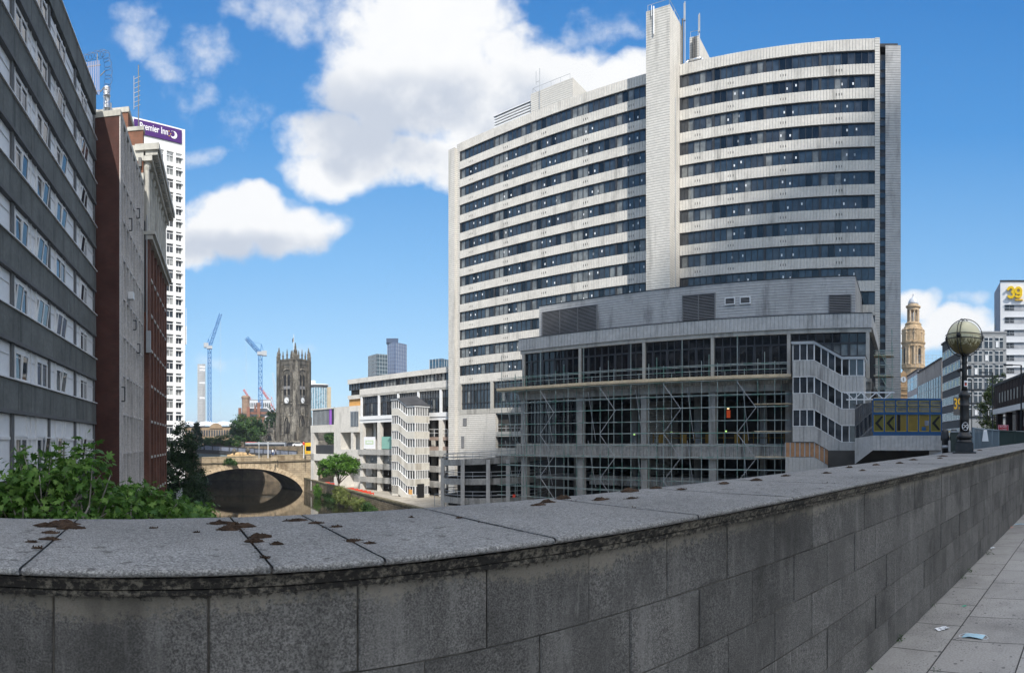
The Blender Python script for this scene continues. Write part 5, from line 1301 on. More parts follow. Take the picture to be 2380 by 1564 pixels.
for i in range(13): b.box(-112.1+i*.5, -111.95+i*.5, -.16, -.103, 3.9, 7.3)
b.out('frame', mt['steel_p'], rt)
b = B(); b.box(-105.5, -104.7, -.2, -.103, 3.9, 7.3); b.out('purple_panel', M('purple panel', (.30,.12,.50), var=.05), rt)
b = B(); b.box(-111.35,-103.65,.2,.3,-2.6,-.6); b.out('balustrade', mt['frame_d'], rt)

# hoardings and site clutter on the loggia
def banner(name, label, cat, u, z, w, h, mat, y=-.02):
    q = empty(name, af.w(u, y, z), -af.phi, label, cat); b = B(); b.box(-w/2, w/2, 0, .05, 0, h); b.out('sheet', mat, q)
    b = B(); b.bar((-w/2,.06,0),(-w/2,.06,h),.05); b.bar((w/2,.06,0),(w/2,.06,h),.05); b.out('post', mt['steel_p'], q); return q
q = banner('banner', 'white and pale green banner tied between loggia columns', 'banner', -91.8, -1.3, 3.6, 2.4, M('white banner', (.78,.78,.80), var=.04))
b = B(); b.box(-1.25,1.25,-.012,-.003,.9,1.7); b.out('print', M('pale green print', (.50,.62,.38), var=.1), q)
b = B(); b.box(-.95,.95,-.022,-.013,1.1,1.5); b.out('print', M('grey print', (.70,.74,.72)), q)
banner('hoarding', 'pale green hoarding panel beside the white banner on the loggia', 'hoarding', -86.2, -1.3, 3.6, 2.4, M('sea green hoarding', (.22,.42,.36), var=.06))

# ================================================================ stair towers with stepped glazing
def stair(fr, name, label, us, depth, zt, h, drop, pitch, rows, panes, m_bd, roofz, base, mid_dark, extra=None):
    """us: left landing start, flight start, right landing start, right end; window heads at zt (left), zt-drop (right)"""
    rt = fr.root(name, label, 'stair tower')
    u0, u1, u2, u3 = us
    def off(x): return 0.0 if x <= u1 else (-drop if x >= u2 else -drop*(x-u1)/(u2-u1))
    b = B(); b.box(u0+.1, u3-.1, .55, depth, base, zt-drop-.1); b.out('inner_wall', mid_dark, rt)
    for k in range(rows+1):
        z1 = zt-pitch*k; 
        # boarding between the glazing
        if k < rows:
            b = B(); zl = z1-pitch+.02; zh = z1-h-.05
            if k == rows-1: zl = zh-1.45
            b.ribs(u0, u1, 0, zl, zh, .33, .035, .3, .9); b.ribs(u1, u2, 0, zl, zh, .33, .035, .3, .9, zf=off); b.ribs(u2, u3, 0, zl-drop, zh-drop, .33, .035, .3, .9)
            b.box(u3-.3, u3, .302, depth, zl-drop, zh-drop); b.box(u0, u0+.2, .302, depth, zl, zh)
            b.out('boarding', m_bd, rt)
            g = B(); f = B()
            for (a, c, n, o0) in ((u0, u1, panes[0], 0), (u1, u2, panes[1], 1), (u2, u3, panes[2], 2)):
                w = (c-a)/n
                for j in range(n):
                    xa, xb = a+j*w, a+(j+1)*w; oa, ob = off(xa), off(xb)
                    m = rng.choice([0,0,1,1,2,3]) if not extra else rng.choice([1,1,0,3,1])
                    g.add([(xa,.14,z1-h+oa),(xb,.14,z1-h+ob),(xb,.14,z1+ob),(xa,.14,z1+oa)], [(0,1,2,3)], m)
                    for xx, oo in ((xa, oa),)+(((xb, ob),) if j == n-1 and o0 == 2 else ()):
                        t = .075 if j else .11
                        f.add([(xx-t/2 if xx>u0 else xx, yy, z1-h+oo if s == 0 else z1+oo) for s in (0,1) for yy in (.02,.16)]+[(xx+t/2, yy, z1-h+oo if s == 0 else z1+oo) for s in (0,1) for yy in (.02,.16)], [(0,4,6,2),(0,2,3,1),(4,5,7,6)])
            for (a, c) in ((u0,u1),(u1,u2),(u2,u3)):
                for zz, hh in ((z1-h-.045, .05), (z1-.01, .06)):
                    f.add([(a,-.05,zz+off(a)),(c,-.05,zz+off(c)),(c,-.05,zz+hh+off(c)),(a,-.05,zz+hh+off(a)),(a,.2,zz+off(a)),(c,.2,zz+off(c)),(c,.2,zz+hh+off(c)),(a,.2,zz+hh+off(a))], [(0,1,2,3),(3,2,6,7),(0,4,5,1)])
            go = g.out('stair_window', [mt['glass_a'], mt['glass_b'], mt['glass_c'], mt['glass_d']], rt)
            f.out('frame', mt['white'], go)
            # side face panes
            g = B(); f = B(); n = panes[3]; w = (depth-.3)/n
            for j in range(n):
                ya, yb = .3+j*w, .3+(j+1)*w
                g.add([(u3-.1,ya,z1-h-drop),(u3-.1,yb,z1-h-drop),(u3-.1,yb,z1-drop),(u3-.1,ya,z1-drop)], [(0,1,2,3)], rng.choice([0,1,2,3,1]))
                f.box(u3-.13, u3-.0, ya-.05, ya+.05, z1-h-drop, z1-drop)
            f.box(u3-.14, u3+.02, 0, depth, z1-drop-.02, z1-drop+.06); f.box(u3-.14, u3+.02, 0, depth, z1-h-drop-.05, z1-h-drop+.01)
            go = g.out('side_window', [mt['glass_a'], mt['glass_b'], mt['glass_c'], mt['glass_d']], rt); f.out('frame', mt['white'], go)
    # roof that steps with the flight
    b = B(); e = .12
    prof = [(u0-e, zt+.07), (u1, zt+.07), (u2, zt-drop+.07), (u3+e, zt-drop+.07), (u3+e, zt-drop+.25), (u2, zt-drop+.25), (u1, zt+.25), (u0-e, zt+.25)]
    b.prism(prof, -e, depth); b.out('roof_trim', mt['white'], rt)
    b = B(); prof = [(u0-e-.05, zt+.253), (u1, zt+.253), (u2, zt-drop+.253), (u3+e+.05, zt-drop+.253), (u3+e+.05, zt-drop+.33), (u2, zt-drop+.33), (u1, zt+.33), (u0-e-.05, zt+.33)]
    b.prism(prof, -e-.08, depth)
    if roofz:
        b.add([(u1,-e,zt+.335),(u2,-e,zt-drop+.335),(u3+e,-e,zt-drop+.335),(u3+e,depth,zt-drop+.34),(u1+1.0,depth,zt+.9)], [(0,1,4),(1,2,3),(1,3,4)])
    b.out('roof', mt['roof_d'], rt)
    return rt, off
sf = Fr(36.9, 70.0)
m_bdl = M('cream stair boarding', (.56,.54,.49), var=.08, sc=.5, fine=(4.0,.06), stain=(.25,.22,.18), st=.6, stsc=(.9,.9,.08))
srt, soff = stair(sf, 'quay_stair_tower', 'cream stair tower with stepped glazing standing on the quay before the annex', (-79.4,-77.65,-75.3,-73.4), 3.6, 7.5, 1.42, 1.43, 2.74, 6, (3,4,3,8), m_bdl, True, -9.6, mt['interior'])
b = B(); b.box(-73.3, -73.0, .5, 1.9, -9.6, -7.2); b.out('door', mt['black'], srt)
b = B(); b.box(-75.3, -73.5, .05, .3, -9.6, -8.9); b.out('base_wall', m_bdl, srt)
b = B(); b.box(-74.9,-74.0,-.02,.04,-9.55,-8.2); b.out('plywood_patch', M('orange plywood', (.55,.30,.10), var=.15, sc=1.5), srt)
b = B(); b.ribs(-79.4,-77.65,0,-9.55,-7.68,.33,.035,.3,.9); b.out('base_boarding', m_bdl, srt)
# ================================================================ podium in front of the slab
qf = Fr(38.2, 57.5)
rt = qf.root('car_park_podium', 'broad grey concrete podium with glazed upper storey and open dark parking decks', 'building')
PL, PR = -43.9, -3.3
glass_p = GLASS('dusky podium glass', (.018,.018,.02), spec=.6)
cols = [-43.5,-35.4,-27.3,-19.5,-11.5,-3.65]
b = B(); b.ribs(PL-.2, PR+.1, -.12, 11.2, 12.58, .42, .05, .5, .82); b.box(PL-.2, PL+.3, .383, 15, 11.2, 12.58); b.out('fascia', mt['conc_pod'], rt)
b = B(); b.box(PR-.35, PR+.1, .385, 15, 11.2, 12.58); b.out('side_fascia', mt['conc_pod'], rt)
b = B(); b.box(PL+.3, PR-.353, .385, 15, 11.9, 12.4); b.out('roof', mt['roof_d'], rt)
b = B(); b.box(PL-.2, PR+.12, -.2, .4, 12.583, 12.66); b.out('coping', mt['dkmetal'], rt)
b = B(); b.box(PL, PR, -.02, .6, 10.78, 11.195); b.out('head_beam', mt['beam'], rt)
g = B(); f = B()
for i in range(5):
    x0, x1 = cols[i]+.2, cols[i+1]-.2; n = 9; w = (x1-x0)/n
    b = B()
    g = B(); f = B()
    for j in range(n):
        xa = x0+j*w; t = rng.uniform(-.02,.02)
        g.add([(xa,.35-t,9.75),(xa+w,.35+t,9.75),(xa+w,.35+t,10.78),(xa,.35-t,10.78)], [(0,1,2,3)], 0)
        m = 1 if (i == 4 and j > 2) or rng.random() < .12 else 0
        g.add([(xa,.35-t,7.1),(xa+w,.35+t,7.1),(xa+w,.35+t,9.75),(xa,.35-t,9.75)], [(0,1,2,3)], rng.choice([0,2,0,1]) if not m else m)
        g.add([(xa,.35,6.3),(xa+w,.35,6.3),(xa+w,.35,7.1),(xa,.35,7.1)], [(0,1,2,3)], 2)
        f.box(xa-.05, xa+.05, .2, .38, 6.3, 10.78); 
        if j in (1,3,5,7): f.box(xa-.14, xa+.14, .18, .38, 6.3, 9.75)
    f.box(x0, x1, .2, .38, 9.7, 9.85); f.box(x0, x1, .2, .38, 7.05, 7.15)
    go = g.out('tall_window', [mt['glass_d'], mt['glass_c'] if i == 4 else glass_p, mt['glass_d']], rt); f.out('frame', mt['frame_d'], go)
for x in cols:
    b = B(); b.box(x-.17, x+.17, .0, .45, 6.3, 10.78); b.out('mullion_column', mt['beam'], rt)
b = B(); b.box(PR-.4, PR-.35, .5, 15, 6.3, 10.78); go = b.out('side_window', mt['glass_d'], rt)
b = B(); 
for j in range(12): b.box(PR-.42, PR-.28, .6+j*1.2, .72+j*1.2, 6.3, 11.2)
b.out('frame', mt['frame_d'], go)
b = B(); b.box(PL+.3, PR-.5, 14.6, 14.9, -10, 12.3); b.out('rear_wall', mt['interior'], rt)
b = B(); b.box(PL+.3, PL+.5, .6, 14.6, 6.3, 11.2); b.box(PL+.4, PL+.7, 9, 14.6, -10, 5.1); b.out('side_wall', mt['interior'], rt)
b = B(); b.box(PL-.1, PR, -.25, .6, 5.15, 6.25); b.out('deck_beam', mt['conc_old'], rt)
b = B(); b.ribs(PL-.1, PR, -.45, 5.85, 6.22, .3, .05, .19, .6); b.out('corbel_band', mt['conc_old'], rt)
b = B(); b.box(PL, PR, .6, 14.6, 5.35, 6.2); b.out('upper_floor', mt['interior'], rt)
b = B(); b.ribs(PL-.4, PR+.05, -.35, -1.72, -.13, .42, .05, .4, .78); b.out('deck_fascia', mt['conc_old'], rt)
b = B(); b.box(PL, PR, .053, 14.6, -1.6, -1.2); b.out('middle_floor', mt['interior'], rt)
b = B(); b.ribs(PL+8, PR, 3.0, -5.0, -3.9, .42, .05, .3, .78); b.box(PL, PR, 3.303, 14.6, -4.6, -4.2); b.out('lower_fascia', mt['conc_old'], rt)
b = B(); b.ribs(PL+8, PR, 3.0, -8.4, -7.2, .42, .05, .3, .78); b.box(PL, PR, 3.303, 14.6, -7.9, -7.5); b.out('lower_fascia', mt['conc_old'], rt)
m_col = M('round parking column', (.36,.355,.34), var=.15, sc=.8, fine=(5.0,.12), stain=(.12,.12,.11), st=.6, stsc=(.9,.9,.12))
for i, x in enumerate(cols):
    b = B(); b.box(x-.33, x+.33, -.05, .75, -.4, 5.16) if i < 5 else b.box(x-.5, x+.3, -.05, .75, -.4, 5.16); b.box(x-.36, x+.36, .06, .85, -11, -1.72); b.out('column', m_col, rt)
    if i < 5:
        b = B(); b.lathe([(.42,-11),(.42,5.3)], (x+3.9, 6.2, 0), 10); b.out('inner_column', m_col, rt, True)
# glazed stair hall behind the first bay
g = B(); f = B()
for j in range(13):
    x = cols[0]+.45+j*.56; g.quad((x,.55,-.1),(x+.56,.55,-.1),(x+.56,.55,5.15),(x,.55,5.15), rng.choice([0,1,0])); f.box(x-.035, x+.035, .45, .6, -.1, 5.15)
for z in (1.2,2.6,3.9): f.box(cols[0]+.35, cols[1]-.35, .46, .6, z-.03, z+.03)
go = g.out('hall_window', [mt['glass_d'], glass_p], rt); f.out('frame', mt['frame_d'], go)
b = B(); b.add([(-41.9,.50,1.7),(-40.6,.50,1.7),(-36.9,.50,4.5),(-36.9,.50,5.1),(-37.3,.50,5.1),(-41.0,.50,2.2),(-41.9,.50,2.2)], [(0,1,2,3,4,5,6)]); b.out('stair_flight', mt['conc_pod'], rt) if False else None
# rails and lights within the open deck
b = B(); rail(b, [(cols[2]+.5,1.4,-.1),(cols[5]-.5,1.4,-.1)], 1.15, .05, True); b.out('deck_rail', M('dull yellow rail', (.20,.12,.02), rough=.6), rt)
for x in (-25.8,-23.1,-20.4,-17.2,-16.3): b = B(); b.box(x-.28, x+.28, 1.2, 1.32, -.1, .85); b.out('ticket_panel', M('ochre panel', (.20,.12,.02), rough=.6), rt)
b = B(); b.box(-18.58,-18.22, 2.0, 2.2, 2.6, 3.4); lo_ = b.out('hazard_lamp', EMIT('orange lamp', (.55,.07,.012), .3), rt)
b = B(); b.box(-18.52,-18.28, 1.97, 1.998, 3.5, 3.62); b.out('bulb', EMIT('bulb', (1,.75,.4), 1.2), lo_)
for x, z in ((-18.5,1.15),(-24.7,1.05),(-29.2,.9)): b = B(); b.box(x-.08, x+.08, 1.5, 1.6, z-.08, z+.08); b.out('exit_light', EMIT('green light', (.55,1.0,.25), 1.0), rt)

# plant room on the podium roof
xf = Fr(38.2, 63.5)
b = B(); y0 = 6.0
pl, pr = xf.u(1253), xf.u(1988)
b.box(pl, pr, y0, 15.5, 12.66, 17.95); b.out('plant_room', mt['conc_plant'], rt)
b = B(); b.box(pl-.05, pr+.05, y0-.05, 15.5, 17.953, 18.05); b.out('plant_coping', mt['dkmetal'], rt)
def louv(a0, b0, a1, b1, frame=True):
    xa, xb = xf.u(a0), xf.u(a1); za = xf.z((a0+a1)/2, b1); zb = xf.z((a0+a1)/2, b0)
    q = B(); q.box(xa, xb, y0-.03, y0-.004, za, zb); o = q.out('louvre', mt['black'], rt)
    q = B(); n = max(4, int((zb-za)/.17))
    for i in range(n):
        z = za+(zb-za)*i/n; q.add([(xa,y0-.14,z),(xb,y0-.14,z),(xb,y0-.035,z+.11),(xa,y0-.035,z+.11)], [(0,1,2,3)])
    q.out('blade', mt['louvre'], o)
    if frame:
        q = B(); t = .1
        q.box(xa-t, xa, y0-.16, y0, za-t, zb+t); q.box(xb, xb+t, y0-.16, y0, za-t, zb+t); q.box(xa, xb, y0-.16, y0, zb, zb+t); q.box(xa, xb, y0-.16, y0, za-t, za)
        k = int((xb-xa)/3.2)
        for i in range(1, k+1): xx = xa+(xb-xa)*i/(k+1); q.box(xx-.05, xx+.05, y0-.17, y0-.03, za, zb)
        q.out('frame', mt['louvre'] if xb-xa > 1.3 else mt['white'], o)
louv(1262,718,1387,774); louv(1588,686,1661,746); louv(1687,694,1707,707); louv(1722,692,1743,705); louv(1928,687,1977,729)

# ---- curved ramp at its left end
rc = Vector(pol(-1.6, 82.5)); RR = 7.4
rt = empty('parking_ramp', (rc.x, rc.y, E), 0, 'curved grey concrete parking ramp with two open levels and steel rails', 'ramp')
A0, A1 = rad(92), rad(345)
def arc(r, z0, h, t0, t1, n=40, inner=None):
    b = B(); vs = []
    inner = inner if inner is not None else r-.35
    for i in range(n+1):
        a = t0+(t1-t0)*i/n; zz = z0(i/n)
        for rr, dz in ((inner,0),(r,0),(r,h),(inner,h)): vs.append((rr*cos(a), rr*sin(a), zz+dz))
    fs = [(i*4+j, (i+1)*4+j, (i+1)*4+(j+1) % 4, i*4+(j+1) % 4) for i in range(n) for j in range(4)]+[(3,2,1,0),(n*4,n*4+1,n*4+2,n*4+3)]
    b.add(vs, fs); return b
for k, (zl, zr) in enumerate(((-3.35,-2.25),(-5.75,-5.1),(-8.2,-7.7))):
    zf = lambda t, zl=zl, zr=zr: zl+(zr-zl)*max(0, min(1, (t-.35)/.65))
    arc(RR, zf, .80, A0, A1).out('ramp_edge', mt['conc_old'], rt)
    arc(RR-.352, lambda t: zf(t)+.05, .3, A0, A1, inner=.5).out('ramp_deck', mt['interior'], rt)
    b = B(); n = 26
    for hh in (.45, .95):
        b.path([((RR-.15)*cos(A0+(A1-A0)*i/n), (RR-.15)*sin(A0+(A1-A0)*i/n), zf(i/n)+.68+hh) for i in range(n+1)], .045, 5)
    for i in range(0, n+1, 2): a = A0+(A1-A0)*i/n; b.path([((RR-.15)*cos(a), (RR-.15)*sin(a), zf(i/n)+.6), ((RR-.15)*cos(a), (RR-.15)*sin(a), zf(i/n)+1.68)], .035, 4)
    b.out('ramp_rail', mt['steel_p'], rt)
for px in (1031,1077,1135,1180):
    a = None
    best = min(range(400), key=lambda i: abs((CX+F*atan2(rc.x+RR*cos(rad(180+i*.42)), rc.y+RR*sin(rad(180+i*.42))))-px))
    a = rad(180+best*.42)
    b = B(); cx_, cy_ = (RR+.12)*cos(a), (RR+.12)*sin(a); b.box(cx_-.25, cx_+.25, cy_-.25, cy_+.25, -10.9, -2.2); b.out('ramp_column', mt['conc_pod'], rt)
b = B(); b.lathe([(5.4,-11),(5.4,-2.6)], (0,.6,0), 20); b.out('core_wall', mt['interior'], rt)

# ---- scaffold along the podium
sc = Fr(38.2, 55.9)
rt = sc.root('facade_scaffold', 'long tube scaffold with timber walkway wrapped along the podium front', 'scaffold')
xs_ = [-45.6+i*1.95+[0,.15,-.1][i%3] for i in range(18)]
lv = [4.7,3.45,2.15,.9,-.35,-1.5,-2.75,-4.0,-5.2,-6.4]
for i, x in enumerate(xs_):
    for y in (0, 1.1):
        b = B(); top = [10.6,8.2,7.9][i % 3] if y == 0 else [7.4,9.0,7.2][i % 3]
        xx = x+(.42 if y else 0); b.path([(xx,y,-10.9),(xx,y,top)], .038, 5); b.out('standard', mt['steel'], rt)
for j, z in enumerate(lv+[6.15,7.15,7.75]):
    for y in (0, 1.1):
        if y and j % 2: continue
        b = B(); xa = -46.2; xb = -11.2
        b.path([(xa,y-.07,z+rng.uniform(-.04,.04)),(xb,y-.07,z+rng.uniform(-.04,.04))], .05 if j in (1,3,5) and y == 0 else .036, 5); b.out('ledger', mt['steel'], rt)
for i, x in enumerate(xs_):
    if i % 2 == 0:
        b = B()
        for z in (4.75,2.2,-.3,-2.7): b.path([(x,-.3,z),(x,1.6,z)], .036, 4)
        b.out('transom', mt['steel'], rt)
for i in range(3, 17, 4):
    x = xs_[i]; zz = [6.0,3.4,.9,-1.6,-4.0,-6.4]
    for k in range(5):
        xa, xb = (x, x+1.95) if k % 2 == 0 else (x+1.95, x)
        b = B(); b.path([(xa,-.14,zz[k]),(xb,-.14,zz[k+1])], .034, 5); b.out('brace', mt['steel_p'], rt)
for i in range(0, 17, 3):
    b = B(); x = xs_[i]+.5; b.path([(x,.1,5.6),(x+.35,1.2,.2)], .034, 4); b.path([(x,.1,.2),(x+.35,1.2,-5)], .034, 4); b.out('brace', mt['steel_p'], rt)
b = B(); b.box(-46.3, -10.9, -.16, -.12, 6.32, 6.62); b.out('toe_board', mt['board'], rt)
b = B(); b.box(-46.3, -10.9, -.118, 1.3, 6.28, 6.34); b.out('walkway', mt['board'], rt)
for x0, x1, z in ((-14.6,-10.9,3.72),(-14.6,-10.9,1.05),(-14.6,-11.0,-1.45)): b = B(); b.box(x0, x1, -.1, 1.2, z, z+.06); b.out('walkway', mt['board'], rt)
# loose bundle of tubes on the return at the left corner
for x, y in ((-45.2,2.6),(-44.6,4.0),(-45.4,5.2),(-44.7,6.4)):
    b = B(); b.path([(x,y,-10.9),(x,y,7.6)], .038, 5); b.out('standard', mt['steel'], rt)
for z in lv[:8]+[6.15]:
    b = B(); b.path([(-45.3,-.3,z),(-44.9,7.0,z+.1)], .036, 5); b.out('ledger', mt['steel'], rt)
for k in range(5):
    b = B(); z = 5.6-2.5*k; b.path([(-45.5,2.5+(k%2)*2,z),(-45.0,4.5-(k%2)*2,z-2.4)], .036, 5); b.out('brace', mt['steel_p'], rt)
b = B(); b.box(-43.7,-43.3,-.25,-.2,-6.6,-6.25); b.out('warning_board', mt['red'], rt)

# ---- stair tower at the podium's right
s2 = Fr(38.2, 54.4)
m_bd2 = M('grey ribbed stair boarding', (.47,.465,.45), var=.08, sc=.5, fine=(4.0,.08), stain=(.16,.155,.15), st=.65, stsc=(1.2,1.2,.10))
st2, off2 = stair(s2, 'podium_stair_tower', 'grey stair tower with stepped white-framed glazing at the right end of the podium', (-10.5,-8.45,-5.85,-3.8), 2.6, 9.2, 1.5, 1.5, 3.08, 3, (3,4,3,3), m_bd2, False, -6, mt['interior'], True)
m_ply = M('bare orange plywood', (.46,.25,.13), var=.15, sc=1.2, fine=(4.0,.12))
b = B(); f = B(); za, zb = -.02, -1.36
def o2(x): return 0.0 if x <= -8.45 else (-1.5 if x >= -5.85 else -1.5*(x+8.45)/2.6)
n = 16; xx = [-11.2+i*(7.4)/n for i in range(n+1)]
pts = sorted(set(xx+[-8.45,-5.85]))
for i in range(len(pts)-1):
    a, c = pts[i], pts[i+1]
    b.quad((a,.1,zb+o2(a)),(c,.1,zb+o2(c)),(c,.1,za+o2(c)),(a,.1,za+o2(a)))
for x in xx: f.box(x-.05, x+.05, .02, .12, zb+o2(x), za+o2(x))
b.out('plywood', m_ply, st2); f.out('batten', mt['steel_p'], st2)
b = B(); b.ribs(-11.2,-8.45,.06,-6,-1.40,.33,.035,.3,.9); b.ribs(-8.45,-5.85,.06,-6,-1.40,.33,.035,.3,.9,zf=o2); b.out('base_boarding', m_bd2, st2)

# ---- scaffold tower right of the podium
s3 = Fr(38.0, 60.5)
rt = s3.root('scaffold_tower', 'narrow tube scaffold tower with board landings beside the end pier', 'scaffold')
ua, ub = s3.u(2042), s3.u(2073)
for x in (ua, (ua+ub)/2, ub):
    for y in (0, 1.6):
        b = B(); b.path([(x,y,-2),(x,y,11.6 if x == ub else 9.4)], .045, 5); b.out('standard', mt['steel'], rt)
for z in (2.2,4.6,6.9,9.0):
    b = B(); b.box(ua-.5, ub+.15, 0, 1.6, z-.06, z); b.out('landing', mt['board'], rt)
for z in (1.2,2.1,3.2,4.5,5.6,6.8,7.9,8.9,9.4):
    for y in (0, 1.6):
        b = B(); b.path([(ua-.5,y-.08,z),(ub+.2,y-.08,z)], .04, 5); b.out('ledger', mt['steel'], rt)
for k in range(3):
    b = B(); b.path([(ub,-.12,2.2+2.3*k),(ua+.3,-.12,4.4+2.3*k)], .04, 5); b.out('brace', mt['steel'], rt)

# ---- covered footbridge: blue and yellow kiosk on a ribbed concrete deck
kf = Fr(39.2, 50.0)
rt = kf.root('footbridge_kiosk', 'blue framed kiosk with yellow panels and black chevrons on a concrete footbridge', 'kiosk')
k0, k1 = kf.u(2029), kf.u(2188); zt, zm, zb = kf.z(2110,926), kf.z(2110,960.5), kf.z(2110,1012)
b = B(); b.box(k0, k1, 0, 3.5, zt-.18, zt); b.box(k0, k1, -.02, .12, zm-.11, zm+.11); b.box(k0, k1, -.02, 3.5, zb, zb+.32)
n = 6; w = (k1-k0)/n
for i in range(n+1): x = k0+i*w; b.box(x-.06, x+.06, -.01, .13, zb+.32, zt-.18)
b.box(k0, k1, .0, .1, (zm+zt)/2-.04, (zm+zt)/2+.02); b.box(k0, k0+.12, .13, 3.5, zb+.323, zt-.183); b.out('frame', mt['blue'], rt)
m_pane = GLASS('dusty upper pane', (.13,.13,.115), rough=.25, spec=.4); m_ol = M('olive yellow panel', (.125,.115,.010), rough=.35, spec=.4, var=.06); m_oc = M('ochre yellow panel', (.20,.135,.012), rough=.35, spec=.4, var=.15, sc=1.5)
ybar = M('thin yellow bar', (.45,.33,.05), rough=.5)
for i in range(n):
    xa, xb = k0+i*w+.07, k0+(i+1)*w-.07
    for z0_, z1_ in ((zm+.12,(zm+zt)/2-.05),((zm+zt)/2+.03, zt-.19)):
        q = B(); q.box(xa, xb, .05, .08, z0_, z1_); po = q.out('pane', m_pane, rt)
        q = B(); q.box(xa, xb, .02, .05, z0_, z0_+.05); q.box(xa, xa+.05, .02, .05, z0_, z1_); q.box(xa, xb, .02, .05, z1_-.05, z1_); q.out('bar', ybar, po)
    za, zc = zb+.33, zm-.12
    q = B(); q.box(xa, xb, .05, .08, za, zc); po = q.out('panel', m_ol if i in (0,1,5) else m_oc, rt)
    q = B(); q.box(xa, xb, .02, .049, za, za+.06); q.box(xa, xa+.04, .02, .049, za, zc); q.box(xb-.04, xb, .02, .049, za, zc); q.out('bar', ybar, po)
    if i in (0,1,5):
        q = B(); xm = (xa+xb)/2; zm_ = (za+zc)/2; d = .52; t_ = .2
        q.prism([(xm-.32,zm_),(xm+.20,zm_+d+.06),(xm+.42,zm_+d+.06),(xm-.04,zm_),(xm+.42,zm_-d-.06),(xm+.20,zm_-d-.06)], .03, .049); q.out('chevron', mt['black'], po)
    elif i == 2: q = B(); q.box(xa+.04, xa+.32, .035, .049, za+.06, zc); q.out('opening', mt['black'], po)
    elif i == 4:
        q = B(); q.box(xa+.45, xa+.9, .035, .049, za+.5, zc-.5); q.out('poster', M('grey blue poster', (.22,.24,.30), var=.4, sc=5.0), po)
        q = B(); q.box(xa+.2, xa+.55, .035, .049, za+.07, za+.4); q.out('notice', mt['blue'], po)
b = B(); b.box(k0+.12, k1, .3, 3.4, zb+.33, zt-.2); b.out('inner_wall', mt['dkmetal'], rt)
b = B(); cz0, cz1 = kf.z(2110,1046.5), zb-.01
b.ribs(k0, k1+.0, -.05, cz0, cz1, .30, .03, 3.6, .88); b.ribs(k1+.002, k1+9, .1, cz0-.1, cz1-.12, .30, .03, 3.4, .92); b.out('deck_edge', mt['conc_pod'], rt)
b = B(); b.add([(k0-1.9,3.4,cz1-.2),(k0,-.02,cz1),(k0,-.02,cz0),(k0-1.9,3.4,cz0-1.3),], [(0,3,2,1)]); b.out('return_wall', mt['conc_pod'], rt)
b = B(); b.add([(k0-1.9,3.4,cz1-.2),(k0-.02,.03,cz1),(k0-.02,.03,zt-.3),(k0-1.9,3.4,zt-.3)], [(0,1,2,3)]); b.out('return_glazing', mt['glass_b'], rt)
b = B(); b.box(-8,12,3.6,4.0,-2.6,-.75); b.out('under_wall', mt['interior'], rt)
rt = empty('lattice_gantry', kf.w(k0-.4, 1.0, zt-.05), -kf.phi, 'short white lattice girder resting at the left end of the blue kiosk', 'girder')
b = B(); b.bar((-2.2,0,.65),(2.2,0,.65),.1); b.bar((-2.0,0,.05),(1.8,0,.05),.1)
for i in range(6): b.bar((-2.0+i*.65,0,.05 if i % 2 else .65),(-1.35+i*.65,0,.65 if i % 2 else .05),.08)
b.out('girder', mt['white'], rt)
# ================================================================ the street on the right
# ---- baroque clock tower
k = 235/F
def P2(px, py, r=235): return at_(px, py, r)
rt = empty('baroque_tower', P2(2122.5, HY, 235), -th(2122.5), 'tall honey sandstone baroque tower with a lead dome over an open lantern', 'tower')
H_ = lambda py: (HY-py)*180/F
m_hon = M('honey sandstone', (.35,.255,.155), var=.22, sc=.35, fine=(1.5,.22), stain=(.13,.09,.05), st=.7, stsc=(.5,.5,.15)); m_honl = M('pale honey sandstone', (.42,.32,.21), var=.2, sc=.5, fine=(1.5,.2), stain=(.16,.12,.08), st=.6, stsc=(.5,.5,.2))
rt.scale = (235/180, 235/180, 235/180)
m_lead = M('grey lead', (.42,.45,.50), rough=.45, spec=.5, var=.12, sc=1.5)
b = B(); b.lathe([(3.35,-3),(3.35,H_(858)),(3.7,H_(857)),(3.7,H_(850)),(3.15,H_(849)),(3.15,H_(808)),(3.5,H_(807)),(3.5,H_(801))], (0,0,0), 16, ph=.2); b.out('shaft', m_hon, rt)
for i in range(8):
    a = 2*pi*i/8+.1; b = B(); b.lathe([(.48,H_(849)),(.42,H_(846)),(.36,H_(812)),(.52,H_(808))], (3.2*cos(a),3.2*sin(a),0), 8); b.lathe([(.48,H_(849)),(.42,H_(846)),(.36,H_(812)),(.52,H_(808))], (3.2*cos(a+.26),3.2*sin(a+.26),0), 8); b.out('column_pair', m_honl, rt)
    if i % 2 == 0:
        a2 = a+.52; b = B(); c, s = cos(a2), sin(a2); b.add([(3.2*c-s*t*.45, 3.2*s+c*t*.45, z) for t, z in ((-1,H_(846)),(1,H_(846)),(1,H_(815)),(0,H_(811)),(-1,H_(815)))], [(0,1,2,3,4)]); b.out('tower_window', mt['black'], rt)
b = B(); b.lathe([(3.6,H_(801)),(3.75,H_(799)),(3.75,H_(796)),(3.3,H_(795)),(3.3,H_(770)),(3.45,H_(769)),(3.2,H_(767)),(2.7,H_(760)),(2.45,H_(757)),(2.55,H_(755)),(2.5,H_(753)),(2.0,H_(750))], (0,0,0), 20); b.out('drum', m_hon, rt)
for i in range(8):
    a = 2*pi*i/8+.1; b = B(); b.lathe([(.3,H_(795)),(.3,H_(778)),(.45,H_(777)),(.45,H_(775)),(.3,H_(772)),(.42,H_(769)),(.15,H_(765))], (3.2*cos(a),3.2*sin(a),0), 8); b.out('urn', m_honl, rt)
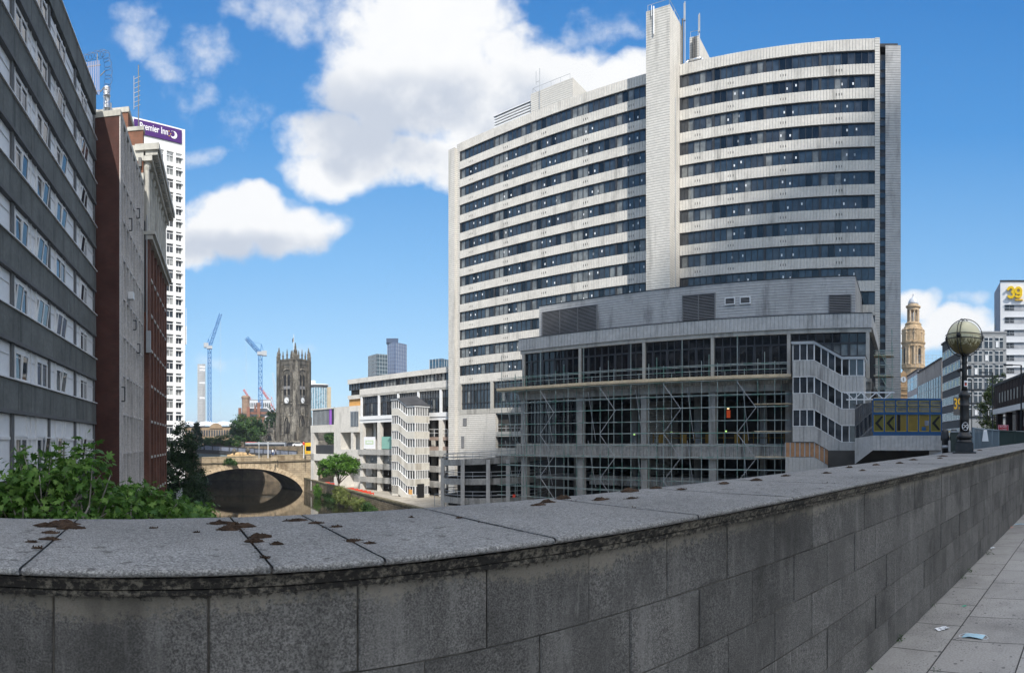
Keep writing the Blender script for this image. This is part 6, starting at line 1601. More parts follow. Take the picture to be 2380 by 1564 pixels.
for i in range(8):
    a = 2*pi*i/8+.2; b = B(); b.lathe([(.33,H_(750)),(.28,H_(748)),(.26,H_(725)),(.36,H_(722))], (1.65*cos(a),1.65*sin(a),0), 8); b.out('lantern_column', m_honl, rt)
b = B(); b.lathe([(1.85,H_(722)),(1.9,H_(717)),(2.3,H_(715)),(2.3,H_(712)),(1.7,H_(711)),(1.65,H_(708))], (0,0,0), 20); b.out('lantern_cornice', m_honl, rt)
b = B(); b.lathe([(1.65,H_(708)),(1.55,H_(703)),(1.35,H_(699)),(1.0,H_(695)),(.55,H_(692)),(.25,H_(690.5)),(.3,H_(689)),(.12,H_(687)),(.22,H_(686)),(.05,H_(680))], (0,0,0), 16); b.out('dome', m_lead, rt, True)
# ornate clock gable below it
gfr2 = Fr(39, 195)
rt = gfr2.root('clock_gable', 'curved brown sandstone gable with a round clock beside the slab end pier', 'building')
u0, u1 = gfr2.u(2086), gfr2.u(2114); uc = (u0+u1)/2; z = lambda py: gfr2.z(2100, py)
b = B(); b.prism([(u0,-3),(u1,-3),(u1,z(880)),(u1-.4,z(872)),(uc+.8,z(866)),(uc,z(861)),(uc-.8,z(866)),(u0+.4,z(872)),(u0,z(880))], 0, 8); b.out('wall', M('brown sandstone', (.30,.20,.11), var=.25, sc=.4, stain=(.08,.05,.03), st=.6, stsc=(.6,.6,.2)), rt)
b = B(); b.prism([(uc+.95*cos(2*pi*i/20), z(882)+.95*sin(2*pi*i/20)) for i in range(20)], -.15, -.02); co = b.out('clock_face', M('grey clock dial', (.38,.42,.46)), rt)
b = B(); b.bar((uc,-.2,z(882)),(uc,-.2,z(882)+.7),.10); b.bar((uc,-.2,z(882)),(uc+.15,-.2,z(882)-.55),.10); b.out('clock_hand', mt['black'], co)
b = B()
for py in (901,905,918): b.box(u0-.2,u1+.2,-.3,-.003,z(py),z(py)+.35)
for i in range(9): b.box(u0+i*.36,u0+.2+i*.36,-.25,-.003,z(909),z(909)+.3)
b.out('moulding', m_hon, rt)
# facades that run toward us along the left of the street
def run_facade(name, label, pxa, ya, pxb, yb, rb, base, wall, rows, cols, win, zf=None, frame=None, depth=10, wlo=.12, whi=.8, trim=None):
    """roofline falls from (pxb, yb), rb metres away, back to (pxa, ya) on a level top"""
    ra = rb*(HY-yb)/(HY-ya); A = Vector((ra*sin(th(pxa)), ra*cos(th(pxa)))); C = Vector((rb*sin(th(pxb)), rb*cos(th(pxb))))
    L = (C-A).length; d = (C-A)/L; rt = empty(name, (A.x, A.y, E), atan2(d.y, d.x), label, 'building'); h = rb*(HY-yb)/F
    b = B(); b.box(0, L, 0, depth, -3, h); b.out('wall', wall, rt)
    b = B(); b.box(-.1, L+.1, -.25, depth, h+.003, h+.35); b.out('roof', trim or mt['roof_d'], rt)
    Hh = (h-base)/rows
    for r_ in range(rows):
        za = base+r_*Hh+Hh*wlo; zb = base+r_*Hh+Hh*whi
        for c in range(cols):
            x0 = .5+c*(L-1)/cols+.12; x1 = .5+(c+1)*(L-1)/cols-.12
            b = B(); b.box(x0, x1, -.06, .2, za, zb); wo = b.out('window', win[(r_*7+c*3) % len(win)], rt)
            if frame:
                b = B(); b.box(x0-.1,x0,-.12,.1,za,zb); b.box(x1,x1+.1,-.12,.1,za,zb); b.box(x0,x1,-.10,.1,za+(zb-za)*.62,za+(zb-za)*.62+.12); b.out('frame', frame, wo)
    return rt, L, h
m_pk = M('pinkish grey render', (.36,.33,.34), var=.08); 
run_facade('blue window block', 'narrow pinkish block with bright blue windows beside the clock gable', 2110, 876, 2133, 858, 112, .5, m_pk, 3, 3, [GLASS('sky blue glass', (.12,.30,.42)), mt['glass_c']], frame=mt['white']) if False else None
rt, L, h = run_facade('narrow_block', 'narrow pinkish block with bright blue windows beside the clock gable', 2109, 876, 2133, 860, 168, -2.0, m_pk, 4, 3, [GLASS('sky blue glass', (.10,.28,.42), var=.5), mt['glass_c']], frame=mt['white'])
rt, L, h = run_facade('concrete_office', 'weathered concrete office front with tall dark windows running along the street', 2133, 868, 2189, 834, 124, -2.5, M('stained pale concrete', (.33,.30,.28), var=.15, sc=.3, fine=(2.0,.15), stain=(.13,.11,.09), st=.7, stsc=(.6,.6,.2)), 2, 10, [mt['glass_b'], mt['glass_c'], mt['glass_d'], mt['glass_a']], frame=mt['steel_p'], wlo=.08, whi=.66)
rt = empty('roof_scaffold', at_(2168, 838, 170), -th(2168), 'pale scaffold hoops on the roofs behind the concrete office', 'scaffold')
for i in range(9): b = B(); b.path([(-5+i*1.2,0,-2),(-5+i*1.2,0,1.6)], .05, 4); b.out('standard', mt['steel_p'], rt)
for z_ in (-.5,.6,1.5): b = B(); b.path([(-5.2,0,z_),(4.8,0,z_)], .05, 4); b.out('ledger', mt['steel_p'], rt)
# grey banded office: dark street side and paler end
m_dko = M('dark grey band', (.085,.088,.095), var=.1, sc=.4); m_gro = M('grey concrete end', (.36,.37,.38), var=.08, sc=.4, fine=(2.0,.08), stain=(.2,.2,.2), st=.4, stsc=(.6,.6,.1))
rb = 105.0; rt, L, h = run_facade('grey_office', 'grey office block with dark banded street side beyond the globe lamp', 2190, 803, 2233, 774, rb, -3, m_dko, 1, 1, [m_dko], depth=4)
for o in list(rt.children):
    if o.name.startswith('window'): bpy.data.objects.remove(o)
yl = GLASS('yellow pane', (.34,.30,.15), rough=.2, var=.6, wsc=2)  # yellow tone set in the pane colour, uneven
for r_ in range(6):
    za = h-2.9-r_*3.05
    for c in range(11):
        x0 = .3+c*(L-.6)/11; b = B(); b.box(x0+.05, x0+(L-.6)/11-.05, -.05, .2, za-.2, za+1.15); wo = b.out('window', [yl, mt['glass_b'], yl, mt['glass_c']][(c*5+r_*3) % 4] if r_ < 3 else [mt['glass_b'], mt['glass_c'], mt['glass_a']][(c+r_) % 3], rt)
    b = B(); b.box(.2, L-.1, -.12, -.06, za+1.15, za+1.25); b.box(.2, L-.1, -.12, -.06, za-.3, za-.2); b.out('window_rail', mt['white'], rt)
C = Vector((rb*sin(th(2233)), rb*cos(th(2233))))
ef = Fr(math.degrees(th(2286)), rb*cos(th(2286)-th(2233)))
e0, e1 = ef.u(2233.2), ef.u(2339)
er = ef.root('grey_office_wing', 'pale grey concrete office wing with paired windows left of the white block', 'building')
b = B(); b.box(e0, e1, 0, 12, -3, h); b.out('wall', m_gro, er)
b = B(); b.box(e0-.1, e1+.1, -.1, 12, h+.003, h+.3); b.out('roof', m_gro, er)
for r_ in range(6):
    za = ef.z(2290, 806+r_*31.5) 
    for c in range(4):
        x0 = e0+.5+c*(e1-e0-.6)/4; w_ = (e1-e0-.6)/4-.5
        b = B(); b.box(x0, x0+w_, -.05, .2, za-.2, za+1.6); wo = b.out('window', mt['glass_b'], er)
        b = B(); b.box(x0+w_/2-.06, x0+w_/2+.06, -.1, .1, za-.2, za+1.6); b.box(x0, x0+w_, -.1, .1, za+.95, za+1.05); b.box(x0, x0+w_, -.1, .1, za+1.6, za+1.7); b.out('frame', mt['white'], wo)
        if (c+r_) % 3 == 0: b = B(); b.box(x0+.1, x0+w_/2-.1, -.07, -.051, za-.1, za+.9); b.out('blind', mt['paper'], wo)
    b = B(); b.box(e0+.2, e1, -.14, -.003, za-.55, za-.3); b.out('sill_band', mt['dkmetal'] if r_ > 1 else m_gro, er)
# projecting number sign on the dark street side
sg = empty('hanging_sign', (C.x-1.4, C.y-.9, E+rb*(HY-945)/F), -th(2225), 'yellow projecting number sign on the dark street side of the grey office', 'sign')
b = B(); b.box(-.9,.9,0,.15,-1.6,1.6); b.out('panel', m_dko, sg)
text('39', 2.6, mt['yellow'], sg, (-.85,-.02,-1.0), (rad(90),0,0), sx=.55, bold=.05)
# white block with the yellow number
wf2 = Fr(math.degrees(th(2365)), 128.0)
rt = wf2.root('white_office', 'tall white office block carrying a large yellow number near its top', 'building')
u0, u1 = wf2.u(2325), wf2.u(2440); zt = wf2.z(2350, 654); m_w2 = M('white panel cladding', (.78,.785,.80), var=.03, sc=.3, rough=.6)
b = B(); b.box(u0, u1, 0, 14, -3, zt); b.out('wall', m_w2, rt)
b = B(); b.box(u0-.1, u1, -.15, 14, zt+.003, zt+.25); b.out('roof', mt['dkmetal'], rt)
b = B(); b.add([(u0-.01,.1,-3),(u0-1.6,7,-3),(u0-1.6,7,zt-.7),(u0-.01,.1,zt-.02)], [(0,3,2,1)]); b.add([(u0-1.6,7,-3),(u0,14,-3),(u0,14,zt-.7),(u0-1.6,7,zt-.7)], [(0,3,2,1)]); b.out('end_wall', M('grey blue cladding', (.30,.33,.39), var=.08), rt)
for i in range(9): b = B(); z = zt-9-i*3.1; b.add([(u0-1.25,5.2,z),(u0-1.55,6.6,z),(u0-1.55,6.6,z+2.2),(u0-1.25,5.2,z+2.2)], [(0,3,2,1)]); b.out('side_window', mt['glass_a'], rt)
for r_ in range(9):
    za = wf2.z(2350, 724+r_*29.2)
    for c in range(4):
        xa = u0+1.0+c*4.35
        if r_ > 1 and c == 0: xa += .0
        b = B(); b.box(xa, xa+2.0, -.03, .2, za+.2, za+1.35); wo = b.out('window', mt['glass_b'] if (c+r_) % 2 else mt['glass_a'], rt)
        b = B(); b.box(xa, xa+4.2, -.25, -.0, za+1.37, za+1.52); b.box(xa, xa+2.0, -.08, .1, za+.7, za+.78); b.box(xa+.95, xa+1.03, -.08, .1, za+.2, za+1.35); b.out('frame', mt['dkmetal'] if c % 2 else mt['steel_p'], wo)
    b = B(); b.box(u0+.8, u1, -.03, -.003, za+.1, za+1.36); b.out('window_band', M('pale grey band', (.45,.46,.48)) if r_ == 0 else bpy.data.materials['pale grey band'], rt)
nz = wf2.z(2359, 728); un = wf2.u(2341)
def stroke(b, pts, w, y0, y1):
    n = len(pts); L = []; Rr = []
    for i in range(n):
        p = Vector(pts[max(0,i-1)]); q = Vector(pts[min(n-1,i+1)]); d = (q-p).normalized(); nn = Vector((-d.y, d.x))*(w/2); c = Vector(pts[i]); L.append(c+nn); Rr.append(c-nn)
    vs = [(p.x,y0,p.y) for p in L]+[(p.x,y0,p.y) for p in Rr]+[(p.x,y1,p.y) for p in L]+[(p.x,y1,p.y) for p in Rr]
    fs = []
    for i in range(n-1): fs += [(n+i,n+i+1,i+1,i),(2*n+i,2*n+i+1,3*n+i+1,3*n+i),(i,i+1,2*n+i+1,2*n+i),(3*n+i,3*n+i+1,n+i+1,n+i)]
    fs += [(0,2*n,3*n,n),(n-1,2*n-1,4*n-1,3*n-1)]; b.add(vs, fs)
def arcp_(cx, cz, r, a0, a1, n=14, sz=1.0): return [(cx+r*cos(rad(a0+(a1-a0)*i/n)), cz+r*sz*sin(rad(a0+(a1-a0)*i/n))) for i in range(n+1)]
zb_ = wf2.z(2359,693.6); m_yel = M('bright yellow sign', (.82,.55,.02), rough=.4, var=.04)
sgn = empty('number_sign_', (0,0,0)); bpy.data.objects.remove(sgn)
b = B(); x0 = un+.82; stroke(b, [(x0-.78,zb_+1.75)]+arcp_(x0, zb_+1.78, .55, 150, -80), .52, -.5, -.05); b.out('digit_three_top', m_yel, rt)
b = B(); stroke(b, arcp_(x0, zb_+.78, .62, 85, -160, 18), .54, -.503, -.05); b.out('digit_three_base', m_yel, rt)
b = B(); x0 = un+2.42; stroke(b, arcp_(x0, zb_+1.62, .60, 0, 360, 26), .52, -.5, -.05); b.out('digit_nine_loop', m_yel, rt)
b = B(); stroke(b, [(x0+.62,zb_+1.6),(x0+.60,zb_+1.2)]+arcp_(x0-.02, zb_+.85, .62, 10, -150, 14), .50, -.503, -.05); b.out('digit_nine_tail', m_yel, rt)
b = B(); b.box(un+1.7, un+3.4, -.4, -.02, wf2.z(2359,699), wf2.z(2359,696)); b.out('caption_strip', mt['yellow'], rt)
# dark brown low block at the far right
of = Fr(123.1, 12.9)
rt = of.root('brown_block', 'low dark brown clad block with slit windows over a shopfront', 'building')
ua, ub = of.u(2311), -14.0; m_brn = M('dark brown cladding', (.035,.022,.020), rough=.6, var=.2, sc=.8)
zA, zB, zC = 5.1, 3.0, 2.55
b = B(); b.ribs(ua, ub, 0, zB, zA, .9, .03, 10, .94); b.out('wall', m_brn, rt)
b = B(); b.box(ua, ub, -.15, 8, zC, zB-.003); b.out('fascia', mt['white'], rt)
b = B(); b.box(ua, ub, 1.2, 8, -1.6, zC); b.out('shopfront', mt['glass_b'], rt)
for i in range(12): x = ua+1+i*3.2; b = B(); b.box(x-.25, x+.25, 0, .5, -1.6, zC); b.out('post', m_brn, rt)
for i in range(20): x = ua+2.2+i*.95; b = B(); b.box(x-.10, x+.10, -.08, -.035, zB+.5, zB+1.35); b.out('slit_window', mt['curtain'], rt)
b = B(); b.box(ua-.1, ub, -.1, 8, zA+.003, zA+.2); b.out('roof', mt['dkmetal'], rt)
# street tree, lamp posts
tree('street_tree', 'airy street tree with yellow green leaves beyond the globe lamp', 'tree', at_(2313, 1062, 62), [(-.6,0,5.2,1.5,1.3,2.6),(.5,0,7.0,1.3,1.2,1.9),(-1.2,.1,3.2,.9,.9,1.1),(1.0,.2,5.4,.8,.8,1.5)], 110, 38, .24, LEAF('olive foliage', (.035,.065,.016), (.085,.13,.03), (.17,.21,.06), .4), mt['bark'], .14, 71, OVAL, .42)
for px, top, r, lab in ((2307,866,55,'slim black lamp post at the near corner of the street tree'),(2373.5,849,42,'slim black lamp post before the brown block'),(2258.5,883,70,'slim black lamp post next to the globe lamp, shortest of three')):
    rt = empty('lamp_post', at_(px, HY+E*F/r, r), -th(px), lab, 'lamp post', 'slim black lamp posts'); h = (HY-top)*r/F+E
    b = B(); b.path([(0,0,0),(0,0,1.2)], .10, 8); b.path([(0,0,1.2),(0,0,h)], .06, 8); b.out('shaft', mt['dkmetal'], rt)
    b = B(); b.bar((0,0,h),(-.9,0,h+.03),.06); b.box(-1.25,-.6,-.09,.09,h-.04,h+.06); b.out('lantern', mt['dkmetal'], rt)
# bollards, yellow rail, road works
for px, lab in ((2196.5,'black bollard nearest the kiosk end'),(2217,'black bollard between the kiosk and the globe lamp base')):
    rt = empty('bollard', at_(px, HY+E*F/40, 40), 0, lab, 'bollard'); b = B(); b.lathe([(.22,0),(.22,1.7),(.30,1.75),(.30,1.9),(.26,2.2),(.22,2.42),(.1,2.5)], (0,0,0), 12); b.out('post', mt['dkmetal'], rt, True); b = B(); b.lathe([(.235,1.2),(.235,1.4)], (0,0,0), 12); b.out('band', mt['steel_p'], rt, True)
rt = empty('guard_rail', at_(2202, HY-17, 54), -th(2200), 'yellow steel guard rail behind the ribbed footbridge edge', 'railing')
for z_ in (0,-.45): b = B(); b.path([(-2.2,0,z_+.3),(2.2,0,z_+.3)], .045, 5); b.out('rail', mt['yellow'], rt)
for i in range(5): b = B(); b.path([(-2.2+i*1.1,0,-1.9),(-2.2+i*1.1,0,.3)], .045, 5); b.out('post', mt['yellow'], rt)
def fence(label, pxa, ra, pxb, rb_, top, mat, step=.16, base=.2):
    A = Vector(at_(pxa, HY, ra)); C = Vector(at_(pxb, HY, rb_)); A.z = C.z = 0; L = (C-A).length; rt = empty('barrier_fence', A, atan2((C-A).y,(C-A).x), label, 'fence')
    b = B(); n = int(L/step)
    for i in range(n+1): x = L*i/n; b.path([(x,0,base),(x,0,top)], .022, 4)
    b.out('bars', mat, rt)
    b = B(); b.path([(0,0,top),(L,0,top)], .03, 5); b.path([(0,0,base),(L,0,base)], .03, 5); b.out('rail', mat, rt)
    b = B()
    for i in range(int(L/2.2)+2): x = min(L, i*2.2); b.path([(x,0,0),(x,0,top+.03)], .045, 5)
    b.out('post', mat, rt); return rt
m_fb = M('blue grey fence paint', (.17,.22,.26), rough=.5, var=.1)
fence('blue grey steel barrier fence with upright bars next to the globe lamp', 2262, 17, 2320, 20, E+.40, m_fb)
fence('darker barrier fence with closer bars below the red road sign', 2320, 21, 2400, 26, E+.42, M('dark fence paint', (.05,.075,.07), rough=.5), .13)
rt = empty('site_board', at_(2365, 1022, 28), -th(2365), 'long dark site hoarding behind the barrier fence', 'hoarding'); b = B(); b.box(-3.2,1.8,0,.06,-2,.35); b.out('sheet', M('dark green netting', (.05,.065,.06), var=.3, sc=3.0), rt); b = B(); b.box(-3.2,1.8,-.02,.08,.35,.42); b.out('rail', mt['steel_p'], rt)
rt = empty('road_sign', at_(2332, 1000.5, 34), -th(2332), 'red temporary road sign standing behind the barrier fence', 'sign'); b = B(); b.box(-.30,.30,0,.03,-.06,.32); b.out('plate', M('red sign plate', (.62,.03,.05), rough=.4, var=.03), rt)
b = B(); b.box(-.27,.27,-.008,-.002,.285,.30); b.box(-.27,.27,-.008,-.002,-.045,-.03); b.box(-.285,-.27,-.008,-.002,-.045,.30); b.box(.27,.285,-.008,-.002,-.045,.30); b.out('border', mt['paper'], rt)
text('ROAD', .15, mt['paper'], rt, (0,-.012,.13), (rad(90),0,0), align='CENTER', extrude=.004); text('CLOSED', .11, mt['paper'], rt, (0,-.012,.0), (rad(90),0,0), align='CENTER', extrude=.004)
b = B(); b.bar((-.25,.05,-2.6),(-.2,.05,.2),.05); b.bar((.25,.05,-2.6),(.2,.05,.2),.05); b.out('leg', mt['steel_p'], rt)
rt = empty('no_entry_sign', at_(2371.5, 996.5, 50), -th(2371), 'round red no entry sign with a white bar at the far right', 'sign'); b = B(); b.prism([(.29*cos(2*pi*i/24), .29*sin(2*pi*i/24)) for i in range(24)], 0, .03); b.out('plate', bpy.data.materials['red sign plate'], rt); b = B(); b.box(-.2,.2,-.012,-.002,-.05,.05); b.out('bar', mt['paper'], rt); b = B(); b.path([(0,.06,-2.7),(0,.06,.25)], .035, 6); b.out('post', mt['steel_p'], rt)
for px, mcol, lab in ((2290,mt['paper'],'white hi-vis tabard hung over the blue grey fence'),):
    rt = empty('hung_tabard', at_(px, 1001, 17.8), -th(px), lab, 'cloth'); b = B(); b.add([(-.10,-.03,-.32),(.10,-.03,-.32),(.05,-.03,.0),(-.05,-.03,.0),(-.10,-.01,-.32),(.10,-.01,-.32),(.05,.03,.02),(-.05,.03,.02)], [(0,1,2,3),(7,6,5,4),(3,2,6,7),(0,4,5,1)]); b.out('cloth', mcol, rt)
for px, r, lab, c in ((2281,58,'person in an orange jacket in the street beyond the fence',(.70,.22,.04)),(2270,60,'person in white in the street beyond the fence',(.7,.7,.72)),(2345,52,'person in a pink top beside the red road sign',(.55,.20,.28))):
    person(lab, px, HY+E*F/r, r, M('top', c), mt['black'], m_skin, rad(20*px % 180))
car('silver car behind the black bollards', 2212, HY+E*F/52, 52, M('silver car paint', (.5,.53,.58), rough=.25, spec=.6), rad(10))
bpy.data.objects['parked_car.002']['group'] = 'cars in the street' if 'parked_car.002' in bpy.data.objects else ''
rt = empty('orange_cone', at_(2283, HY+E*F/40, 40), 0, 'orange and white traffic marker beside the fence in the street', 'cone'); b = B(); b.lathe([(.22,.0),(.20,.1),(.12,1.6),(.06,2.4)], (0,0,0), 10); b.out('body', M('orange plastic', (.75,.20,.03), rough=.5), rt, True); b = B(); b.lathe([(.168,.9),(.15,1.3)], (0,0,0), 10); b.out('band', mt['paper'], rt, True)

# ================================================================ globe lamp on the parapet
LS = 9.45; LY = .56
p = pf.w(LS, LY, slope(-.315, LS))
rt = empty('globe_lamp', p, -th(2240), 'old black cast iron lamp with a caged dirty glass globe on the parapet', 'lamp')
kk = hypot(p[0], p[1])/F
def LH(py): return (1045-py)*kk
m_iron = M('black cast iron', (.016,.017,.019), rough=.42, spec=.5, var=.4, sc=6.0, stain=(.07,.05,.04), st=.5, stsc=(6,6,6), stlo=.56, sthi=.66, bump=.003, bsc=60)
def w_(x): return x*kk
b = B(); q = 4
def sq(b, secs):
    for i in range(len(secs)-1):
        (a, z0), (c, z1) = secs[i], secs[i+1]
        b.add([(-a,-a,z0),(a,-a,z0),(a,a,z0),(-a,a,z0),(-c,-c,z1),(c,-c,z1),(c,c,z1),(-c,c,z1)], [(0,1,5,4),(1,2,6,5),(2,3,7,6),(3,0,4,7)]+([(3,2,1,0)] if i == 0 else [])+([(4,5,6,7)] if i == len(secs)-2 else []))
sq(b, [(w_(27),-.02),(w_(27),LH(1042)),(w_(21),LH(1041.5)),(w_(21),LH(1037)),(w_(20.5),LH(1021))]); b.out('plinth', m_iron, rt)
b = B(); b.lathe([(w_(20.3),LH(1021)),(w_(20),LH(1018)),(w_(14),LH(1012)),(w_(13),LH(1009))], (0,0,0), 8, ph=pi/8); 
b.lathe([(w_(17),LH(1012)),(w_(19),LH(1008)),(w_(17.5),LH(1004)),(w_(15.5),LH(1002)),(w_(13.5),LH(998)),(w_(11.5),LH(996))], (0,0,0), 20)
b.lathe([(w_(11.2),LH(996)),(w_(10.8),LH(960)),(w_(11),LH(938)),(w_(12),LH(936)),(w_(12),LH(933)),(w_(10.6),LH(931)),(w_(10.8),LH(918)),(w_(13.6),LH(913)),(w_(13.6),LH(909)),(w_(10),LH(905)),(w_(7.5),LH(900))], (0,0,0), 20)
b.lathe([(w_(7.4),LH(900)),(w_(6.2),LH(852)),(w_(5.6),LH(838)),(w_(6.8),LH(835)),(w_(6.8),LH(832)),(w_(6),LH(829)),(w_(7.5),LH(825)),(w_(7.5),LH(822)),(w_(5.5),LH(819))], (0,0,0), 16); b.out('post', m_iron, rt, True)
b = B(); b.path([(-w_(13),0,LH(853)),(w_(13),.0,LH(845))], w_(3.6), 8); b.lathe([(.001,0),(w_(4.2),w_(1.5)),(w_(4.2),w_(5)),(.001,w_(7))], (-w_(13),0,LH(857)), 8); b.lathe([(.001,0),(w_(4.2),w_(1.5)),(w_(4.2),w_(5)),(.001,w_(7))], (w_(13),0,LH(849)), 8); b.out('ladder_arm', m_iron, rt, True)
m, g, pb = newmat('dirty opal globe')
tc = g.n('ShaderNodeTexCoord').outputs['Object']; sp = g.n('ShaderNodeSeparateXYZ'); g.l(tc, sp.inputs[0])
GZ, GR = LH(777.5), w_(39.5)
n1 = g.noise(tc, 1.0, 6.0, .7, sc3=(30,30,9)); f = g.mr(g.math('ADD', g.math('MULTIPLY', g.math('DIVIDE', g.math('SUBTRACT', sp.outputs[2], GZ), GR), 1.0), g.math('MULTIPLY', n1, 1.9)), .42, .95, smooth=True)
g.l(g.mix(f, (.16,.13,.055), (.78,.71,.46)), pb.inputs['Base Color']); pb.inputs['Roughness'].default_value = .22; pb.inputs['Specular IOR Level'].default_value = .5
b = B(); n = 20; b.lathe([(GR*sin(pi*i/n)+.0005, -GR*cos(pi*i/n)) for i in range(n+1)], (0,0,GZ), 40); b.out('globe', m, rt, True)
b = B(); b.lathe([(w_(6),LH(820)),(w_(9),LH(817)),(w_(16),LH(812)),(w_(18),LH(810)),(w_(10),LH(809))], (0,0,0), 24); b.out('globe_cup', m_iron, rt, True)
RR_ = w_(43.5)
def ring3(b, axis_ang, z=0.0, r=RR_, horizontal=False, rr=None):
    pts = []
    for i in range(49):
        a = 2*pi*i/48
        if horizontal: pts.append((r*cos(a), r*sin(a), z))
        else: pts.append((r*cos(a)*cos(axis_ang), r*cos(a)*sin(axis_ang), r*sin(a)))
    b.path([(x,y,GZ+zz) for x,y,zz in pts], rr or w_(1.0), 6)
for nm, args in (('cage_ring',(rad(162),0,RR_,False)),):
    b = B(); ring3(b, *args); b.out(nm, m_iron, rt, True)
for dx in (-w_(3.3), w_(3.3)):
    b = B(); ring3(b, rad(72)); 
    b.v = [(x+dx, y, z) for x, y, z in b.v]; b.out('cage_ring', m_iron, rt, True)
for z in (-w_(5.2), w_(5.2)): b = B(); ring3(b, 0, z, sqrt(RR_**2-z*z), True, w_(1.1)); b.out('cage_hoop', m_iron, rt, True)
for a in (rad(252), rad(342), rad(162), rad(72)):
    b = B(); c = Vector((RR_*cos(a), RR_*sin(a), GZ)); d = Vector((cos(a), sin(a), 0)); b.tube(c-d*w_(1), c+d*w_(2.5), w_(6), 12, w_(4)); b.out('boss', m_iron, rt, True)
# sticker and paint marks on the post
b = B(); n = 6; r_ = w_(8.3)
def wrap(z0, z1, a0, a1, r, mat, name, par):
    b = B(); vs = []
    for i in range(7):
        a = a0+(a1-a0)*i/6; vs += [(r*sin(a), -r*cos(a), z0), (r*sin(a), -r*cos(a), z1)]
    b.add(vs, [(2*i, 2*i+2, 2*i+3, 2*i+1) for i in range(6)]); return b.out(name, mat, par)
so = wrap(LH(891), LH(877), rad(-5), rad(62), w_(7.35), mt['paper'], 'sticker', rt)
wrap(LH(888.5), LH(881), rad(5), rad(50), w_(7.45), mt['red'], 'print', so); wrap(LH(884), LH(882), rad(10), rad(45), w_(7.5), mt['black'], 'print', so)
def curl(pts, r, name, t):
    b = B(); q = [(r*sin(a), -r*cos(a), z) for a, z in pts]; b.path(q, t, 5); return b.out(name, mt['paper'], rt)
zc, ac, rr = LH(983), rad(12), w_(11.25); s_ = w_(8)
curl([(ac+s_*cos(2*pi*i/32)/rr, zc+s_*1.12*sin(2*pi*i/32)) for i in range(33)], rr, 'graffiti', w_(.55))
curl([(ac+s_*.86*sin(2*pi*i/40)/rr, zc+s_*.5*sin(4*pi*i/40)) for i in range(41)], rr, 'graffiti', w_(.6))
curl([(ac+.2+s_*.42*cos(i*1.7)/rr*(1-.02*i), LH(1000)+s_*.4*sin(i*2.3)) for i in range(16)], w_(11.6), 'graffiti', w_(.6))

# ================================================================ litter and weeds on the pavement
def ground_at(px, py): r = E*F/(py-HY); t = th(px); return (r*sin(t), r*cos(t), 0.0)
m_mask = M('pale blue mask cloth', (.42,.62,.72), var=.05, sc=20.0)
def mask(label, px, py, rz):
    rt = empty('face_mask', ground_at(px, py), rz, label, 'face mask', 'dropped masks on the pavement'); b = B(); nx, ny = 14, 10; vs = []
    for j in range(ny+1):
        for i in range(nx+1):
            x = -.0875+.175*i/nx; y = -.045+.09*j/ny
            z = .006+.010*(1-(x/.0875)**2)+.0022*(j % 2)+.004*noise.noise(Vector((x*30,y*30,px)))
            vs.append((x, y+.012*(x/.0875)**2*(1 if j > 5 else -.4), z))
    b.add(vs, [(j*(nx+1)+i, j*(nx+1)+i+1, (j+1)*(nx+1)+i+1, (j+1)*(nx+1)+i) for j in range(ny) for i in range(nx)]); b.out('cloth', m_mask, rt, True)
    for s in (-1, 1):
        b = B(); b.path([(s*.0875, -.04, .008),(s*.115,-.035,.004),(s*.125,0,.004),(s*.112,.03,.004),(s*.0875,.048,.009)], .0018, 5); b.out('ear_loop', mt['paper'], rt)
    b = B(); b.box(-.085,.085,.043,.052,.010,.013); b.out('edge_strip', mt['paper'], rt)
mask('pale blue face mask with white loops lying open on a paving slab', 2263, 1481, rad(-62)); mask('pale blue face mask crumpled far along the foot of the wall', 2370, 1219.5, rad(-40))
def scrap(name, label, px, py, s, mat, seed, cat):
    rt = empty(name, ground_at(px, py), 0, label, cat); rg = random.Random(seed); b = B(); n = 7; vs = []
    for j in range(n+1):
        for i in range(n+1):
            x = (i/n-.5)*s*1.6; y = (j/n-.5)*s
            vs.append((x+rg.gauss(0,s*.04), y+rg.gauss(0,s*.04), .006+s*.28*abs(noise.noise(Vector((x*14/s*.2, y*14/s*.2, seed))))))
    b.add(vs, [(j*(n+1)+i, j*(n+1)+i+1, (j+1)*(n+1)+i+1, (j+1)*(n+1)+i) for j in range(n) for i in range(n)]); b.out('sheet', mat, rt)
    b = B(); b.add([(x*.5+.01, y*.5, z*.8+s*.12) for x, y, z in vs], [(j*(n+1)+i, j*(n+1)+i+1, (j+1)*(n+1)+i+1, (j+1)*(n+1)+i) for j in range(n) for i in range(n)]); b.out('fold', mat, rt)
scrap('tissue', 'crumpled white tissue beside the pale blue mask', 2190, 1463, .075, mt['paper'], 3, 'litter')
scrap('green_wrapper', 'tiny green wrapper on the pavement up from the mask', 2241, 1410, .03, M('mint wrapper', (.15,.55,.38)), 4, 'litter')
scrap('orange_wrapper', 'small orange wrapper scrap at the foot of the parapet wall', 2053, 1512, .035, M('orange wrapper', (.70,.33,.12)), 5, 'litter')
scrap('paper_scrap', 'small white paper scrap at the foot of the wall', 2305, 1275, .07, mt['paper'], 6, 'litter'); scrap('pink_wrapper', 'small pinkish wrapper near the far crumpled mask', 2348, 1227, .09, M('pink wrapper', (.6,.35,.3)), 7, 'litter')
rg = random.Random(77); b = B()
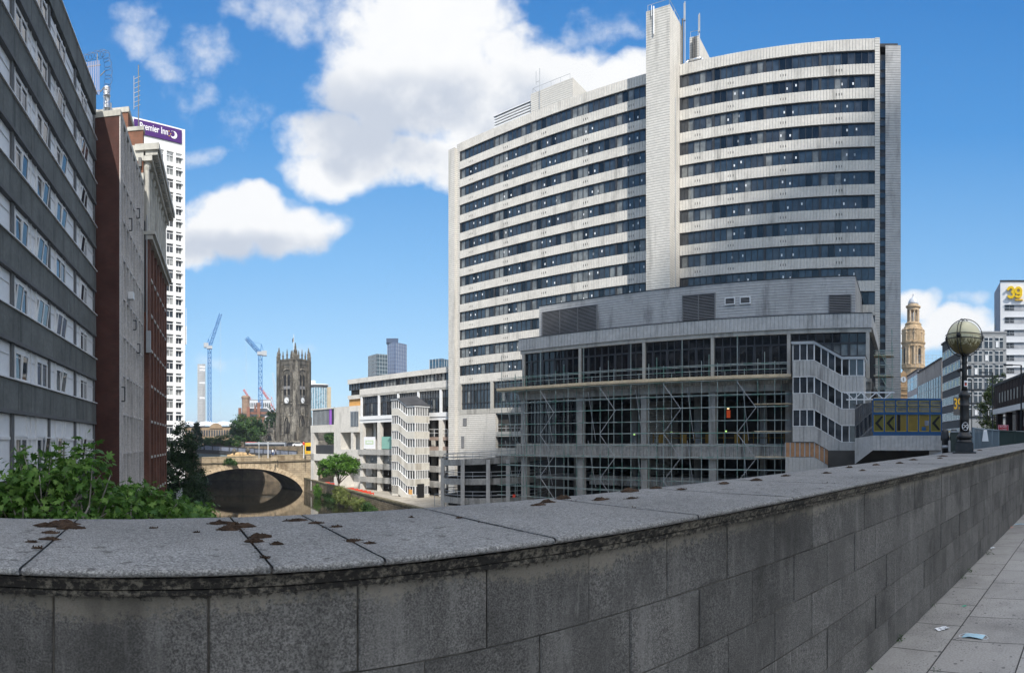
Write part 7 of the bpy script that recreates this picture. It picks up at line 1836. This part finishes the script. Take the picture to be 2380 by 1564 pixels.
for px, py, s, n in ((2086,1490,.05,60),(2168,1412,.035,40),(2254,1330,.05,40),(2237,1345,.04,30),(2010,1556,.05,26),(2178,1560,.03,22),(2380,1196,.1,20),(2300,1290,.06,30)):
    g0 = ground_at(px, py)
    for _ in range(n): leaf(b, (g0[0]+rg.gauss(0,s*.6), g0[1]+rg.gauss(0,s*.6), rg.uniform(.005, s*1.0)), s*.42, rg, OVAL, .6)
o = b.out('weeds', mt['lf_mid']); tag(o, kind='stuff')
# ---------------------------------------------------------------- camera, sun, sky
cd = bpy.data.cameras.new('camera'); cam = bpy.data.objects.new('camera', cd); COL.objects.link(cam)
cd.type = 'PANO'; cd.panorama_type = 'CENTRAL_CYLINDRICAL'
cd.central_cylindrical_range_u_min = -CX/F; cd.central_cylindrical_range_u_max = CX/F
cd.central_cylindrical_range_v_min = -(1564-HY)/F; cd.central_cylindrical_range_v_max = HY/F
cd.central_cylindrical_radius = 1.0
cam.location = (0, 0, E); cam.rotation_euler = (rad(90), 0, 0)
cd.clip_start = .05; cd.clip_end = 12000
scene.camera = cam
SAZ, SEL = 165.0, 42.0
sd = Vector((sin(rad(SAZ))*cos(rad(SEL)), cos(rad(SAZ))*cos(rad(SEL)), sin(rad(SEL))))
ld = bpy.data.lights.new('sun', 'SUN'); ld.energy = 4.3; ld.angle = rad(.53); ld.color = (1.0, .95, .87)
lo = bpy.data.objects.new('sun', ld); COL.objects.link(lo)
lo.rotation_euler = sd.to_track_quat('Z', 'Y').to_euler()

w = bpy.data.worlds.new('World'); scene.world = w; w.use_nodes = True
g = N(w); nt = w.node_tree; bg = nt.nodes['Background']
sky = g.n('ShaderNodeTexSky'); sky.sky_type = 'NISHITA'; sky.sun_disc = False
sky.sun_elevation = rad(SEL); sky.sun_rotation = rad(SAZ); sky.altitude = 50; sky.air_density = 1.0; sky.dust_density = .6; sky.ozone_density = 3.0
tc = g.n('ShaderNodeTexCoord').outputs['Generated']
sp = g.n('ShaderNodeSeparateXYZ'); g.l(tc, sp.inputs[0])
az = g.math('ARCTAN2', sp.outputs[0], sp.outputs[1])
hy = g.math('SQRT', g.math('ADD', g.math('MULTIPLY', sp.outputs[0], sp.outputs[0]), g.math('MULTIPLY', sp.outputs[1], sp.outputs[1])))
tt = g.math('DIVIDE', sp.outputs[2], g.math('MAXIMUM', hy, .001))
tt = g.math('MINIMUM', tt, 4.0)
cv = g.n('ShaderNodeCombineXYZ'); g.l(az, cv.inputs[0]); g.l(tt, cv.inputs[1])
vec = cv.outputs[0]
# wobble of the cloud edges
wn = g.n('ShaderNodeTexNoise', ins={'Scale': 7.0, 'Detail': 3.0, 'Roughness': .5}); g.l(vec, wn.inputs['Vector'])
ws = g.n('ShaderNodeSeparateColor'); g.l(wn.outputs['Color'], ws.inputs[0])
X = g.math('ADD', az, g.math('MULTIPLY', g.math('SUBTRACT', ws.outputs[0], .5), .13))
Y = g.math('ADD', tt, g.math('MULTIPLY', g.math('SUBTRACT', ws.outputs[1], .5), .10))
def blob(px, py, rx, ry, k=1.0):
    cx, cy = (px-CX)/F, (HY-py)/F
    a = g.math('MULTIPLY', g.math('SUBTRACT', X, cx), F/rx); c = g.math('MULTIPLY', g.math('SUBTRACT', Y, cy), F/ry)
    d = g.math('ADD', g.math('MULTIPLY', a, a), g.math('MULTIPLY', c, c))
    return g.math('MULTIPLY', g.math('SUBTRACT', 1.0, d), k)
def union(L):
    f = None
    for q in L:
        v = blob(*q); f = v if f is None else g.math('MAXIMUM', f, v)
    return f
big = union([(990,60,205,150),(930,200,200,150),(1130,210,260,150),(830,330,190,85),(760,390,120,60),(1010,350,180,70),(1330,190,190,90),(1450,170,110,60),(1130,330,200,80)])
big = g.math('MAXIMUM', big, union([(520,520,120,70),(660,520,140,62),(440,570,60,55),(600,490,100,50)]))
big = g.math('MAXIMUM', big, union([(2125,700,75,45),(2210,750,120,48),(2120,780,120,40)]))
thin = union([(325,95,60,45,.5),(315,30,45,45,.45),(480,130,75,55,.55),(690,30,130,80,.75),(570,20,60,50,.4),(1390,70,110,45,.7),(385,150,50,40,.35),(480,370,55,30,.55),(2260,690,60,20,.3),(560,250,60,80,.22),(430,210,60,40,.3),(540,830,120,18,.2),(350,330,80,90,.18)])
n1 = g.noise(vec, 9.0, 9.0, .58); n2 = g.noise(vec, 24.0, 6.0, .6)
fb = g.math('SUBTRACT', g.math('ADD', g.math('MULTIPLY', n1, .75), g.math('MULTIPLY', n2, .25)), .5)
d1 = g.mr(g.math('ADD', big, g.math('MULTIPLY', fb, 3.0)), -.36, .60, smooth=True)
d2 = g.math('MULTIPLY', g.mr(g.math('ADD', thin, g.math('MULTIPLY', fb, 3.8)), -.05, 1.15, smooth=True), .72)
# extra clouds out of view, added as ambient fill; clear gap for window reflections
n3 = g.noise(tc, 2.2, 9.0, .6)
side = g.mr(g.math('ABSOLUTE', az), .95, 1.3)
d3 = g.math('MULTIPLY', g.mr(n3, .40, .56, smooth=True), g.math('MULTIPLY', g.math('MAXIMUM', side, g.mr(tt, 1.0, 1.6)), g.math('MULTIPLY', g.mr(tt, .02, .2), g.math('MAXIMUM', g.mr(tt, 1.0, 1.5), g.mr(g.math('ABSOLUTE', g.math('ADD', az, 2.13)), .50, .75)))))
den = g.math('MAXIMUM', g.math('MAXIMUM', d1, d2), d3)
# grey undersides: soft, broad
n4 = g.noise(vec, 4.5, 4.0, .5); n5 = g.noise(vec, 14.0, 5.0, .6)
sh = g.mr(g.math('ADD', g.math('MULTIPLY', n4, .7), g.math('MULTIPLY', n5, .3)), .34, .58, smooth=True)
low = union([(1010,280,330,105),(1190,310,190,90),(600,575,230,45),(800,330,70,60)])
sh2 = g.math('MULTIPLY', sh, g.mr(low, -.9, .6, .10, 1.0, smooth=True))
ccol = g.mix(sh2, (6.9, 6.95, 7.0), (4.1, 4.5, 5.2))
ccol = g.mix(g.math('MULTIPLY', side, g.mr(tt, .3, 1.0)), ccol, (16.5, 16.0, 15.2))  # out-of-view clouds made brighter to lift the shaded surfaces
skyc = g.n('ShaderNodeHueSaturation', ins={'Saturation': 1.25, 'Value': 1.0}); g.l(sky.outputs[0], skyc.inputs['Color'])
rp = g.n('ShaderNodeValToRGB'); g.l(g.math('MULTIPLY', tt, .8), rp.inputs[0]); e = rp.color_ramp.elements
e[0].position = 0.0; e[0].color = (.52,.74,.92,1); e[1].position = .68; e[1].color = (.028,.20,.58,1)
for p_, c_ in ((.10,(.40,.66,.90,1)),(.24,(.24,.52,.86,1)),(.42,(.085,.33,.74,1))):
    q_ = e.new(p_); q_.color = c_
g10 = g.n('ShaderNodeMix', data_type='RGBA', blend_type='MULTIPLY'); g10.inputs[0].default_value = 1.0; g.l(rp.outputs[0], g10.inputs[6]); g10.inputs[7].default_value = (7.8,7.8,7.8,1)
base = g.mix(.72, skyc.outputs[0], g10.outputs[2])
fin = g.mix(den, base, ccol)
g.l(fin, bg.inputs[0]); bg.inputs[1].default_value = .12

# the cumulus over the bridge that shades the near bank: solid, 500 m up the sun's ray
foot = [(-17,-60),(-17,20),(-15,50),(-13,78),(-8,88),(4,92),(16,86),(27,80),(38,86),(48,104),(66,96),(80,40),(70,-60),(20,-80)]
H = 470.0
mc = M('grey white cloud', (.8,.81,.83), var=.04, sc=.01, rough=1.0, spec=0.0)
b = B(); k = H/sin(rad(SEL)); n = 72
cx = sum(p[0] for p in foot)/len(foot); cy = sum(p[1] for p in foot)/len(foot)
ring = []
for i in range(len(foot)):
    a = Vector(foot[i]); c = Vector(foot[(i+1) % len(foot)])
    for j in range(6): ring.append(a.lerp(c, j/6))
n = len(ring); vs = []; lv = [(.15,-14),(.6,-12),(.9,-7),(1.0,0),(.9,12),(.6,26),(.2,36)]
for q, dz in lv:
    for i, p in enumerate(ring):
        w_ = 1 + .05*noise.noise(Vector((p.x*.08, p.y*.08, dz*.05))) if q > .95 else 1 + .12*noise.noise(Vector((p.x*.06, p.y*.06, dz*.1)))
        x = cx+(p.x-cx)*q*w_; y = cy+(p.y-cy)*q*w_
        vs.append((x+sd.x*k, y+sd.y*k, sd.z*k + dz*(1+.3*noise.noise(Vector((x*.05,y*.05,3.0))))))
fs = [(i*n+j, i*n+(j+1) % n, (i+1)*n+(j+1) % n, (i+1)*n+j) for i in range(len(lv)-1) for j in range(n)]
fs += [tuple(range(n))[::-1], tuple((len(lv)-1)*n+j for j in range(n))]
b.add(vs, fs)
o = b.out('clouds', mc, None, True); tag(o, kind='stuff')

v = scene.view_settings; scene.display_settings.display_device = 'sRGB'
v.view_transform = 'Standard'; v.look = 'None'; v.exposure = 0.30; v.gamma = 1.0; v.use_curve_mapping = False
scene.cycles.max_bounces = 6; scene.cycles.diffuse_bounces = 3; scene.cycles.glossy_bounces = 3; scene.cycles.transparent_max_bounces = 6
scene.cycles.use_denoising = True
# thin summer haze over the whole scene
m = bpy.data.materials.new('thin haze'); m.use_nodes = True; nt_ = m.node_tree
for nd in list(nt_.nodes): nt_.nodes.remove(nd)
out = nt_.nodes.new('ShaderNodeOutputMaterial'); pv = nt_.nodes.new('ShaderNodeVolumePrincipled'); pv.inputs['Color'].default_value = (.78,.87,1.0,1); pv.inputs['Density'].default_value = .00022; pv.inputs['Anisotropy'].default_value = .1
nt_.links.new(pv.outputs[0], out.inputs['Volume'])
b = B(); b.box(-2600, 2600, -1000, 2700, WATER-4.5, 112)
o = b.out('haze', m); tag(o, kind='stuff')
